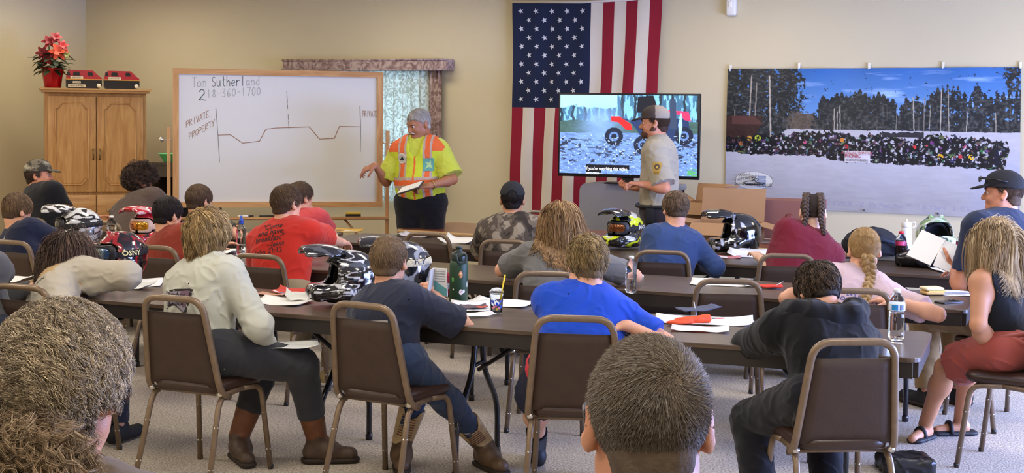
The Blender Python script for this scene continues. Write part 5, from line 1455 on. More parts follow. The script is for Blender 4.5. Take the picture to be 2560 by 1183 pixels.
helmet('black and silver off-road helmet with white goggle strap, behind the child in the navy t-shirt', G(1000, 726, TH), 100, pat('#17171A', '#8F9192', .25, 6, 8), '#17171A', None, ('#8F8A7A', '#3A3A3A'), '#C9BFA0',
       [('FLY', (-.12, -.10, .158), (0, -1, 0), (0, 0, 1), .042, '#141414', dict(bold=.02, on_strap=1))], s=.98)
helmet('black helmet with red patches and rainbow mirrored goggles, leftmost on the nearest tables', G(296, 700, TH), 140, pat('#120C12', '#9A1420', .20, 4.5, 12, '#3A0E18'), None, None, ('#2A6CB8', '#C9C83A'), '#17131A',
       [('OSNY', (-.108, .0, .150), (.25, -1, 0), (0, 0, 1), .040, '#E8DC9A', dict(bold=.02, on_strap=1))])
helmet('white and black off-road helmet with long peak, at the left of the second row', G(193, 618, TH), 100, pat('#C9CCCE', '#1A1A1D', .17, 5, 21, '#77797C', (1.2, .8, 2.4)), '#2A2B2E', '#D5D7D8', ('#55585C', '#222326'), '#2A2A2E')
helmet('bright red off-road helmet with orange mirrored goggles, beside the rust red shirt', G(372, 618, TH), 158, pat('#B5182A', '#D8323F', .3, 5, 31, '#3A0E14'), '#B01828', '#C8A0A0', ('#E0B020', '#C83A20'), '#D8B9A6')
helmet('black, white and fluorescent yellow helmet with bronze goggles, before the standing uniformed man', G(1560, 622, TH), 142, pat('#141416', '#D6E61E', .24, 3.6, 44, '#C9CBC4', (1.2, .8, 2.2)), '#17171A', '#2A2A2E', ('#A8602A', '#4A2A1A'), '#2B2B2E',
       [('RAGE', (-.12, -.05, .150), (.1, -1, 0), (0, 0, 1), .040, '#E8E8E0', dict(bold=.02, on_strap=1)), ('OAKLEY', (-.06, .14, .060), (-.8, -.6, 0), (0, 0, 1), .026, '#141414', dict(bold=.02))])
def spots(V):
    n = pnoise(V, 13, 5, 1); m = (n > .55) & (V[:, 1] > -.06); return np.where(m[:, None], q_('#B9BCC4'), q_('#0A0A0C')).astype(np.float32)
helmet('glossy black off-road helmet with white flecks, between the blue and maroon shirts', G(1840, 634, TH), 98, spots, '#0A0A0C', '#0A0A0C', None, None, None, s=1.04)
helmet('pale green and silver helmet with its dark opening towards the camera, near the right edge', G(2342, 640, TH), 182, pat('#7FA06A', '#B9C2B4', .3, 6, 51, '#3A4A3A'), None, None, None, None, None, pitch=16, s=1.05)

# ------------------------------------------------------------------ bottles and cups
m_clear = mat('clear_plastic', '#F2F6F8', .06, trans=1.0, ior=1.22)
m_water = mat('water', '#FFFFFF', .02, trans=1.0, ior=1.3)
def bottle(label, p, h=.205, r=.032, cap='#E8E8EA', lab=None, liquid=None, fill=.85, tall_cap=False, labtxt=None):
    t = thing('drink_bottle', label, 'bottle', p)
    k = h / .205; R_ = r
    prof = [(R_ * .6, .001), (R_ * .95, .006), (R_, .02)] + [(R_ * (1 - .03 * (i % 2)), .03 + i * .009) for i in range(9)] + [(R_ * .9, .115), (R_ * .99, .122), (R_, .15), (R_ * .93, .163), (R_ * .7, .178), (R_ * .42, .190), (R_ * .38, .196)]
    prof = [(a, b * k) for a, b in prof]
    MB().lathe(prof, 24).build('bottle_body', m_clear, t)
    if liquid:
        lq = [(a * .93, b + .0015) for a, b in prof if b < h * fill]; lq = [(0, lq[0][1])] + lq + [(lq[-1][0], h * fill), (0, h * fill)]
        MB().lathe(lq, 24).build('liquid', m_water if liquid == 'water' else mat('cola', liquid, .1), t)
    m = MB().lathe([(R_ * .45, h * .945), (R_ * .46, h), (R_ * .4, h + .004), (0, h + .004)], 18)
    if tall_cap: m.lathe([(R_ * .45, h), (R_ * .42, h + .02), (R_ * .25, h + .025), (R_ * .22, h + .045), (0, h + .047)], 14)
    m.build('cap', mat('cap_' + cap.strip('#'), cap, .4), t)
    if lab:
        lb = MB().lathe([(R_ * 1.012, .122 * k), (R_ * 1.02, .123 * k), (R_ * 1.02, .150 * k), (R_ * 1.012, .151 * k)], 28).build('label', mat('lab_' + lab.strip('#'), lab, .5), t)
        if labtxt:
            a0 = R(-100); 
            for i, (w_, c) in enumerate(labtxt):
                vs = []; fs = []; n = 6
                for z_ in (.126, .147):
                    for j in range(n + 1): a = a0 + w_[0] + (w_[1] - w_[0]) * j / n; vs.append((R_ * 1.03 * math.cos(a), R_ * 1.03 * math.sin(a), z_ * k))
                MB().add(vs, [(j, j+1, n+2+j, n+1+j) for j in range(n)]).build('label_print', mat('lp_' + c.strip('#'), c, .5), lb)
    return t
bottle('clear ribbed water bottle with a blue and white label, on the bare table end', G(2240, 852, TH), .225, .035, '#EDEDF0', '#E6EEF4', 'water', .60, labtxt=[((-.75, .05), '#2F8FD8'), ((.25, .85), '#5A6A80')])
bottle('small clear water bottle partly hidden behind the bright blue t-shirt', G(1577, 733, TH), .20, .032, '#EDEDF0', None, 'water', .4)
bottle('clear water bottle behind the helmets at the left', G(279, 612, TH), .205, .036, '#E9E9EC', None, 'water', .7)
bottle('clear bottle with blue sports cap, left of the bright red t-shirt', G(603, 640, TH), .225, .034, '#2A50B0', None, 'water', .35, tall_cap=True)
bottle('cola bottle with red cap and maroon label, in front of the white flask', G(2251, 664, TH), .225, .036, '#C8202A', '#8A1840', '#180A0C', .75, labtxt=[((-.6, .5), '#C03A60')])
bottle('cola bottle with black cap and red label, near the man in the black cap', G(2402, 668, TH), .225, .036, '#18181A', '#A01838', '#180A0C', .75)
# white flask
p = G(2264, 646, TH); t = thing('drink_flask', 'tall white flask with a loop handle on its lid, behind the red-capped cola', 'flask', p)
m_wf = mat('white_enamel', '#D9D4C8', .35)
MB().lathe([(.036, 0), (.039, .004), (.039, .20), (.034, .215), (.03, .22)], 26).build('flask_body', m_wf, t); MB().lathe([(.033, .218), (.035, .222), (.035, .25), (.025, .258), (0, .258)], 22).lathe([(.010, .256), (.009, .275), (0, .277)], 10).build('lid', m_wf, t)
MB().tube(rounded([(.03, 0, .252), (.062, 0, .256), (.062, 0, .225), (.036, 0, .215)], .012), .005, 8).build('handle', m_wf, t)
# green jug
p = G(1146, 758, TH); t = thing('drinking_jug', 'large dark green insulated bottle covered in small stickers, on the nearest table', 'bottle', p, R(20))
m_gr = mat('green_powder_coat', '#23402B', .45, bump=.2, bscale=500); m_lid = mat('dark_green_plastic', '#22302D', .4)
MB().lathe([(.044, 0), (.0475, .004), (.0475, .195), (.044, .212), (.034, .225)], 32).build('jug_body', m_gr, t)
MB().lathe([(.037, .214), (.040, .220), (.040, .252), (.034, .262), (.018, .266), (.016, .282), (.018, .284), (.018, .292), (0, .294)], 24).build('lid', m_lid, t)
MB().tube(rounded([(-.034, -.036, .252), (-.030, -.058, .250), (-.028, -.062, .212), (.018, -.064, .212), (.02, -.060, .250), (.022, -.036, .252)], .018), .0065, 8).build('carry_loop', m_lid, t)
def sticker(t, a, z, rw, rh, c, blobs, cyl=.0482):
    s_ = None; vs = [(0, 0)] + [(rw * math.cos(q * PI / 8) * (1 + .12 * math.sin(q * 2.6)), rh * math.sin(q * PI / 8) * (1 + .1 * math.cos(q * 3))) for q in range(16)]
    f = lambda u, v, e: ((cyl + e) * math.cos(a + u / cyl), (cyl + e) * math.sin(a + u / cyl), z + v)
    s_ = MB().add([f(u, v, .0004) for u, v in vs], [(0, 1 + i, 1 + (i + 1) % 16) for i in range(16)]).build('sticker', mat('stk_' + c.strip('#'), c, .5), t)
    for (u, v, r_, c2) in blobs:
        MB().add([f(u, v, .0008)] + [f(u + r_ * math.cos(q * PI / 5), v + r_ * math.sin(q * PI / 5), .0008) for q in range(10)], [(0, 1 + i, 1 + (i + 1) % 10) for i in range(10)]).build('sticker_print', mat('stk_' + c2.strip('#'), c2, .5), s_)
ja = R(-90 - 20)
sticker(t, ja + .25, .152, .010, .018, '#C98A5A', [(0, .006, .005, '#E8C49A'), (-.004, -.006, .004, '#8A4A2A')])
sticker(t, ja - .62, .125, .008, .014, '#4E8A4A', [(0, .006, .004, '#8AC070')])
sticker(t, ja - .55, .075, .004, .005, '#D8D8D0', []); sticker(t, ja + .30, .062, .011, .014, '#E0D4CC', [(-.003, 0, .003, '#D87A7A'), (.004, .004, .003, '#6A6A6A')]); sticker(t, ja + .62, .066, .006, .010, '#D8D4D0', []); sticker(t, ja + 1.1, .10, .004, .016, '#D4D4D0', [])
# plastic cup with straw
p = G(1241, 784, TH); t = thing('plastic_cup', 'clear frozen-drink cup with coloured print and a yellow straw', 'cup', p, 0)
MB().lathe([(.026, 0), (.0275, .002), (.033, .085), (.0335, .10), (.036, .104), (.0345, .106), (.033, .102), (.0255, .004), (0, .004)], 30).build('cup_wall', m_clear, t)
MB().lathe([(.036, .104), (.0375, .107), (.034, .112), (.030, .114), (.024, .122), (.012, .126), (0, .127)], 26).build('dome_lid', m_clear, t)
MB().tube([(.014, 0, .02), (.026, .0, .118), (.040, 0, .190)], .0042, 8).build('straw', mat('yellow_straw', '#E8C81E', .4), t)
def cupmark(a, z, rw, rh, c):
    f = lambda u, v: ((.0272 + (z + v) * .067 + .0006) * math.cos(R(-90) + a + u / .03), (.0272 + (z + v) * .067 + .0006) * math.sin(R(-90) + a + u / .03), z + v)
    vs = [f(0, 0)] + [f(rw * math.cos(q * PI/5), rh * math.sin(q * PI/5)) for q in range(10)]; MB().add(vs, [(0, 1+i, 1+(i+1) % 10) for i in range(10)]).build('print', mat('cup_' + c.strip('#'), c, .4), t)
for i in range(15): cupmark(-1.0 + i * .14, .055 + .012 * math.sin(i * 2.3), .0032, .007 + .004 * math.cos(i * 1.7), '#1E46B8')
for i, (a, z, c) in enumerate(((-.7, .03, '#E08AA0'), (-.4, .035, '#E8A0B0'), (.1, .025, '#D8B84A'), (.45, .03, '#E08AA0'), (.8, .035, '#2A50B8'), (-.1, .04, '#D86A80'))): cupmark(a, z, .006, .006, c)
flat = None
p = G(1118, 735, TH); t = thing('drink_can', 'red and silver can beside the green jug', 'can', p); MB().lathe([(.028, 0), (.032, .005), (.032, .10), (.028, .112), (.026, .112), (.026, .108), (0, .108)], 24).build('can_body', mat('can_red', '#9A2A38', .3, metal=.6), t)
MB().lathe([(.0322, .03), (.0325, .031), (.0325, .06), (.0322, .061)], 24).build('can_band', mat('can_silver', '#B9BCC0', .3, metal=.8), t)
# orange tumbler
p = G(1660, 612, TH); t = thing('tumbler', 'blue tumbler with an orange lid, in front of the child in heathered blue', 'cup', p)
MB().lathe([(.03, 0), (.036, .14)], 22).build('cup_wall', mat('tumbler_blue', '#2A3A5A', .4), t); MB().lathe([(.037, .135), (.038, .165), (.03, .172), (0, .172)], 22).build('lid', mat('orange_plastic', '#D8552A', .4), t)

# ------------------------------------------------------------------ paper
def paper(name, label, cat, px, py, w_, d_, yaw, color='#E6E6E2', curl=.0, z=0.0, prints=(), thick=.0012, lift=.012, seed=0, h=TH, pts=None, grp=None):
    p = G(px, py, h); t = thing(name, label, cat, (p.x, p.y, h + z), R(yaw), grp)
    n = 10; rg = random.Random(seed); a, b, c = [rg.uniform(-1, 1) for _ in range(3)]; vs = []
    zf = lambda u, v: .0005 + lift * (max(0, abs(u) - .55) ** 1.5 * (1 + a) * 2 + max(0, v - .5) ** 1.5 * (1 + b) * 1.5) + curl * max(0, u + .2 * c) ** 2 + .002 * (1 + math.sin(u * 5 + v * 4 + a * 9))
    for s_ in (0, 1):
        for j in range(n + 1):
            for i in range(n + 1):
                u, v = -1 + 2 * i / n, -1 + 2 * j / n; vs.append((u * w_/2, v * d_/2, zf(u, v) + s_ * thick))
    K = (n+1)**2; fs = []
    for j in range(n):
        for i in range(n): q = j*(n+1)+i; fs += [(q+n+1, q+n+2, q+1, q), (K+q, K+q+1, K+q+n+2, K+q+n+1)]
    rim = [i for i in range(n+1)] + [(j*(n+1)+n) for j in range(1, n+1)] + [(n*(n+1)+i) for i in range(n-1, -1, -1)] + [j*(n+1) for j in range(n-1, 0, -1)]
    for i in range(len(rim)): a_, b_ = rim[i], rim[(i+1) % len(rim)]; fs.append((a_, b_, K+b_, K+a_))
    MB().add(vs, fs, None, True).build('sheet', mat('paper_' + color.strip('#'), color, .75), t)
    for (u0, v0, u1, v1, c_) in prints:
        m = MB(); k = 6; vs = []
        for j in range(k+1):
            for i in range(k+1): u, v = u0 + (u1-u0)*i/k, v0 + (v1-v0)*j/k; vs.append((u*w_/2, v*d_/2, zf(u, v) + thick + .0008))
        m.add(vs, [(j*(k+1)+i, j*(k+1)+i+1, (j+1)*(k+1)+i+1, (j+1)*(k+1)+i) for j in range(k) for i in range(k)], None, True).build('print', mat('ink_' + c_.strip('#'), c_, .6), t)
    return t
TXT = [(-.8, .8 - i*.22, .8 if i % 3 else .3, .76 - i*.22, '#9A9A9A') for i in range(8)]
P_ = paper
P_('handout', 'white handout sheets under the tan sleeve, nearest table left end', 'paper', 335, 712, .30, .22, 10, lift=.02, seed=1); P_('plastic_bag', 'crumpled clear and white wrapper beside the sheets left of the white-shirted person', 'wrapper', 330, 722, .24, .12, -12, '#D6D8D6', lift=.02, seed=2, z=.004)
P_('handout', 'open white booklet left of the black and white helmet', 'booklet', 700, 757, .30, .20, -22, lift=.02, seed=3); P_('leaflet', 'orange-edged leaflet behind the white booklet, near the white sleeve', 'leaflet', 678, 738, .16, .08, -20, '#B98A70', seed=4, z=.002)
P_('leaflet', 'red and blue leaflet lying left of the black and white helmet', 'leaflet', 738, 735, .22, .13, -12, '#C0392B', lift=.02, seed=5, z=.003, prints=[(-.7, -.8, .4, -.2, '#55608A'), (-.95, -.9, -.2, -.5, '#D8C8C0')])
P_('handout', 'white sheet with a torn edge, touching the black and white helmet', 'paper', 748, 752, .14, .12, 5, '#DADAD2', seed=6, z=.008, lift=.03)
P_('handout', 'open white booklet behind the frozen-drink cup', 'booklet', 1255, 760, .34, .24, -20, lift=.03, seed=7); P_('handout', 'white leaflet left of the frozen-drink cup', 'leaflet', 1190, 775, .22, .14, 20, '#DCDCD8', lift=.03, seed=8, z=.004, prints=[(-.8, 0, .1, .5, '#8A90A0')])
P_('leaflet', 'dark and red leaflet by the elbow of the child in the navy t-shirt', 'leaflet', 1185, 775, .13, .08, 10, '#5A4A50', seed=9, z=.012, prints=[(.2, -.9, .95, .3, '#C0503A')]); P_('handout', 'folded white page nearest the elbow of the child in the navy t-shirt', 'paper', 1193, 792, .17, .08, 25, '#E2E2E0', seed=10, z=.006)
P_('handout', 'wide white sheet right of the bright blue t-shirt', 'paper', 1760, 806, .46, .20, -8, lift=.02, seed=11); P_('handout', 'white sheet nearest the front edge, right of the bright blue sleeve', 'paper', 1750, 828, .26, .10, -10, '#E8E8EA', seed=12, z=.003)
P_('booklet', 'grey-blue booklet propped on the orange bag', 'booklet', 1745, 793, .20, .10, 20, '#4A5068', curl=.012, lift=.004, seed=13, z=.034, thick=.004)
P_('handout', 'white booklet on the second-row table behind the empty chair', 'booklet', 1800, 712, .34, .16, -12, '#DEDEDA', lift=.03, seed=14); P_('handout', 'white page at the right end of the second-row booklet pile', 'paper', 1905, 716, .22, .15, -20, '#D8DADC', lift=.02, seed=15); P_('leaflet', 'red and silver packet on the second-row table, left of the dark hair', 'packet', 1925, 722, .14, .06, -5, '#C83A2A', seed=16, z=.006, thick=.008)
P_('handout', 'open white book below the glossy black helmet', 'book', 1885, 643, .36, .17, -14, '#E4E6EC', curl=.0, lift=.05, seed=17, thick=.006); P_('leaflet', 'red and white leaflet under the open book by the blue sleeve', 'leaflet', 1815, 645, .2, .10, -10, '#C07A80', seed=18, prints=[(-.9, -.8, .1, .6, '#E0DCE0')])
P_('handout', 'white sheets on the front table beside the camouflage shirt', 'paper', 1150, 607, .30, .18, -25, lift=.04, seed=19); P_('handout', 'white and orange papers near the corner of the wood-topped table', 'paper', 1045, 592, .30, .12, -25, '#CFCFD6', lift=.02, seed=20, prints=[(-.5, -.3, .2, .3, '#D8A070')])
P_('magazine', 'colourful magazine on the front table, left of the standing man in the vest', 'magazine', 858, 579, .30, .16, -25, '#C9A24A', lift=.02, seed=21, thick=.004, prints=[(-.9, -.6, -.1, .6, '#8A6A5A'), (.1, -.5, .8, .5, '#E0D8C0')])
P_('handout', 'white paper roll edge behind the black and white helmet', 'paper', 905, 645, .4, .12, -24, '#D8DCDC', lift=.03, seed=22); P_('handout', 'white booklet between the blond hair and the red t-shirt', 'booklet', 562, 632, .20, .12, -20, '#E0E0DC', seed=23, lift=.02)
P_('handout', 'white sheet under the black helmet bag at the right', 'paper', 2360, 678, .14, .2, 5, '#E4E6EA', seed=24); P_('handout', 'printed white page beside the phone', 'paper', 2395, 737, .26, .14, -15, '#DADCE0', seed=25, prints=[(-.8, .2, .8, .7, '#8A94B0'), (-.8, -.6, .3, -.1, '#A0A4B0')])
P_('handout', 'white sheets at the far left, behind the tan sweatshirt', 'paper', 25, 700, .20, .26, 0, '#E0E0DC', seed=26); P_('handout', 'red and white papers beside the navy shirt at the left edge', 'paper', 98, 598, .2, .12, -25, '#D8B8B0', seed=27)
P_('handout', 'white page on the wood-topped table beside the maroon shirt', 'paper', 1925, 606, .26, .16, -20, '#E0DCD4', seed=28, h=.765)
P_('handout', 'white sheet on the lap of the white-shirted person', 'paper', 716, 866, .30, .16, 12, '#DADCD6', seed=29, h=.60, lift=.02)
# orange safety vest rolled in its bag
p = G(1742, 810, TH); t = thing('rolled_vest', 'rolled bright orange vest in a clear bag, right of the bright blue sleeve', 'vest', p, R(20))
P = [('add', cone((-.09, 0, .016), (.06, .01, .022), .017, .021), 0), ('add', ell((-.10, -.01, .012), (.06, .035, .012)), .02), ('disp', wrinkles(.004, 9, 5), 0), ('int', half((0, 0, .001), (0, 0, -1)), 0)]
sdf_obj('rolled_cloth', P, (-.19, -.06, 0), (.12, .06, .06), .005, mat('hivis_orange', '#E8501E', .7), t)
t2 = thing('pen', 'short red and grey pen right of the rolled orange vest', 'pen', G(1803, 801, TH), R(5)); MB().tube([(-.03, 0, .008), (.015, 0, .008)], .005, 8).build('barrel', mat('pen_red', '#C84A4A', .4), t2); MB().tube([(-.045, 0, .008), (-.03, 0, .008)], .005, 8).build('cap', m_black, t2)
t2 = thing('pen', 'thin white pen standing up behind the orange vest', 'pen', G(1741, 791, TH)); MB().tube([(0, 0, .002), (-.014, 0, .07)], .0028, 8).build('barrel', mat('pen_white', '#D0D2D6', .4), t2)
t2 = thing('pen', 'wooden pencil lying by the water bottle base', 'pencil', G(2222, 860, TH), R(-6)); MB().tube([(-.05, 0, .004), (.05, 0, .004)], .0035, 6).build('barrel', mat('pencil_wood', '#C9B48A', .6), t2)
t2 = thing('bottle_cap', 'small white bottle cap on the second-row table', 'cap', G(1604, 694, TH)); MB().lathe([(.013, 0), (.014, .002), (.013, .014), (.008, .018), (0, .018)], 14).build('cap_shell', m_wf, t2)
t2 = thing('mobile_phone', 'black phone with camera bumps lying on the table end', 'phone', G(2372, 757, TH), R(-62)); MB().slab(.037, .075, .010, 0, .009, .002).build('phone_body', m_black, t2)
for x_, y_ in ((-.015, .05), (-.015, .025), (.012, .05)): MB().lathe([(.010, .009), (.010, .012), (.007, .0125), (0, .0125)], 14, (x_, y_, 0)).build('camera_lens', mat('phone_glass', '#2A2A30', .1, metal=.4), t2)
t2 = thing('sandwich', 'toasted sandwich in white wrap beside the pink sleeve', 'sandwich', G(2330, 737, TH), R(10)); MB().box((0, 0, .012), (.11, .09, .018), None, .008).build('bread', mat('toast', '#C9A468', .85, bump=.6, bscale=80), t2); MB().box((.0, .005, .035), (.11, .09, .018), None, .008).build('bread', mat('toast2', '#E0CFA4', .85, bump=.6, bscale=80), t2); MB().box((.01, 0, .023), (.10, .085, .006)).build('filling', mat('filling', '#D8C05A', .6), t2)

# ------------------------------------------------------------------ wood-topped tables at the front, boxes, bags
m_wt = wood('cherry_top', '#7E4630', '#97583C', .28, 2, (1, 8, 8), .4); m_we = wood('pale_edge', '#A98555', '#C4A06C', .5, 3, (1, 9, 9))
def wood_table(label, pa, ang, L_, D_, top=m_wt, edge=m_we):
    a = Vector((math.cos(ang), math.sin(ang), 0)); n = Vector((-a.y, a.x, 0)); c = G(pa[0], pa[1], .765) + a * L_/2 + n * D_/2
    t = thing('wood_table', label, 'table', (c.x, c.y, 0), ang)
    MB().slab(L_/2 - .02, D_/2 - .02, .05, .738, .765, .003).build('tabletop', top, t)
    m = MB(); m.tube([(p[0], p[1], .748) for p in MB.rr(L_/2 - .012, D_/2 - .012, .06, 0, 6)], .018, 8, closed=True).build('edge_moulding', edge, t)
    MB().box((0, 0, .70), (L_ - .2, D_ - .2, .06)).build('apron', m_blackm, t)
    for sx in (-1, 1):
        for sy in (-1, 1): MB().tube([(sx*(L_/2 - .12), sy*(D_/2 - .1), 0), (sx*(L_/2 - .12), sy*(D_/2 - .1), .72)], .02, 8).build('leg', m_tleg, t)
wood_table('cherry and oak wood table in front of the man in the safety vest', (985, 573), R(-27), 1.70, .95)
wood_table('wood-topped table carrying the cardboard boxes', (1745, 612), R(-25), 1.12, .76)
wood_table('cream-topped table at the right, behind the pink shirt, holding the green helmet', (2150, 636), R(-24), 1.8, .70, mat('cream_laminate', '#CFC7B2', .35), mat('cream_edge', '#B9B19C', .5))
m_cb = mat('cardboard', '#A67F57', .8, var=.06, vscale=3); m_cbi = mat('cardboard_inside', '#8A6743', .85)
def carton(label, p, yaw, w_, d_, h_, flaps, m=m_cb, name='cardboard_box'):
    t = thing(name, label, 'box', p, R(yaw)); k = .005
    for c, s_ in (((0, -d_/2, h_/2), (w_, k, h_)), ((0, d_/2, h_/2), (w_, k, h_)), ((-w_/2, 0, h_/2), (k, d_, h_)), ((w_/2, 0, h_/2), (k, d_, h_)), ((0, 0, k/2), (w_, d_, k))): MB().box(c, s_).build('panel', m, t)
    for side, ang, ln in flaps:
        f = MB().box((0, ln/2, 0), ((w_ if side in 'fb' else d_) - .004, ln, k))
        base = {'f': ((0, -d_/2, h_), PI), 'b': ((0, d_/2, h_), 0), 'l': ((-w_/2, 0, h_), PI/2), 'r': ((w_/2, 0, h_), -PI/2)}[side]
        o = f.build('flap', m, t); o.matrix_basis = Matrix.Translation(base[0]) @ Matrix.Rotation(base[1], 4, 'Z') @ Matrix.Rotation(R(ang), 4, 'X')
    return t
tb = .766
p1 = D(1820, 560, 10.62); carton('large open cardboard box with upright flap on the wood-topped table', (p1.x, p1.y, tb), -20, .50, .34, .14, [('b', 75, .26), ('f', -20, .22), ('l', 5, .2), ('r', -14, .2)])
p1 = D(1764, 500, 11.2); carton('open cardboard box stacked at the back, left of the banner', (p1.x, p1.y, tb), -30, .30, .30, .26, [('b', 70, .15), ('r', 62, .16), ('l', 30, .15), ('f', -50, .12)])
p1 = D(1955, 560, 11.0); t = carton('closed reddish brown printer box with a round emblem, by the maroon shirt', (p1.x, p1.y, tb), -16, .66, .36, .30, [], mat('printed_carton', '#86574A', .6), 'printer_box'); MB().box((0, 0, .299), (.658, .356, .004)).build('lid', mat('printed_carton2', '#8A5A4A', .6), t)
MB().lathe([(0, 0), (.032, 0), (.032, .002), (0, .002)], 24, M=Matrix.Translation((.07, -.1835, .17)) @ Matrix.Rotation(PI/2, 4, 'X')).build('emblem', mat('emblem_dark', '#6E2E2A', .5), t); flat_text('hp', None, .07, .155, .05, mat('emblem_letter', '#C48A72', .5), t, 'emblem_lettering', y=-.187, shear=.3)
# backpack, black bag, black helmet cover
p1 = D(2175, 600, 9.6); t = thing('backpack', 'black and navy backpack lying behind the blond braid', 'bag', (p1.x, p1.y, .766))
P = [('add', ell((0, 0, .08), (.19, .14, .115)), 0), ('add', ell((.16, -.02, .06), (.10, .09, .06)), .03), ('disp', wrinkles(.012, 4.5, 8), 0), ('int', half((0, 0, 0), (0, 0, -1)), .0)]
sdf_obj('bag_body', P, (-.25, -.2, 0), (.3, .2, .22), .008, mat('bag_fabric', '#16181F', .8, bump=.4, bscale=60), t); MB().tube(rounded([(.02, -.13, .12), (.14, -.16, .1), (.22, -.10, .03)], .05), .012, 6).build('strap', mat('bag_navy', '#25324A', .8), t)
p1 = G(2325, 668, TH); t = thing('helmet_bag', 'shiny black soft bag slumped in front of the green helmet', 'bag', p1)
P = [('add', ell((0, 0, .06), (.20, .13, .075)), 0), ('add', ell((-.12, .02, .05), (.10, .10, .06)), .03), ('disp', wrinkles(.014, 4, 18), 0), ('int', half((0, 0, 0), (0, 0, -1)), .0)]
sdf_obj('bag_body', P, (-.26, -.2, 0), (.26, .2, .16), .008, mat('shiny_black', '#0D0D10', .25), t)
p1 = G(2262, 1176, 0); t = thing('shopping_bag', 'black bag on the carpet under the nearest table, cut by the bottom edge', 'bag', (p1.x, p1.y, 0))
P = [('add', rbx((0, 0, .03), (.13, .11, .05), .04), 0), ('disp', wrinkles(.008, 5, 28), 0), ('int', half((0, 0, 0), (0, 0, -1)), .0)]
sdf_obj('bag_body', P, (-.2, -.2, 0), (.2, .2, .12), .008, mat('shiny_black2', '#121214', .35), t)
# grey chair by the wall
t = copy_tree(CHAIR); p = D(1336, 519, 11.9); t.location = (p.x, p.y, 0); t.rotation_euler = (0, 0, R(160)); t.name = 'grey_chair'
if 'group' in t: del t['group']
tag(t, 'empty grey-backed metal chair standing against the flag', 'chair')
mgb = mat('grey_vinyl', '#77716C', .4); mgt = mat('silver_tube', '#A39C92', .3, metal=.8)
for c in [x for x in bpy.data.objects if x.parent == t]:
    c.data = c.data.copy()
    for i, mm in enumerate(c.data.materials): c.data.materials[i] = mgb if mm in (m_vinyl, m_seatv) else (mgt if mm == m_frame else mm)
# ------------------------------------------------------------------ helpers for these people
def seated(key, label, hpx, lean, S=1.0, yaw=None, legs=True, hipf=-.02, **k):
    c, a = CHAIRS[key]; ya = a if yaw is None else R(yaw); fw = Vector((-math.sin(ya), math.cos(ya), 0)); cf = Vector((-math.sin(a), math.cos(a), 0))
    h = c + cf * hipf; h = Vector((h.x, h.y, .485 + .095 * S)); hd = D(hpx[0], hpx[1], h.y + lean)
    p = Person(label, h, ya, hd, S, **k)
    if legs:
        for sd in (-1, 1): p.leg(sd, p.loc(.12 * sd, .36 * S, .09), (0, 0, 1) + 0 * Vector((0, 0, 0)) if False else p.fw * .3 + Vector((0, 0, 1)))
    return p
Person.px = lambda s, x, y, dy=0.0: D(x, y, s.hip.y + dy)
def cap(p, front, back=None, brim=None, camo=None, brimpitch=0, strap=True):
    M = p.HM.astype(np.float32); hs = p.hs; L = p.hl; cc = A3(p.Hc)
    def cut(P): q = (P - cc) @ M / hs; return (.028 - .10 * np.clip(-q[:, 1], 0, .1) - q[:, 2]) * hs
    def hole(P): q = (P - cc) @ M / hs; return (np.sqrt(q[:, 0] ** 2 + (q[:, 2] - .022) ** 2) - .034 + (q[:, 1] > -.04) * .3) * hs
    P = [('add', ell(L((0, -.012, .022)), tuple((SK_R + .014) * hs), M), 0), ('add', ell(L((0, .02, .065)), (.07 * hs, .075 * hs, .055 * hs), M), .02), ('int', cut, .003)]
    if strap: P.append(('sub', hole, .004))
    P += [('sub', ell(L((0, -.012, .010)), tuple((SK_R + .008) * hs), M), .0)]
    a = R(-12 + brimpitch); rot = np.array([[1, 0, 0], [0, math.cos(a), -math.sin(a)], [0, math.sin(a), math.cos(a)]])
    P += [('add', ell(L((0, .108, .034)), (.074 * hs, .078 * hs, .009 * hs), (M @ rot).astype(np.float32)), .006)]
    f, b = q_(front), q_(back or front); br = q_(brim or front)
    def col(V):
        q = (V - cc) @ M / hs; c = np.where((q[:, 1:2] > -.012), f, b); c = np.where((q[:, 1:2] > .088), br, c)
        if camo: n = pnoise(V, 9, 3, 3); c = np.where((n > .15)[:, None], q_(camo[0]), np.where((n < -.35)[:, None], q_(camo[1]), c))
        return c.astype(np.float32)
    lo, hi = bounds([p.Hc], .24); o = sdf_obj('cap', P, lo, hi, .005, mat('cap_cloth', '#808080', .85, attr='Col', bump=.4, bscale=400), p.root, col); o.location = p.off; return o
def eyes(p, iris='#3A2A1E', brow='#4A3A2A', closed=False):
    for s in (-1, 1):
        e = p.headobj('eye', MB().lathe([(.0, -.0125), (.009, -.009), (.0125, 0), (.009, .009), (0, .0125)], 14, (.031 * s, .080, -.003)), mat('eye_white', '#D8D2C8', .3))
        p.headobj('iris', MB().lathe([(0, 0), (.0055, .0003), (.006, -.001)], 12, M=Matrix.Translation((.031 * s, .0925, -.004)) @ Matrix.Rotation(-PI/2, 4, 'X')), mat('iris_' + iris.strip('#'), iris, .2), e).parent = e
        p.headobj('upper_eyelid', MB().tube([(.031 * s + d, .0915 - abs(d) * .25, .004 - abs(d) * .3) for d in (-.015, -.007, 0, .007, .015)], .003, 6), mskin('ruddy'))
        if brow: p.headobj('eyebrow', MB().tube([(.031 * s - .017 * s, .098, .016), (.031 * s, .098, .022), (.031 * s + .018 * s, .086, .017)], [.003, .0042, .002], 6), mat('brow_' + brow.strip('#'), brow, .8))
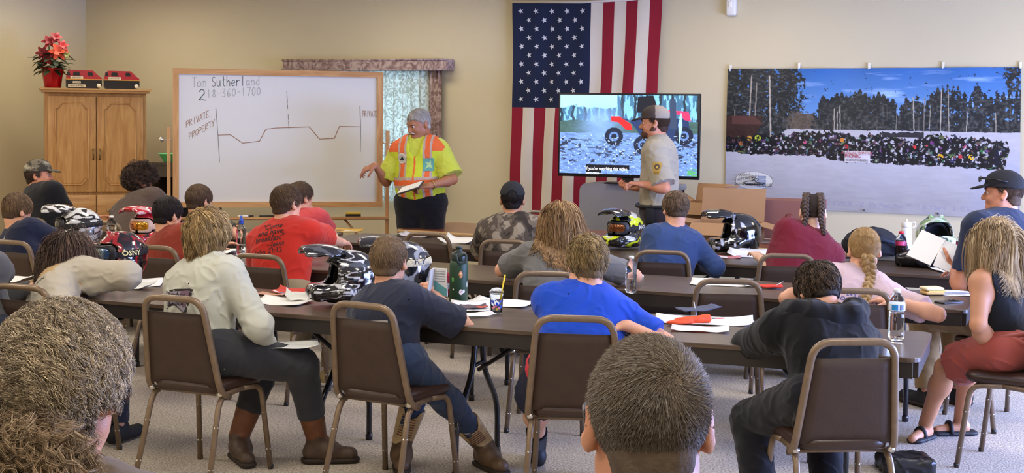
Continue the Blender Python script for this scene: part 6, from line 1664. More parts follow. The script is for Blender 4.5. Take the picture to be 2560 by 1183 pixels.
def braid(p, pts, r, color, n=34, name='braid'):
    P = [Vector(q) for q in pts]; L = []
    for i in range(n + 1):
        t = i / n * (len(P) - 1); k = min(int(t), len(P) - 2); L.append(P[k].lerp(P[k+1], t - k))
    m = MB(); sd = p.rt; bk = -p.fw
    for j in range(3):
        q = []
        for i, c in enumerate(L):
            a = i * .75 + j * 2 * PI / 3; rr = r * (1 - .45 * i / n); q.append(c + p.off + sd * math.sin(a) * rr * .8 + bk * math.sin(2 * a) * rr * .45)
        m.tube(q, [r * .62 * (1 - .45 * i / n) for i in range(n + 1)], 7)
    return m.build(name, mat('braid_' + color.strip('#'), color, .5, var=.35, vscale=90, bump=.8, bscale=250), p.root)
def beltp(p, c, z=.10, r=(.178, .13)):
    M = [p.hip + p.up * (z * p.S) + p.Rr * math.cos(a) * r[0] * p.S * p.fat + p.F * math.sin(a) * r[1] * p.S * p.fat + p.off for a in [i * 2 * PI / 26 for i in range(26)]]
    MB().tube(M, .014, 8, closed=True, sq=.8).build('belt', mat('belt_' + c.strip('#'), c, .5), p.root)
def btxt(p, s, dz, size, c, dx=0, **k):
    o = p.N - p.up * dz + p.Rr * dx - p.F * (.14 * p.S)
    decal_text(None, p.sprims, s, o, k.pop('xd', p.Rr), k.pop('yd', p.up), size, mat('print_' + c.strip('#'), c, .7), 'shirt_lettering', p.root, p.off, sub=1, **k)
def patch(p, o, nd, up, poly, c, name='patch', lift=.003, prims=None, sc=1.0):
    nd = Vector(nd).normalized(); x = Vector(up).cross(nd).normalized(); y = nd.cross(x); n0 = len(poly); sb = max(1, 24 // n0); rim = []
    for i in range(n0):
        a, b = poly[i], poly[(i + 1) % n0]; rim += [(a[0] + (b[0] - a[0]) * j / sb, a[1] + (b[1] - a[1]) * j / sb) for j in range(sb)]
    n = len(rim); cx_, cy_ = sum(q[0] for q in rim) / n, sum(q[1] for q in rim) / n; K = max(1, min(8, int(max(abs(q[0]) + abs(q[1]) for q in rim) / .008)))
    pts = [(cx_, cy_)] + [(cx_ + (q[0] - cx_) * k / K, cy_ + (q[1] - cy_) * k / K) for k in range(1, K + 1) for q in rim]
    V = project(prims or p.sprims, np.array([A3(Vector(o) + x * a * sc + y * b * sc + nd * .03) for a, b in pts]), A3(-nd), lift, 24, 0.05)
    F = [(0, 1 + i, 1 + (i + 1) % n) for i in range(n)]; F4 = [(1 + (k - 1) * n + i, 1 + k * n + i, 1 + k * n + (i + 1) % n, 1 + (k - 1) * n + (i + 1) % n) for k in range(1, K) for i in range(n)]
    o_ = nmesh(name, V, [np.array(F)] + ([np.array(F4)] if F4 else []), mat('patch_' + c.strip('#'), c, .7), p.root, True); o_.location = p.off; return o_
def circ(r, n=16, ry=None): return [(r * math.cos(2 * PI * i / n), (ry or r) * math.sin(2 * PI * i / n)) for i in range(n)]
def rect(w_, h_): return [(-w_, -h_), (0, -h_), (w_, -h_), (w_, 0), (w_, h_), (0, h_), (-w_, h_), (-w_, 0)]
SHORT = dict(n=3800, L=.032, segs=4, r=.0011, lift=.006, grav=.1, jitter=.3, hug=.5)
MED = dict(n=4200, L=.065, segs=6, r=.0012, lift=.009, clump=260, grav=.2, hug=.6)

# ------------------------------------------------------------------ nearest row
# white long-sleeved shirt, grey trousers, brown boots
p = seated('c1', 'person with shaggy blond hair, white long-sleeved shirt and brown leather boots', (520, 582), .12, 1.0, -38, legs=False, hyaw=6, hpitch=10, voxel=.006)
p.arm(1, p.px(672, 872, .12), (.6, -.3, -.9), palm=(0, 0, -1), hdir=(.4, .8, -.3)).arm(-1, p.px(560, 880, .30), (-1, 0, -.6))
g1, g2 = G(798, 1158), G(596, 1150)
p.leg(1, (g1.x - .01, g1.y, .11), (1, .2, 1.2), toe=(1, .12, 0)).leg(-1, (g2.x, g2.y, .11), (.8, .5, 1), toe=(.45, -.9, 0))
p.body('light'); p.shirt(mcloth('off_white_jersey', '#B9BBB0'), long=True, hem=.10, wr=.006, seed=11, g=.018)
p.trousers(mcloth('charcoal_twill', '#34353B'), .825, wr=.004, g=.02)
def boots(p, cshaft, cfoot, sole, flagp=False):
    for sd in (-1, 1):
        a = p.an[sd]; d = p.ft[sd].normalized(); up = (p.kn[sd] - a).normalized(); top = a + up * .19
        P = [('add', cone(a + up * .01, top, .050, .066, capb=True), 0), ('add', cone(a - d * .03 - Vector((0, 0, .055)), a + d * .16 - Vector((0, 0, .068)), .042, .036), .04), ('add', ell(a + d * .05 - Vector((0, 0, .04)), (.055, .06, .05)), .03),
             ('sub', cone(top - up * .02, top + up * .04, .052, .060), .0), ('sub', ell(top + d * .075, (.05, .05, .055)), .01), ('sub', ell(top - d * .075, (.05, .05, .055)), .01), ('int', half((a.x, a.y, .006), (0, 0, -1)), 0)]
        col = lambda V, a=a: np.where((V[:, 2:3] > a.z + .02 + .01 * np.sin(V[:, :1] * 60)), q_(cshaft), q_(cfoot)).astype(np.float32)
        o = p._o('boot', P, [a - d * .1, a + d * .2, top], .10, mat('boot_leather', '#808080', .5, attr='Col', bump=.5, bscale=90, var=.18, vscale=30), .005, col)
        h = a - d * .035; Q = [('add', econe(Vector((h.x, h.y, .018)), Vector((h.x, h.y, .018)) + d * .2, .045, .043, (0, 0, 1), .55), 0), ('int', half((a.x, a.y, .001), (0, 0, -1)), 0), ('int', half((a.x, a.y, .028), (0, 0, 1)), 0)]
        lo, hi = bounds([a - d * .1 + Vector((0, 0, -.1)), a + d * .2], .08); sdf_obj('sole', Q, lo, hi, .006, mat('sole_' + sole.strip('#'), sole, .7), o)
        if flagp:
            for si in range(9): patch(p, a + up * (.155 - si * .013) - Vector((0, 1, 0)) * .03 + p.rt * 0, (0, -1, 0), up, rect(.036, .003), '#6E4A3A', 'boot_stripe', prims=P, lift=.002)
            patch(p, a + up * .13 - Vector((0, 1, 0)) * .03 - Vector((.022, 0, 0)), (0, -1, 0), up, rect(.014, .026), '#232B45', 'boot_canton', prims=P, lift=.003)
            for i in range(9): patch(p, a + up * (.113 + .017 * (i // 3)) - Vector((0, 1, 0)) * .03 - Vector((.031 - .009 * (i % 3), 0, 0)), (0, -1, 0), up, circ(.0022, 6), '#D8CDB8', 'boot_star', prims=P, lift=.004)
boots(p, '#6A4026', '#4A3A2E', '#2B211A')
p.scalp('#6B5636', nape=-.11).hair(dict(n=7000, L=.125, segs=8, lift=.018, clump=300, color='#8F7650', grav=.4, hug=.25, nape=-.105, r=.0013, curl=.006, curlf=38, tips=('#D0B27A', .22), jitter=.3))
def bp(u, v, r): return p.N - r.up * 0
o_ = p.N - p.up * .150 - p.Rr * .055 - p.F * .14
bx = (p.Rr - p.up * .10).normalized()
patch(p, o_, -p.F, p.up + p.Rr * .10, [(-.135, .035), (.0, .045), (.105, .045), (.13, .04), (.09, -.06), (.075, -.075), (.0, -.03), (-.10, -.04)], '#2A2227', 'shirt_panel', .002)
patch(p, o_ - p.Rr * .005, -p.F, p.up + p.Rr * .10, [(-.122, .027), (.0, .035), (.095, .035), (.115, .03), (.083, -.048), (.068, -.062), (.0, -.02), (-.09, -.03)], '#8D8796', 'shirt_panel', .0035)
patch(p, o_ + p.Rr * .07, -p.F, p.up + p.Rr * .10, [(-.03, .028), (.02, .03), (.045, .026), (.012, -.04), (-.01, -.05), (-.05, -.005)], '#6E5668', 'shirt_panel', .0042)
decal_text(None, p.sprims, 'Anchor', o_ + p.up * .002, bx, p.up, .045, mat('print_ink', '#1D1A20', .7), 'shirt_lettering', p.root, p.off, sub=1, shear=.4, lift=.005)
decal_text(None, p.sprims, '& Cook', o_ - p.up * .032, bx, p.up, .038, mat('print_ink', '#1D1A20', .7), 'shirt_lettering', p.root, p.off, sub=1, shear=.4, lift=.005)

# navy t-shirt child with flag boots
p = seated('c2', 'child with cropped brown hair in a navy t-shirt, jeans and flag-patterned boots, reading', (973, 650), .10, .88, -38, legs=False, hyaw=22, hpitch=8, hs=.97, voxel=.006)
p.arm(1, p.px(1102, 752, .24), (.9, .2, -.55), el=p.px(1168, 822, .10), palm=(-1, .2, 0), hdir=(-.5, .5, .5), curl=.6).arm(-1, p.px(1050, 742, .26), (-1, 0, -.7), palm=(1, .3, 0), hdir=(.3, .7, .4), curl=.6)
g1, g2 = G(1212, 1170), G(1003, 1165)
p.leg(1, (g1.x, g1.y, .11), (1, .3, 1.5), toe=(.5, -.85, 0)).leg(-1, (g2.x, g2.y, .11), (.8, .6, 1), toe=(.1, -1, 0))
p.body('light'); p.shirt(mcloth('navy_tee', '#2A2F42'), sleeve=.82, g=.020, hem=.02, loose=.030, wr=.005, seed=21); p.trousers(mcloth('denim', '#2B3A55', var=.18), .80, wr=.005); beltp(p, '#8A6A3E', .035)
boots(p, '#B9A078', '#5A4632', '#2B211A', True)
p.scalp('#5E4C38').hair(dict(SHORT, L=.042, color='#77614A', tips=('#A58A66', .2), swirl=.9))
for i, (c, w_) in enumerate((('#B9B4AE', .11), ('#7E3A3E', .12), ('#B9B4AE', .13), ('#7E3A3E', .12), ('#B9B4AE', .10), ('#7E3A3E', .08))): patch(p, p.N - p.up * (.13 + i * .017) - p.F * .13 + p.Rr * .05, -p.F, p.up + p.Rr * .15, rect(w_ * .5, .006), c, 'shirt_print', .003)
patch(p, p.N - p.up * .29 - p.F * .13 + p.Rr * .06, -p.F, p.up, circ(.03, 12, .022), '#8C8A90', 'shirt_print', .003)
bk = p.px(1083, 705, .24); t = thing('booklet', 'open booklet held up by the child in the navy t-shirt', 'booklet', bk, R(20))
for s_, c in ((1, '#DCDDD8'), (-1, '#C9C8C2')):
    o = MB().box((s_ * .035, 0, 0), (.07, .004, .135)).build('cover', mat('page_' + c.strip('#'), c, .7), t); o.rotation_euler = (R(8), 0, R(38 if s_ > 0 else 55) * -s_)
    if s_ > 0:
        MB().add([(.004, -.0035, -.066), (.068, -.0035, -.066), (.068, -.0035, -.03), (.004, -.0035, .01)], [(0, 1, 2, 3)]).build('cover_print', mat('teal_print', '#5FA0A4', .6), o)
        for i in range(5): MB().box((.036, -.0035, .055 - i * .012), (.05, .001, .0025)).build('text_line', mat('ink_grey', '#9A9C9C', .7), o)

# bright blue t-shirt
p = seated('c3', 'person in a bright blue t-shirt and patterned shorts, cheek on one hand', (1468, 652), .24, .98, 2, legs=False, hyaw=8, hpitch=14, fat=1.18, hs=.98, voxel=.006)
p.arm(1, G(1570, 815, .79), (1, .1, -.5), hdir=(-.9, .3, 0)).arm(-1, p.hl((-.083, .035, -.13)), (-.7, .6, -1), palm=(.9, .1, .2), hdir=(.35, .05, .95), curl=.5)
p.leg(-1, G(1343, 1165) + Vector((0, 0, .09)), (-.35, .4, 1.2), kn=D(1338, 1005, p.hip.y + .28)).leg(1, p.loc(.18, .35, .09), (.2, 1, 1))
p.body('light'); p.shirt(mcloth('royal_blue', '#1C48BC', var=.03), sleeve=.62, g=.016, hem=.05, loose=.020, wr=.005, seed=31)
cf = lambda V: np.where((np.abs(pnoise(V * np.array([1, 1, .5], np.float32), 3.2, 9, 2)) < .16)[:, None], q_('#B8323C'), np.where((pnoise(V, 4, 12, 1) > .5)[:, None], q_('#2C54B8'), q_('#171B33'))).astype(np.float32)
p.trousers(mat('pattern_shorts', '#808080', .8, attr='Col'), .40, colorf=cf, flare=.02, g=.02)
for sd in (-1, 1): p._o('sock', [('add', cone(p.an[sd].lerp(p.kn[sd], .38), p.an[sd], .052, .042, capa=True), 0)], [p.kn[sd], p.an[sd]], .07, mcloth('black_sock', '#141416'))
p.shoes(mat('black_shoe', '#17171A', .6)); p.scalp('#6B5A40', nape=-.10).hair(dict(MED, n=5500, L=.085, clump=300, color='#86714E', tips=('#B39A6C', .3), curl=.005, curlf=50, nape=-.10, lift=.016))

# black hooded sweatshirt
p = seated('c4', 'person in a black hooded sweatshirt bent over the table, dark hair', (2043, 722), .30, .98, 10, legs=False, hyaw=8, hpitch=38, voxel=.006, shw=1.08, hunch=.05)
p.arm(-1, G(2010, 838, .79), (-1, -.15, -.1), hdir=(1, .2, 0)).arm(1, G(2060, 832, .80), (1, -.1, -.2), hdir=(-1, .3, 0))
p.leg(-1, p.loc(-.22, .16, .09), (-.25, 1, .9)).leg(1, p.loc(.08, .2, .09), (0, 1, 1))
p.body('light'); p.shirt(mcloth('black_fleece', '#0A0B0E', rough=.95), long=True, g=.030, hem=.12, wr=.0045, seed=41)
Nn = p.N + Vector((0, 0, .085)) - p.fw * .035; bk_ = -p.fw; hp_ = [(.135, -.005, .00), (.125, .055, .0), (.07, .105, -.01), (0, .12, -.02), (-.07, .105, -.01), (-.125, .055, .0), (-.135, -.005, .0)]
hq = [Nn + p.rt * a + bk_ * b + Vector((0, 0, c)) for a, b, c in hp_]; P = [('add', cone(hq[i], hq[i+1], .048, .048), .03) for i in range(6)]
P += [('add', cone(Nn + bk_ * .10 + p.rt * .08 + Vector((0, 0, -.03)), Nn + bk_ * .13 - Vector((0, 0, .12)), .055, .035), .05), ('add', cone(Nn + bk_ * .10 - p.rt * .08 + Vector((0, 0, -.03)), Nn + bk_ * .13 - Vector((0, 0, .12)), .055, .035), .05), ('sub', ell(Nn + bk_ * .02 + Vector((0, 0, .05)), (.10, .085, .06)), .02), ('disp', wrinkles(.007, 4, 43), 0)]
p._o('hood', P, hq + [Nn + bk_ * .13 - Vector((0, 0, .12))], .09, mcloth('black_fleece2', '#101116', rough=.95), .006)
p.trousers(mcloth('black_joggers', '#14141A'), .97, g=.022, wr=.006); p.shoes(mat('black_shoe', '#17171A', .6))
p.scalp('#2A2320').hair(dict(MED, L=.065, n=5000, color='#3B3029', curl=.006, curlf=70, tips=('#6E5A44', .25), lift=.016))

# long-haired person in tan sweatshirt, head down on the arms
p = seated('c0', 'person with long dark hair in a tan sweatshirt, head resting on folded arms', (172, 650), .46, .95, -22, hyaw=10, hpitch=34, hroll=-10, hunch=.05, voxel=.007)
p.arm(1, G(215, 722, .79), (1, -.3, 0), hdir=(-1, .1, 0)).arm(-1, G(95, 715, .79), (-1, -.3, 0), hdir=(1, .2, 0))
p.body('light'); cf = lambda V: np.where((((V - A3(p.N)) @ A3(p.up)) > -.16)[:, None] & ((np.abs((V - A3(p.N)) @ A3(p.Rr)) < .17))[:, None], q_('#B59A70'), q_('#B7B0A0')).astype(np.float32)
p.shirt(mat('two_tone_fleece', '#808080', .95, attr='Col', bump=.3, bscale=400), long=True, g=.026, hem=.08, wr=.006, seed=51, colorf=cf)
p.trousers(mcloth('dark_denim', '#23293A'), .97); p.shoes(mat('black_shoe', '#17171A', .6))
p.scalp('#33281F').hair(dict(n=5200, L=.40, segs=14, lift=.014, clump=170, color='#4A3A32', grav=.75, r=.0014, curl=.010, curlf=22, whorl=(0, .03, .1), tips=('#6E5648', .25), nape=-.09), body=True)
btxt(p, 'RECOGNITION', .20, .030, '#3A342C', space=1.35, bold=.015)

# woman in black sleeveless top and red shorts
p = seated('c5', 'woman in a black sleeveless top, rust red shorts and black slides, at the right edge', (2484, 600), .10, 1.0, 42, legs=False, hyaw=8, hpitch=8, hipf=.04, fat=.95, shw=.92, voxel=.006)
p.arm(-1, p.px(2482, 893, .05), (-.5, -.3, -.6), hdir=(.3, .5, -.6), el=p.px(2446, 812, -.12)).arm(1, p.px(2560, 860, .2), (1, 0, -.5))
g1, g2 = G(2312, 1100), G(2400, 1088)
p.leg(-1, (g1.x, g1.y, .085), (-.6, .6, 1), toe=(-.5, -.5, 0)).leg(1, (g2.x, g2.y, .085), (-.6, .6, 1), toe=(-.9, -.1, 0))
p.body('tan', face=True, feet=True); eyes(p, brow='#7A6244')
p.shirt(mcloth('black_rib_knit', '#15171A', bump=.5), sleeve=0, g=.008, hem=.0, wr=.002, seed=61); p.trousers(mcloth('rust_satin', '#97463A', rough=.6), .38, g=.014, flare=.018, wr=.008, seed=62)
for i in range(4): beltp(p, '#8E4238', .06 - i * .022, (.172, .130))
for sd in (-1, 1):
    a = p.an[sd]; d = p.ft[sd]; h = Vector((a.x, a.y, .014)) - d * .06
    Q = [('add', econe(h, h + d * .2, .044, .046, (0, 0, 1), .4), 0), ('int', half((a.x, a.y, .002), (0, 0, -1)), 0)]; lo, hi = bounds([h, h + d * .2], .09)
    o = sdf_obj('slide', Q, lo, hi, .006, mat('slide_black', '#17161A', .6), p.root); o.location = p.off
    b = h + d * .13; sd_ = Vector((0, 0, 1)).cross(d); MB().tube([b + p.off + sd_ * .045 * math.cos(a_) + Vector((0, 0, .058 * math.sin(a_))) for a_ in [PI * i / 8 for i in range(9)]], .012, 6, sq=.7).build('slide_strap', mat('slide_black', '#17161A', .6), p.root)
p.scalp('#8A7048', nape=-.10).hair(dict(n=6500, L=.30, segs=12, lift=.012, clump=230, color='#A08560', tips=('#D6BE92', .35), grav=.8, r=.0013, part=-.01, curl=.003, curlf=20, nape=-.10), body=True)
p.headobj('sunglasses', MB().tube([(-.085, .03, .06), (-.05, .075, .085), (0, .09, .088), (.05, .075, .085), (.085, .03, .06)], .005, 6), mat('tortoise', '#6A4420', .2)); MB()
p.headobj('earring', MB().lathe([(0, -.006), (.006, 0), (0, .006)], 10, (-.088, -.004, -.055)), m_wf)

# ------------------------------------------------------------------ second row
p = seated('b1', 'person with short black hair in a rust red t-shirt, between helmet and blond hair', (421, 534), .16, .95, -30, hyaw=-8, hpitch=12, hs=.97)
p.arm(1, p.hl((.075, .05, -.12)), (.8, .4, -1), palm=(-1, 0, 0), hdir=(-.3, .1, .9), curl=1.0).arm(-1, p.loc(-.1, .45, .79), (-1, 0, -.6)); p.body('light'); p.shirt(mcloth('rust_tee', '#8E3A2A'), g=.016, seed=71)
p.trousers(mcloth('dark_denim', '#23293A'), .97); p.shoes(mat('black_shoe', '#17171A', .6)); p.scalp('#1C1714').hair(dict(MED, L=.06, color='#2A2220', nape=-.08))
p = seated('b2', 'person in a bright red t-shirt with black lettering on the back', (718, 506), .20, 1.05, -24, hyaw=-18, hpitch=6, fat=1.05, voxel=.006, hipf=-.0)
p.arm(1, G(905, 622, .79), (1, .1, -.4)).arm(-1, p.loc(-.2, .5, .79), (-1, 0, -.5)); p.body('light'); p.shirt(mcloth('bright_red', '#BE2E22', var=.03), sleeve=.78, g=.020, seed=81, wr=.005, loose=.025)
for i, (s_, z_, sz, dx) in enumerate((('"Come', .045, .042, -.01), ('and have', .085, .042, -.015), ('breakfast"', .125, .042, -.02), ('~Jesus', .165, .038, .03), ('John 21:12', .205, .038, -.02))): btxt(p, s_, z_ - .01, sz * 1.25, '#3A1418', dx + .0, shear=.15 if i < 4 else 0, bold=.012)
p.trousers(mcloth('tan_chino', '#8F7F62'), .97); p.shoes(mat('tan_shoe', '#A08A5A', .6), mat('white_sole', '#D8D4C8', .6)); p.scalp('#463526').hair(dict(SHORT, L=.05, n=4500, color='#5E4834', tips=('#8A6E4C', .15)))
p = seated('b3', 'person with very long light brown hair in a grey t-shirt, elbows on the table', (1403, 556), .30, .98, -6, hyaw=4, hpitch=16, shw=1.02, fat=1.1, voxel=.006)
p.arm(1, G(1540, 682, .79), (1, 0, -.3), hdir=(-.9, .3, 0)).arm(-1, G(1318, 672, .79), (-1, 0, -.3), hdir=(.9, .3, 0)); p.body('light'); p.shirt(mcloth('heather_grey', '#6B6A68', var=.08), sleeve=.75, g=.016, hem=.06, seed=91, loose=.022)
p.trousers(mcloth('dark_denim', '#23293A'), .97); p.shoes(mat('black_shoe', '#17171A', .6))
p.scalp('#7E6240', nape=-.09).hair(dict(n=9500, L=.48, segs=17, lift=.011, clump=300, jitter=.25, color='#93724C', tips=('#C2A070', .3), grav=.9, r=.0014, curl=.010, curlf=26, nape=-.10, whorl=(0, .0, .1)), body=True)
p = seated('b5', 'person with a blond braid in a pale pink t-shirt, elbow on the table', (2160, 622), .22, .95, -4, hyaw=2, hpitch=16, voxel=.006)
p.arm(1, G(2235, 752, .79), (1, .05, -.3), hdir=(-.9, .3, 0)).arm(-1, p.loc(-.15, .45, .79), (-1, 0, -.5)); p.body('light'); p.shirt(mcloth('pale_pink', '#CDB3B4', var=.02), sleeve=.70, g=.014, hem=.06, seed=101, loose=.018)
p.trousers(mcloth('dark_denim', '#23293A'), .97); p.shoes(mat('black_shoe', '#17171A', .6))
p.scalp('#8A6C42', nape=-.07).hair(dict(n=4500, L=.115, segs=8, lift=.008, clump=0, color='#A5834F', tips=('#C9A878', .3), grav=.1, r=.0011, nape=-.07, jitter=.06, swirl=0, whorl=(0, .09, .06), flow=lambda q, n: np.array([0, -.105, -.085]) - q, flowk=.95, hug=1.0))
braid(p, [p.hl((0, -.105, -.06)), p.N - p.F * .10 * 1.0 - p.up * .02, p.N - p.F * .125 - p.up * .12, p.N - p.F * .13 - p.up * .24, p.N - p.F * .125 - p.up * .30], .030, '#A08050')
for s_, z_, sz in (("24'S FROST FEST", .185, .030), ('POOL TOURNAMENT', .215, .030)): btxt(p, s_, z_, sz, '#4A4F8A', .01, bold=.02)
for i in range(6): btxt(p, 'ANNUAL SPRING ICE CLUB', .245 + i * .016, .012, '#8A8AA8', .05)
p = seated('b0', 'child with straight brown hair in a navy shirt, at the left edge', (45, 524), .16, .88, -28, hyaw=-14, hpitch=16)
for sd in (-1, 1): p.arm(sd, p.loc(.1 * sd, .42, .79), (sd, 0, -.6))
p.body('light'); p.shirt(mcloth('navy_knit', '#20263E'), g=.016, seed=111); btxt(p, 'H', .045, .035, '#B9BCC4', .0, bold=.02); p.trousers(mcloth('dark_denim', '#23293A'), .97); p.shoes(mat('black_shoe', '#17171A', .6))
p.scalp('#4C3A2A').hair(dict(MED, L=.07, clump=150, color='#6B543C', tips=('#8E7252', .2), curl=0))

# ------------------------------------------------------------------ front row
def at_hip(px, y, S, z=None):
    h = D(px, 600, y); return Vector((h.x, h.y, z or .485 + .095 * S))
p = seated('a0', 'man in a camouflage cap and black t-shirt, in profile at the far left', (97, 436), .12, 1.1, -34, hyaw=-52, hpitch=0, fat=1.2, voxel=.007, hipf=.05)
for sd in (-1, 1): p.arm(sd, p.loc(.06 * sd, .36, .80), (sd*.5, 0, -1))
p.body('ruddy', face=True); eyes(p); p.shirt(mcloth('black_tee', '#17181C'), g=.018, seed=121); p.trousers(mcloth('dark_denim', '#23293A'), .97); p.shoes(mat('black_shoe', '#17171A', .6))
p.scalp('#3A2A20').hair(dict(MED, L=.05, n=2500, clump=120, color='#4C3B30', mask=lambda q: q[:, 2] < .03)); cap(p, '#6E6656', camo=('#39352B', '#9C9683'), strap=False)
def stool(p, label):
    t = copy_tree(CHAIR); t.location = (p.hip.x + p.fw.x * .02, p.hip.y + p.fw.y * .02, 0); t.rotation_euler = (0, 0, p.yaw); return tag(t, label, 'chair')
h = at_hip(318, 10.55, 1.05); p = Person('man with dark curly hair in a brown t-shirt, leaning his cheek on a fist', h, R(-30), D(352, 450, 10.9), 1.1, hyaw=-30, hpitch=10, hroll=8, fat=1.15, voxel=.007)
p.arm(1, p.hl((.085, .04, -.06)), (.9, .5, -1), palm=(-1, 0, .2), hdir=(-.35, .1, .8), curl=1.1).arm(-1, p.loc(-.2, .4, .79), (-1, 0, -.5))
for sd in (-1, 1): p.leg(sd, p.loc(.12 * sd, .36, .09), (0, .3, 1))
p.body('ruddy'); p.shirt(mcloth('brown_tee', '#53453E', var=.08), g=.020, seed=131); p.trousers(mcloth('dark_denim', '#23293A'), .97); p.shoes(mat('black_shoe', '#17171A', .6)); stool(p, 'brown chair hidden under the man in the brown t-shirt')
btxt(p, 'W', .05, .05, '#B08F5A', -.02, shear=.3); p.scalp('#2A201B', thick=.016).hair(dict(n=5500, L=.075, segs=9, lift=.022, clump=330, color='#3E3029', curl=.009, curlf=150, r=.0014, grav=.1, tips=('#5E4A3A', .2), jitter=.5))
h = at_hip(500, 9.9, .9); p = Person('child with brown hair, only the head showing behind the blond hair', h, R(-25), D(499, 500, 10.15), .9, hyaw=-10, hpitch=12, voxel=.008, hs=1.0)
for sd in (-1, 1): p.arm(sd, p.loc(.1 * sd, .4, .79), (sd, 0, -.6)); p.leg(sd, p.loc(.12 * sd, .33, .09), (0, .3, 1))
p.body('light'); p.shirt(mcloth('olive_tee', '#4A4A38'), seed=141); p.trousers(mcloth('dark_denim', '#23293A'), .97); p.shoes(mat('black_shoe', '#17171A', .6)); p.scalp('#463626').hair(dict(MED, n=3000, L=.065, color='#5E4A38'))
h = at_hip(768, 9.9, 1.0); p = Person('person in a coral pink shirt, cheek on fist, mostly behind the red t-shirt', h, R(-25), D(752, 492, 10.05), .98, hyaw=-20, hpitch=8, voxel=.007)
p.arm(1, p.px(776, 524, .28), (.9, .2, -1.1), palm=(-1, 0, .2), hdir=(-.5, .1, .75), curl=1.1).arm(-1, p.loc(-.2, .4, .79), (-1, 0, -.5))
for sd in (-1, 1): p.leg(sd, p.loc(.12 * sd, .35, .09), (0, .3, 1))
p.body('light'); p.shirt(mcloth('coral_tee', '#C2484A'), seed=151); p.trousers(mcloth('dark_denim', '#23293A'), .97); p.shoes(mat('black_shoe', '#17171A', .6)); p.scalp('#463626').hair(dict(SHORT, n=2500, L=.05, color='#5E4A38'))
CAMO = lambda V: (lambda n, n2: np.where((n > .28)[:, None], q_('#8C8273'), np.where((n < -.30)[:, None], q_('#2E2823'), np.where((n2 > .25)[:, None], q_('#6B6155'), q_('#4A4139')))).astype(np.float32))(pnoise(V, 5.5, 77, 4), pnoise(V, 9, 78, 3))
p = seated('a2', 'person in a black cap and camouflage t-shirt, before the flag', (1281, 496), .14, 1.0, -14, hyaw=12, hpitch=4, hs=.95, fat=.95)
for sd in (-1, 1): p.arm(sd, p.loc(.12 * sd, .42, .80), (sd, 0, -.7))
p.body('tan', earS=1.15); p.shirt(mat('camo_cloth', '#808080', .9, attr='Col', bump=.3, bscale=400), sleeve=.8, g=.022, seed=161, colorf=CAMO, loose=.03); p.trousers(mcloth('dark_denim', '#23293A'), .97); p.shoes(mat('black_shoe', '#17171A', .6))
p.scalp('#1C1715').hair(dict(SHORT, n=2200, color='#261F1C', mask=lambda q: q[:, 2] < .03)); cap(p, '#1B1C20')
p = seated('a3', 'child with tousled brown hair in a heathered blue long-sleeved shirt', (1688, 520), .16, .90, -6, hyaw=22, hpitch=16, hs=.95, shw=.86)
p.arm(1, p.px(1760, 665, .30), (.5, -.1, -1), nohand=True, el=p.px(1788, 668, .08)).arm(-1, p.loc(-.05, .34, .79), (-.3, 0, -1)); p.body('light'); p.shirt(mcloth('heather_blue', '#31456F', var=.12), long=True, g=.018, seed=171, wr=.005)
p.trousers(mcloth('dark_denim', '#23293A'), .97); p.shoes(mat('black_shoe', '#17171A', .6)); p.scalp('#4E3E30').hair(dict(MED, L=.045, clump=200, color='#655240', lift=.014, jitter=.4, tips=('#8A7258', .2)))
p = seated('a4', 'person with two dark braids in a maroon shirt', (2032, 528), .18, .98, -2, hyaw=-8, hpitch=14, hipf=.0, fat=1.1)
for sd in (-1, 1): p.arm(sd, p.loc(.10 * sd, .34, .79), (sd * .4, 0, -1))
p.body('pale'); p.shirt(mcloth('maroon_tee', '#701F2E', var=.04), long=False, sleeve=.85, g=.020, seed=181); p.trousers(mcloth('dark_denim', '#23293A'), .97); p.shoes(mat('black_shoe', '#17171A', .6))
p.scalp('#2C211B', nape=-.06, thick=.004).hair(dict(n=3800, L=.05, segs=5, lift=.004, color='#3F3028', grav=0, r=.0011, nape=-.06, jitter=.05, swirl=0, whorl=(0, 0, .3), flow=lambda q, n: np.stack([np.where(q[:, 0] > 0, .045, -.045) - q[:, 0], -.02 + 0 * q[:, 0], -.01 + 0 * q[:, 0]], 1) * 10, flowk=.9, hug=1.0))
for sd in (-1, 1):
    braid(p, [p.hl((.040 * sd, .02, .112)), p.hl((.046 * sd, -.045, .108)), p.hl((.050 * sd, -.098, .060)), p.hl((.050 * sd, -.115, .0)), p.hl((.048 * sd, -.095, -.06)), p.hl((.06 * sd, -.085, -.12)), p.hl((.075 * sd, -.07, -.17))], .022, '#4A382B', 40)
p.headobj('glasses', MB().tube([(.085, 0, -.0), (.08, .09, .0), (.06, .112, -.005), (.03, .115, -.025), (.06, .112, -.045), (.075, .10, -.03)], .002, 5), mat('wire_frame', '#A08A7A', .3, metal=.6))
p = seated('a5', 'man in a black cap with sunglasses and a navy printed t-shirt, holding a book', (2508, 480), .10, 1.15, 26, hyaw=42, hpitch=2, fat=1.1, voxel=.007, hipf=.03, hs=1.0)
p.arm(-1, p.px(2384, 672, .22), (-.8, .2, -1), palm=(1, 0, .5), hdir=(-.6, .5, .5), curl=.8, el=p.px(2402, 716, .0)).arm(1, p.loc(.2, .4, .8), (1, 0, -.5))
p.body('ruddy', face=True); eyes(p); p.shirt(mcloth('navy_print_tee', '#1F2940'), sleeve=.75, g=.022, seed=191); p.trousers(mcloth('khaki_canvas', '#8A6F48'), .97, g=.02, wr=.007); p.shoes(mat('black_shoe', '#17171A', .6), mat('brown_sole', '#2B211A', .6))
p.scalp('#4A3828', thick=.003).hair(dict(SHORT, n=3000, L=.012, color='#5A4636', mask=lambda q: q[:, 2] < .03)); cap(p, '#17171A')
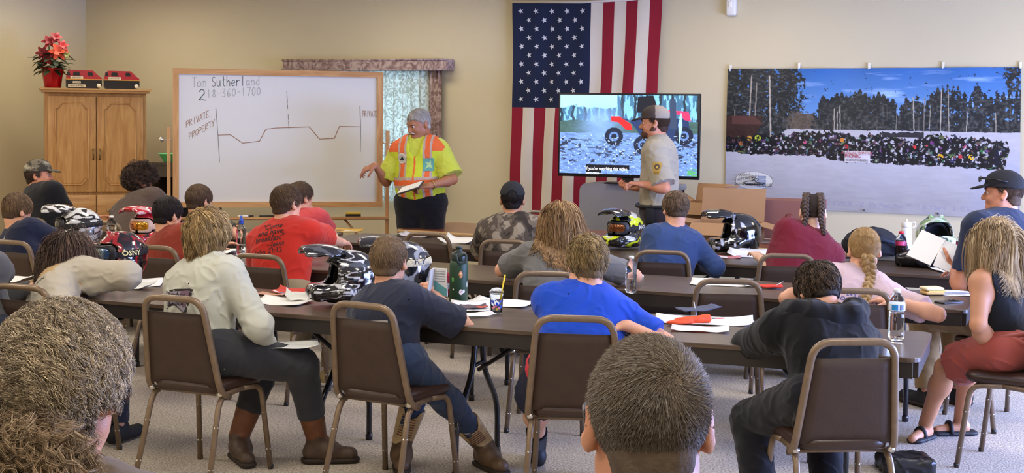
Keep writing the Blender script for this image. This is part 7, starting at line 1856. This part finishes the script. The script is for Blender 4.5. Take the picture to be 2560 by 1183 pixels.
p.headobj('sunglasses', MB().box((-.035, .125, .075), (.058, .012, .032), None, .006).box((.035, .125, .075), (.058, .012, .032), None, .006).tube([(-.065, .12, .08), (-.09, .04, .075), (-.092, -.03, .06)], .004, 5).tube([(.065, .12, .08), (.09, .04, .075), (.092, -.03, .06)], .004, 5), m_black)
btxt(p, 'SAND', .05, .05, '#C9CBD0', .08, bold=.02)
for i, c in enumerate(('#3F6A96', '#6A90B4', '#31507A', '#7A5A7A', '#4A6A94')): patch(p, p.N - p.up * (.10 + i * .030) - p.F * .14 + p.Rr * .05, -p.F, p.up, rect(.13, .012), c, 'shirt_print', .003)
bk = p.px(2345, 632, .24); t = thing('book', 'open white book held up by the man in the black cap', 'book', bk, R(-25))
for s_ in (-1, 1): o = MB().box((s_ * .075, 0, 0), (.15, .008, .19)).build('page_block', mat('paper_E6E6E2', '#E6E6E2', .75), t); o.rotation_euler = (R(-35), R(20), R(8 * s_))
h = at_hip(-28, 6.6, .95); p = Person('person in a grey sleeve, only an elbow showing at the left edge', h, R(-24), D(-70, 600, 6.75), .95, voxel=.008)
p.arm(1, G(12, 700, .80) + Vector((-.05, .12, 0)), (1, -.3, -.3)).arm(-1, p.loc(-.1, .4, .8), (-1, 0, -.5))
for sd in (-1, 1): p.leg(sd, p.loc(.12 * sd, .35, .09), (0, .3, 1))
stool(p, 'brown chair outside the left edge, under the person in grey'); p.body('light'); p.shirt(mcloth('grey_sweat', '#55565A'), long=True, seed=201, g=.02); p.trousers(mcloth('dark_denim', '#23293A'), .97); p.scalp('#463626')

# ------------------------------------------------------------------ the two men standing at the front
y_ = 11.45; hd = D(1046, 307, y_ - .02); hp = D(1052, 520, y_); hp.z = .98
p = Person('older man with grey hair in a fluorescent yellow and orange safety vest, standing and pointing', hp, R(166), hd, 1.0, hyaw=-34, hpitch=22, fat=1.14, voxel=.006, hs=1.02, neck_back=.03)
p.arm(1, D(938, 414, y_ - .12), (-.3, .2, -1), palm=(.0, .4, -1), hdir=(-.85, 0, -.35), curl=[.45, .75, .85, .95], thumb=1.2).arm(-1, D(1076, 464, y_ - .30), (1, .1, -.9), palm=(0, .3, -1), hdir=(-.9, -.2, -.1), curl=.7)
for sd in (-1, 1): p.leg(sd, (hp.x - .10 * sd, hp.y + .02, .09), (0, -1, 0), toe=(0, -1, 0))
def facecol(V): 
    q = (V - A3(p.Hc)) @ p.HM.astype(np.float32) / p.hs; base = np.tile(q_('#A8704F'), (len(V), 1)); lip = (np.abs(q[:, 0]) < .024) & (q[:, 1] > .07) & (np.abs(q[:, 2] + .062) < .009)
    return np.where(lip[:, None], q_('#8E4E42'), base).astype(np.float32)
MATS['skin_deep'] = mat('skin_deep_c', '#A9714E', .5, sss=.1, attr='Col'); p.body('deep', face=True, colorf=facecol); eyes(p, brow='#8A8078')
p.headobj('moustache', MB().tube([(-.034, .088, -.062), (-.018, .103, -.050), (0, .107, -.048), (.018, .103, -.050), (.034, .088, -.062)], [.004, .0065, .006, .0065, .004], 8), mat('grey_hair_m', '#B9B2A8', .9, bump=.8, bscale=400))
p.shirt(mcloth('yellow_tee', '#C3CC4A', var=.03), sleeve=.88, g=.022, hem=-.02, seed=211, loose=.045, wr=.006)
p.trousers(mcloth('black_trouser', '#16171C'), .97, g=.022); p.shoes(mat('black_shoe', '#17171A', .6)); 
P = p.torso(.040, .03); F_, U_, R_ = p.F, p.up, p.Rr
P += [('add', ell(p.hip + U_ * .16 + F_ * .03, (.20, .17, .17), np.array([A3(R_), A3(F_), A3(U_)]).T.astype(np.float32)), .04)]
P += [('int', half(p.hip - U_ * .07, -U_), .004), ('sub', cone(p.N + U_ * .10 + F_ * .02, p.N - U_ * .14 + F_ * .20, .085, .02), .01), ('disp', wrinkles(.005, 5, 215), 0)]
for sd in (-1, 1): P.append(('sub', cone(p.sh[sd] + R_ * sd * .035 + U_ * .12, p.sh[sd] + R_ * sd * .065 - U_ * .16, .055, .065), .01))
def vest(V):
    d = V - A3(p.hip); x = d @ A3(R_); z = d @ A3(U_); f = d @ A3(F_); ax = np.abs(x + .0 * z); c = np.tile(q_('#C4D12E'), (len(V), 1)); O_, S_ = q_('#E0662E'), q_('#B5A294')
    def put(m, col): c[m] = col
    put((ax > .070) & (ax < .145), S_); put((ax > .088) & (ax < .127), O_); put((z > .12) & (z < .21), S_); put((z > .143) & (z < .187), O_); put((z > -.02) & (z < .03) & (ax > .05), S_)
    put((np.abs(x) < .008) & (f > 0), O_); put(z < -.055, O_); put(z > .36 + .30 * (ax - .05), c[z > .36 + .30 * (ax - .05)]); put((z > .42) & (ax > .145), O_); return c.astype(np.float32)
p.sprims = P; p._o('safety_vest', P, [p.N, p.hip - U_ * .05, p.sh[-1], p.sh[1]], .17, mat('vest_mesh', '#808080', .75, attr='Col', bump=.3, bscale=300), .0055, vest)
o1 = p.N - U_ * .115 + R_ * .115 + F_ * .14; patch(p, o1, F_ + R_ * .3, U_, circ(.043), '#D9D6CC', 'badge', .004); patch(p, o1, F_ + R_ * .3, U_, circ(.036), '#B9B6A8', 'badge', .005); patch(p, o1, F_ + R_ * .3, U_, [(-.02, -.012), (0, .012), (.004, .02), (.012, .006), (.022, -.012), (.0, -.016)], '#23262A', 'badge_emblem', .007)
o1 = p.N - U_ * .17 - R_ * .12 + F_ * .14; patch(p, o1, F_ - R_ * .3, U_, rect(.045, .052), '#5E9E90', 'badge', .004); patch(p, o1, F_ - R_ * .3, U_, [(-.035, -.04), (-.01, 0), (-.03, .02), (.005, .015), (.02, .04), (.02, .0), (.035, -.035), (.0, -.02)], '#A8C88A', 'badge_emblem', .006)
p.scalp('#A9A39A', thick=.003).hair(dict(SHORT, n=3500, L=.014, color='#B5AFA5', var=.25))
w_ = p.wr[-1]; dv = (p.wr[-1] - p.el[-1]).normalized(); u1 = dv.cross(Vector((0, 0, 1))).normalized(); u2 = dv.cross(u1)
MB().tube([w_ - dv * .02 + p.off + (u1 * math.cos(a) + u2 * math.sin(a)) * .032 for a in [i * PI / 8 for i in range(16)]], .006, 6, closed=True).build('wristwatch', mat('watch_gold', '#B59A6A', .3, metal=.8), p.root)
tb_ = D(1026, 470, y_ - .36); t = thing('clipboard', 'thin dark clipboard held by the man in the safety vest', 'clipboard', tb_, R(160)); o = MB().box((0, 0, 0), (.21, .15, .012), None, .004).build('board', mat('clip_dark', '#3A3532', .5), t); o.rotation_euler = (R(-20), R(18), 0); MB().box((0, 0, .008), (.19, .13, .003)).build('sheet', mat('paper_E6E6E2', '#E6E6E2', .75), o)

y_ = 10.75; hd = D(1637, 305, y_); hp = D(1648, 530, y_); hp.z = .98
p = Person('bearded man in a khaki uniform shirt and mesh-backed cap, standing in profile', hp, R(74), hd, 1.04, hyaw=6, hpitch=4, fat=1.18, voxel=.006, hs=1.02, neck_back=.035)
p.arm(-1, D(1606, 461, y_ - .24), (.8, .1, -1), palm=(.1, 0, -1), hdir=(-.95, .25, .08), curl=.75, el=D(1662, 470, y_ - .31)).arm(1, D(1592, 470, y_ + .06), (.8, 0, -1), palm=(0, 0, 1), hdir=(-.9, -.2, 0), curl=.8)
for sd in (-1, 1): p.leg(sd, (hp.x - .02, hp.y + .11 * sd, .09), (-1, 0, 0), toe=(-1, -.1, 0))
p.body('ruddy', face=True); eyes(p); HMf = p.HM.astype(np.float32)
p.shirt(mcloth('khaki_poplin', '#A39A85', var=.03), sleeve=.9, g=.024, hem=-.01, seed=221, loose=.035, wr=.006, neck=.075); p.trousers(mcloth('dark_slate', '#2E2A2C'), .97, g=.0); p.shoes(mat('black_shoe', '#17171A', .6)); beltp(p, '#17171A', .045, (.185, .14))
MB().box((0, 0, 0), (.03, .07, .12), None, .008).build('belt_pouch', m_blackm, p.root).matrix_basis = Matrix.Translation(p.hip + p.off + p.F * .03 - p.Rr * .19 * p.fat - p.up * .02) @ Matrix.Rotation(p.yaw, 4, 'Z')
L = p.hl; B = [('add', cone(L((-.05, .01, -.055)), L((-.014, .072, -.09)), .029, .025), 0), ('add', cone(L((.05, .01, -.055)), L((.014, .072, -.09)), .029, .025), .02), ('add', ell(L((0, .08, -.09)), (.03, .03, .03)), .02), ('add', cone(L((-.024, .092, -.05)), L((.024, .092, -.05)), .009, .009), .01), ('sub', ell(L((0, .11, -.064)), (.02, .02, .006), HMf), .003), ('disp', lambda V: pnoise(V, 14, 5, 2) * .002, 0)]
lo, hi = bounds([p.Hc], .16); o = sdf_obj('beard', B, lo, hi, .005, mat('beard_brown', '#54392A', .9, bump=.8, bscale=300, var=.3, vscale=60), p.root); o.location = p.off
p.scalp('#3E2C20', thick=.003).hair(dict(SHORT, n=2500, L=.02, color='#4E392A', mask=lambda q: q[:, 2] < .03)); cap(p, '#453A34', '#9C9080', '#3A302B')
shp = [(-.035, .035), (-.015, .045), (0, .04), (.015, .045), (.035, .035), (.03, -.02), (.02, -.05), (-.02, -.05), (-.03, -.02)]
o1 = p.sh[-1].lerp(p.el[-1], .42) - p.Rr * .06; nd = Vector((-.25, -1, 0)); patch(p, o1, nd, (0, 0, 1), shp, '#B3903E', 'sleeve_patch', .003); patch(p, o1 + Vector((0, 0, .008)), nd, (0, 0, 1), circ(.022), '#5A4A38', 'sleeve_patch', .005); patch(p, o1 + Vector((0, 0, .004)), nd, (0, 0, 1), circ(.009), '#C8A850', 'sleeve_patch', .007); patch(p, o1 - Vector((0, 0, .036)), nd, (0, 0, 1), rect(.018, .008), '#8A6A2A', 'sleeve_patch', .005)
MB().add([(0, 0, 0), (.0, -.01, -.05), (.05, -.005, -.065), (.06, 0, -.01)], [(0, 1, 2, 3)])

# ------------------------------------------------------------------ the two heads close to the camera
hd = D(1621, 1042, 1.98); hp = Vector((hd.x, hd.y - .12, .60))
p = Person('man with short greying brown hair and glasses, seen from behind close to the camera', hp, R(-2), hd, 1.08, hyaw=2, hpitch=4, fat=1.1, voxel=.006, hs=1.03, neck_down=.15)
for sd in (-1, 1): p.arm(sd, p.loc(.12 * sd, .30, .66), (sd, -.2, -.6)); p.leg(sd, p.loc(.13 * sd, .40, .09), (0, .3, 1))
stool(p, 'brown chair below the bottom edge, under the man seen from behind')
MATS.pop('skin_close', None); mk = mat('skin_close', '#C98E70', .5, sss=.15, bump=.2, bscale=500, var=.07, vscale=30)
p.voxel = .004; p.vox = .0045
_m = mskin; mskin = lambda k='light': mk if k == 'close' else _m(k)
p.body('close', earS=1.12); p.vox = .008; p.shirt(mcloth('grey_collar', '#6A6C70'), seed=231); p.trousers(mcloth('dark_denim', '#23293A'), .97); p.shoes(mat('black_shoe', '#17171A', .6))
p.scalp('#5C5046', thick=.002, nape=-.10, seed=9)
p.hair(dict(n=26000, L=.020, segs=4, r=.00045, lift=.0045, color='#6A5F54', var=.35, grav=.05, jitter=.16, nape=-.105, swirl=1.2, whorl=(.030, -.092, .062), tips=('#8A8580', .22), rough=.45, front=.05,
    Lf=lambda q: np.clip((q[:, 2] + .10) / .13, .18, 1) * np.clip(np.linalg.norm(q - np.array([.030, -.092, .062]), axis=1) / .03, .35, 1)))
p.headobj('glasses', MB().tube([(-.086, -.02, -.012), (-.090, 0, .004), (-.088, .05, .006), (-.082, .10, .004), (-.06, .115, .0)], .003, 8).tube([(.086, -.02, -.012), (.090, 0, .004), (.088, .05, .006), (.082, .10, .004), (.06, .115, .0)], .003, 8).tube([(-.06, .115, .004), (0, .122, .006), (.06, .115, .004)], .0025, 6), m_black)
hd = D(160, 960, 2.12); hp = Vector((hd.x, hd.y - .1, .60))
p = Person('person with greying curly hair tied back in a bushy ponytail, close to the camera', hp, R(-12), hd, .98, hyaw=0, hpitch=6, voxel=.008, hs=.98)
for sd in (-1, 1): p.arm(sd, p.loc(.12 * sd, .30, .66), (sd, -.2, -.6)); p.leg(sd, p.loc(.13 * sd, .40, .09), (0, .3, 1))
p.body('close', earS=.9); p.shirt(mcloth('taupe_knit', '#6A5E54'), long=True, seed=241); p.trousers(mcloth('dark_denim', '#23293A'), .97); p.shoes(mat('black_shoe', '#17171A', .6)); p.scalp('#4E443B', thick=.010, nape=-.085)
p.hair(dict(n=17000, L=.125, segs=16, r=.0007, lift=.024, hug=.7, color='#8C7E6C', var=.45, grav=.0, jitter=.28, swirl=0, clump=900, curl=.0065, curlf=140, whorl=(0, .10, .05), tips=('#CBBCA2', .35), flow=lambda q, n: (np.array([-.0, -.12, -.075]) - q) * 10, flowk=.8, rough=.5))
rg = np.random.default_rng(5); n = 15000; ctr = np.array(p.hl((.012, -.125, -.110))); d = rg.normal(size=(n, 3)); d /= np.linalg.norm(d, axis=1, keepdims=True); cl = rg.normal(size=(700, 3)); cl /= np.linalg.norm(cl, axis=1, keepdims=True); own = (d @ cl.T).argmax(1); ph = rg.uniform(0, 6.28, 700)[own]
k = 14; t_ = np.linspace(0, 1, k); Rr_ = np.array([.112, .07, .105]); base = d * .35 + cl[own] * .65
S_ = ctr + base[:, None, :] * Rr_ * (t_[None, :, None] * (.8 + .35 * rg.random((n, 1, 1)))) - np.array([0, 0, .03]) * (t_ ** 2)[None, :, None]
n1 = np.cross(cl[own], [0, 0, 1.0]); n1 /= np.linalg.norm(n1, axis=1, keepdims=True); n2 = np.cross(cl[own], n1); a = t_[None] * 17 + ph[:, None]
S_ = S_ + (n1[:, None] * np.cos(a)[..., None] + n2[:, None] * np.sin(a)[..., None]) * (.011 * np.minimum(1, t_ * 3))[None, :, None]
colr = np.array(hexc('#8F7A62')) * rg.uniform(.6, 1.3, (700, 1))[own] * rg.uniform(.75, 1.25, (n, 1)); colr = np.where(rg.random((n, 1)) < .25, np.array(hexc('#C6AF90')), colr)
o = strand_mesh('ponytail', S_.astype(np.float32), .0007, mat('hair_50', '#444444', .5, attr='Col', spec=.35), p.root, colr); o.location = p.off
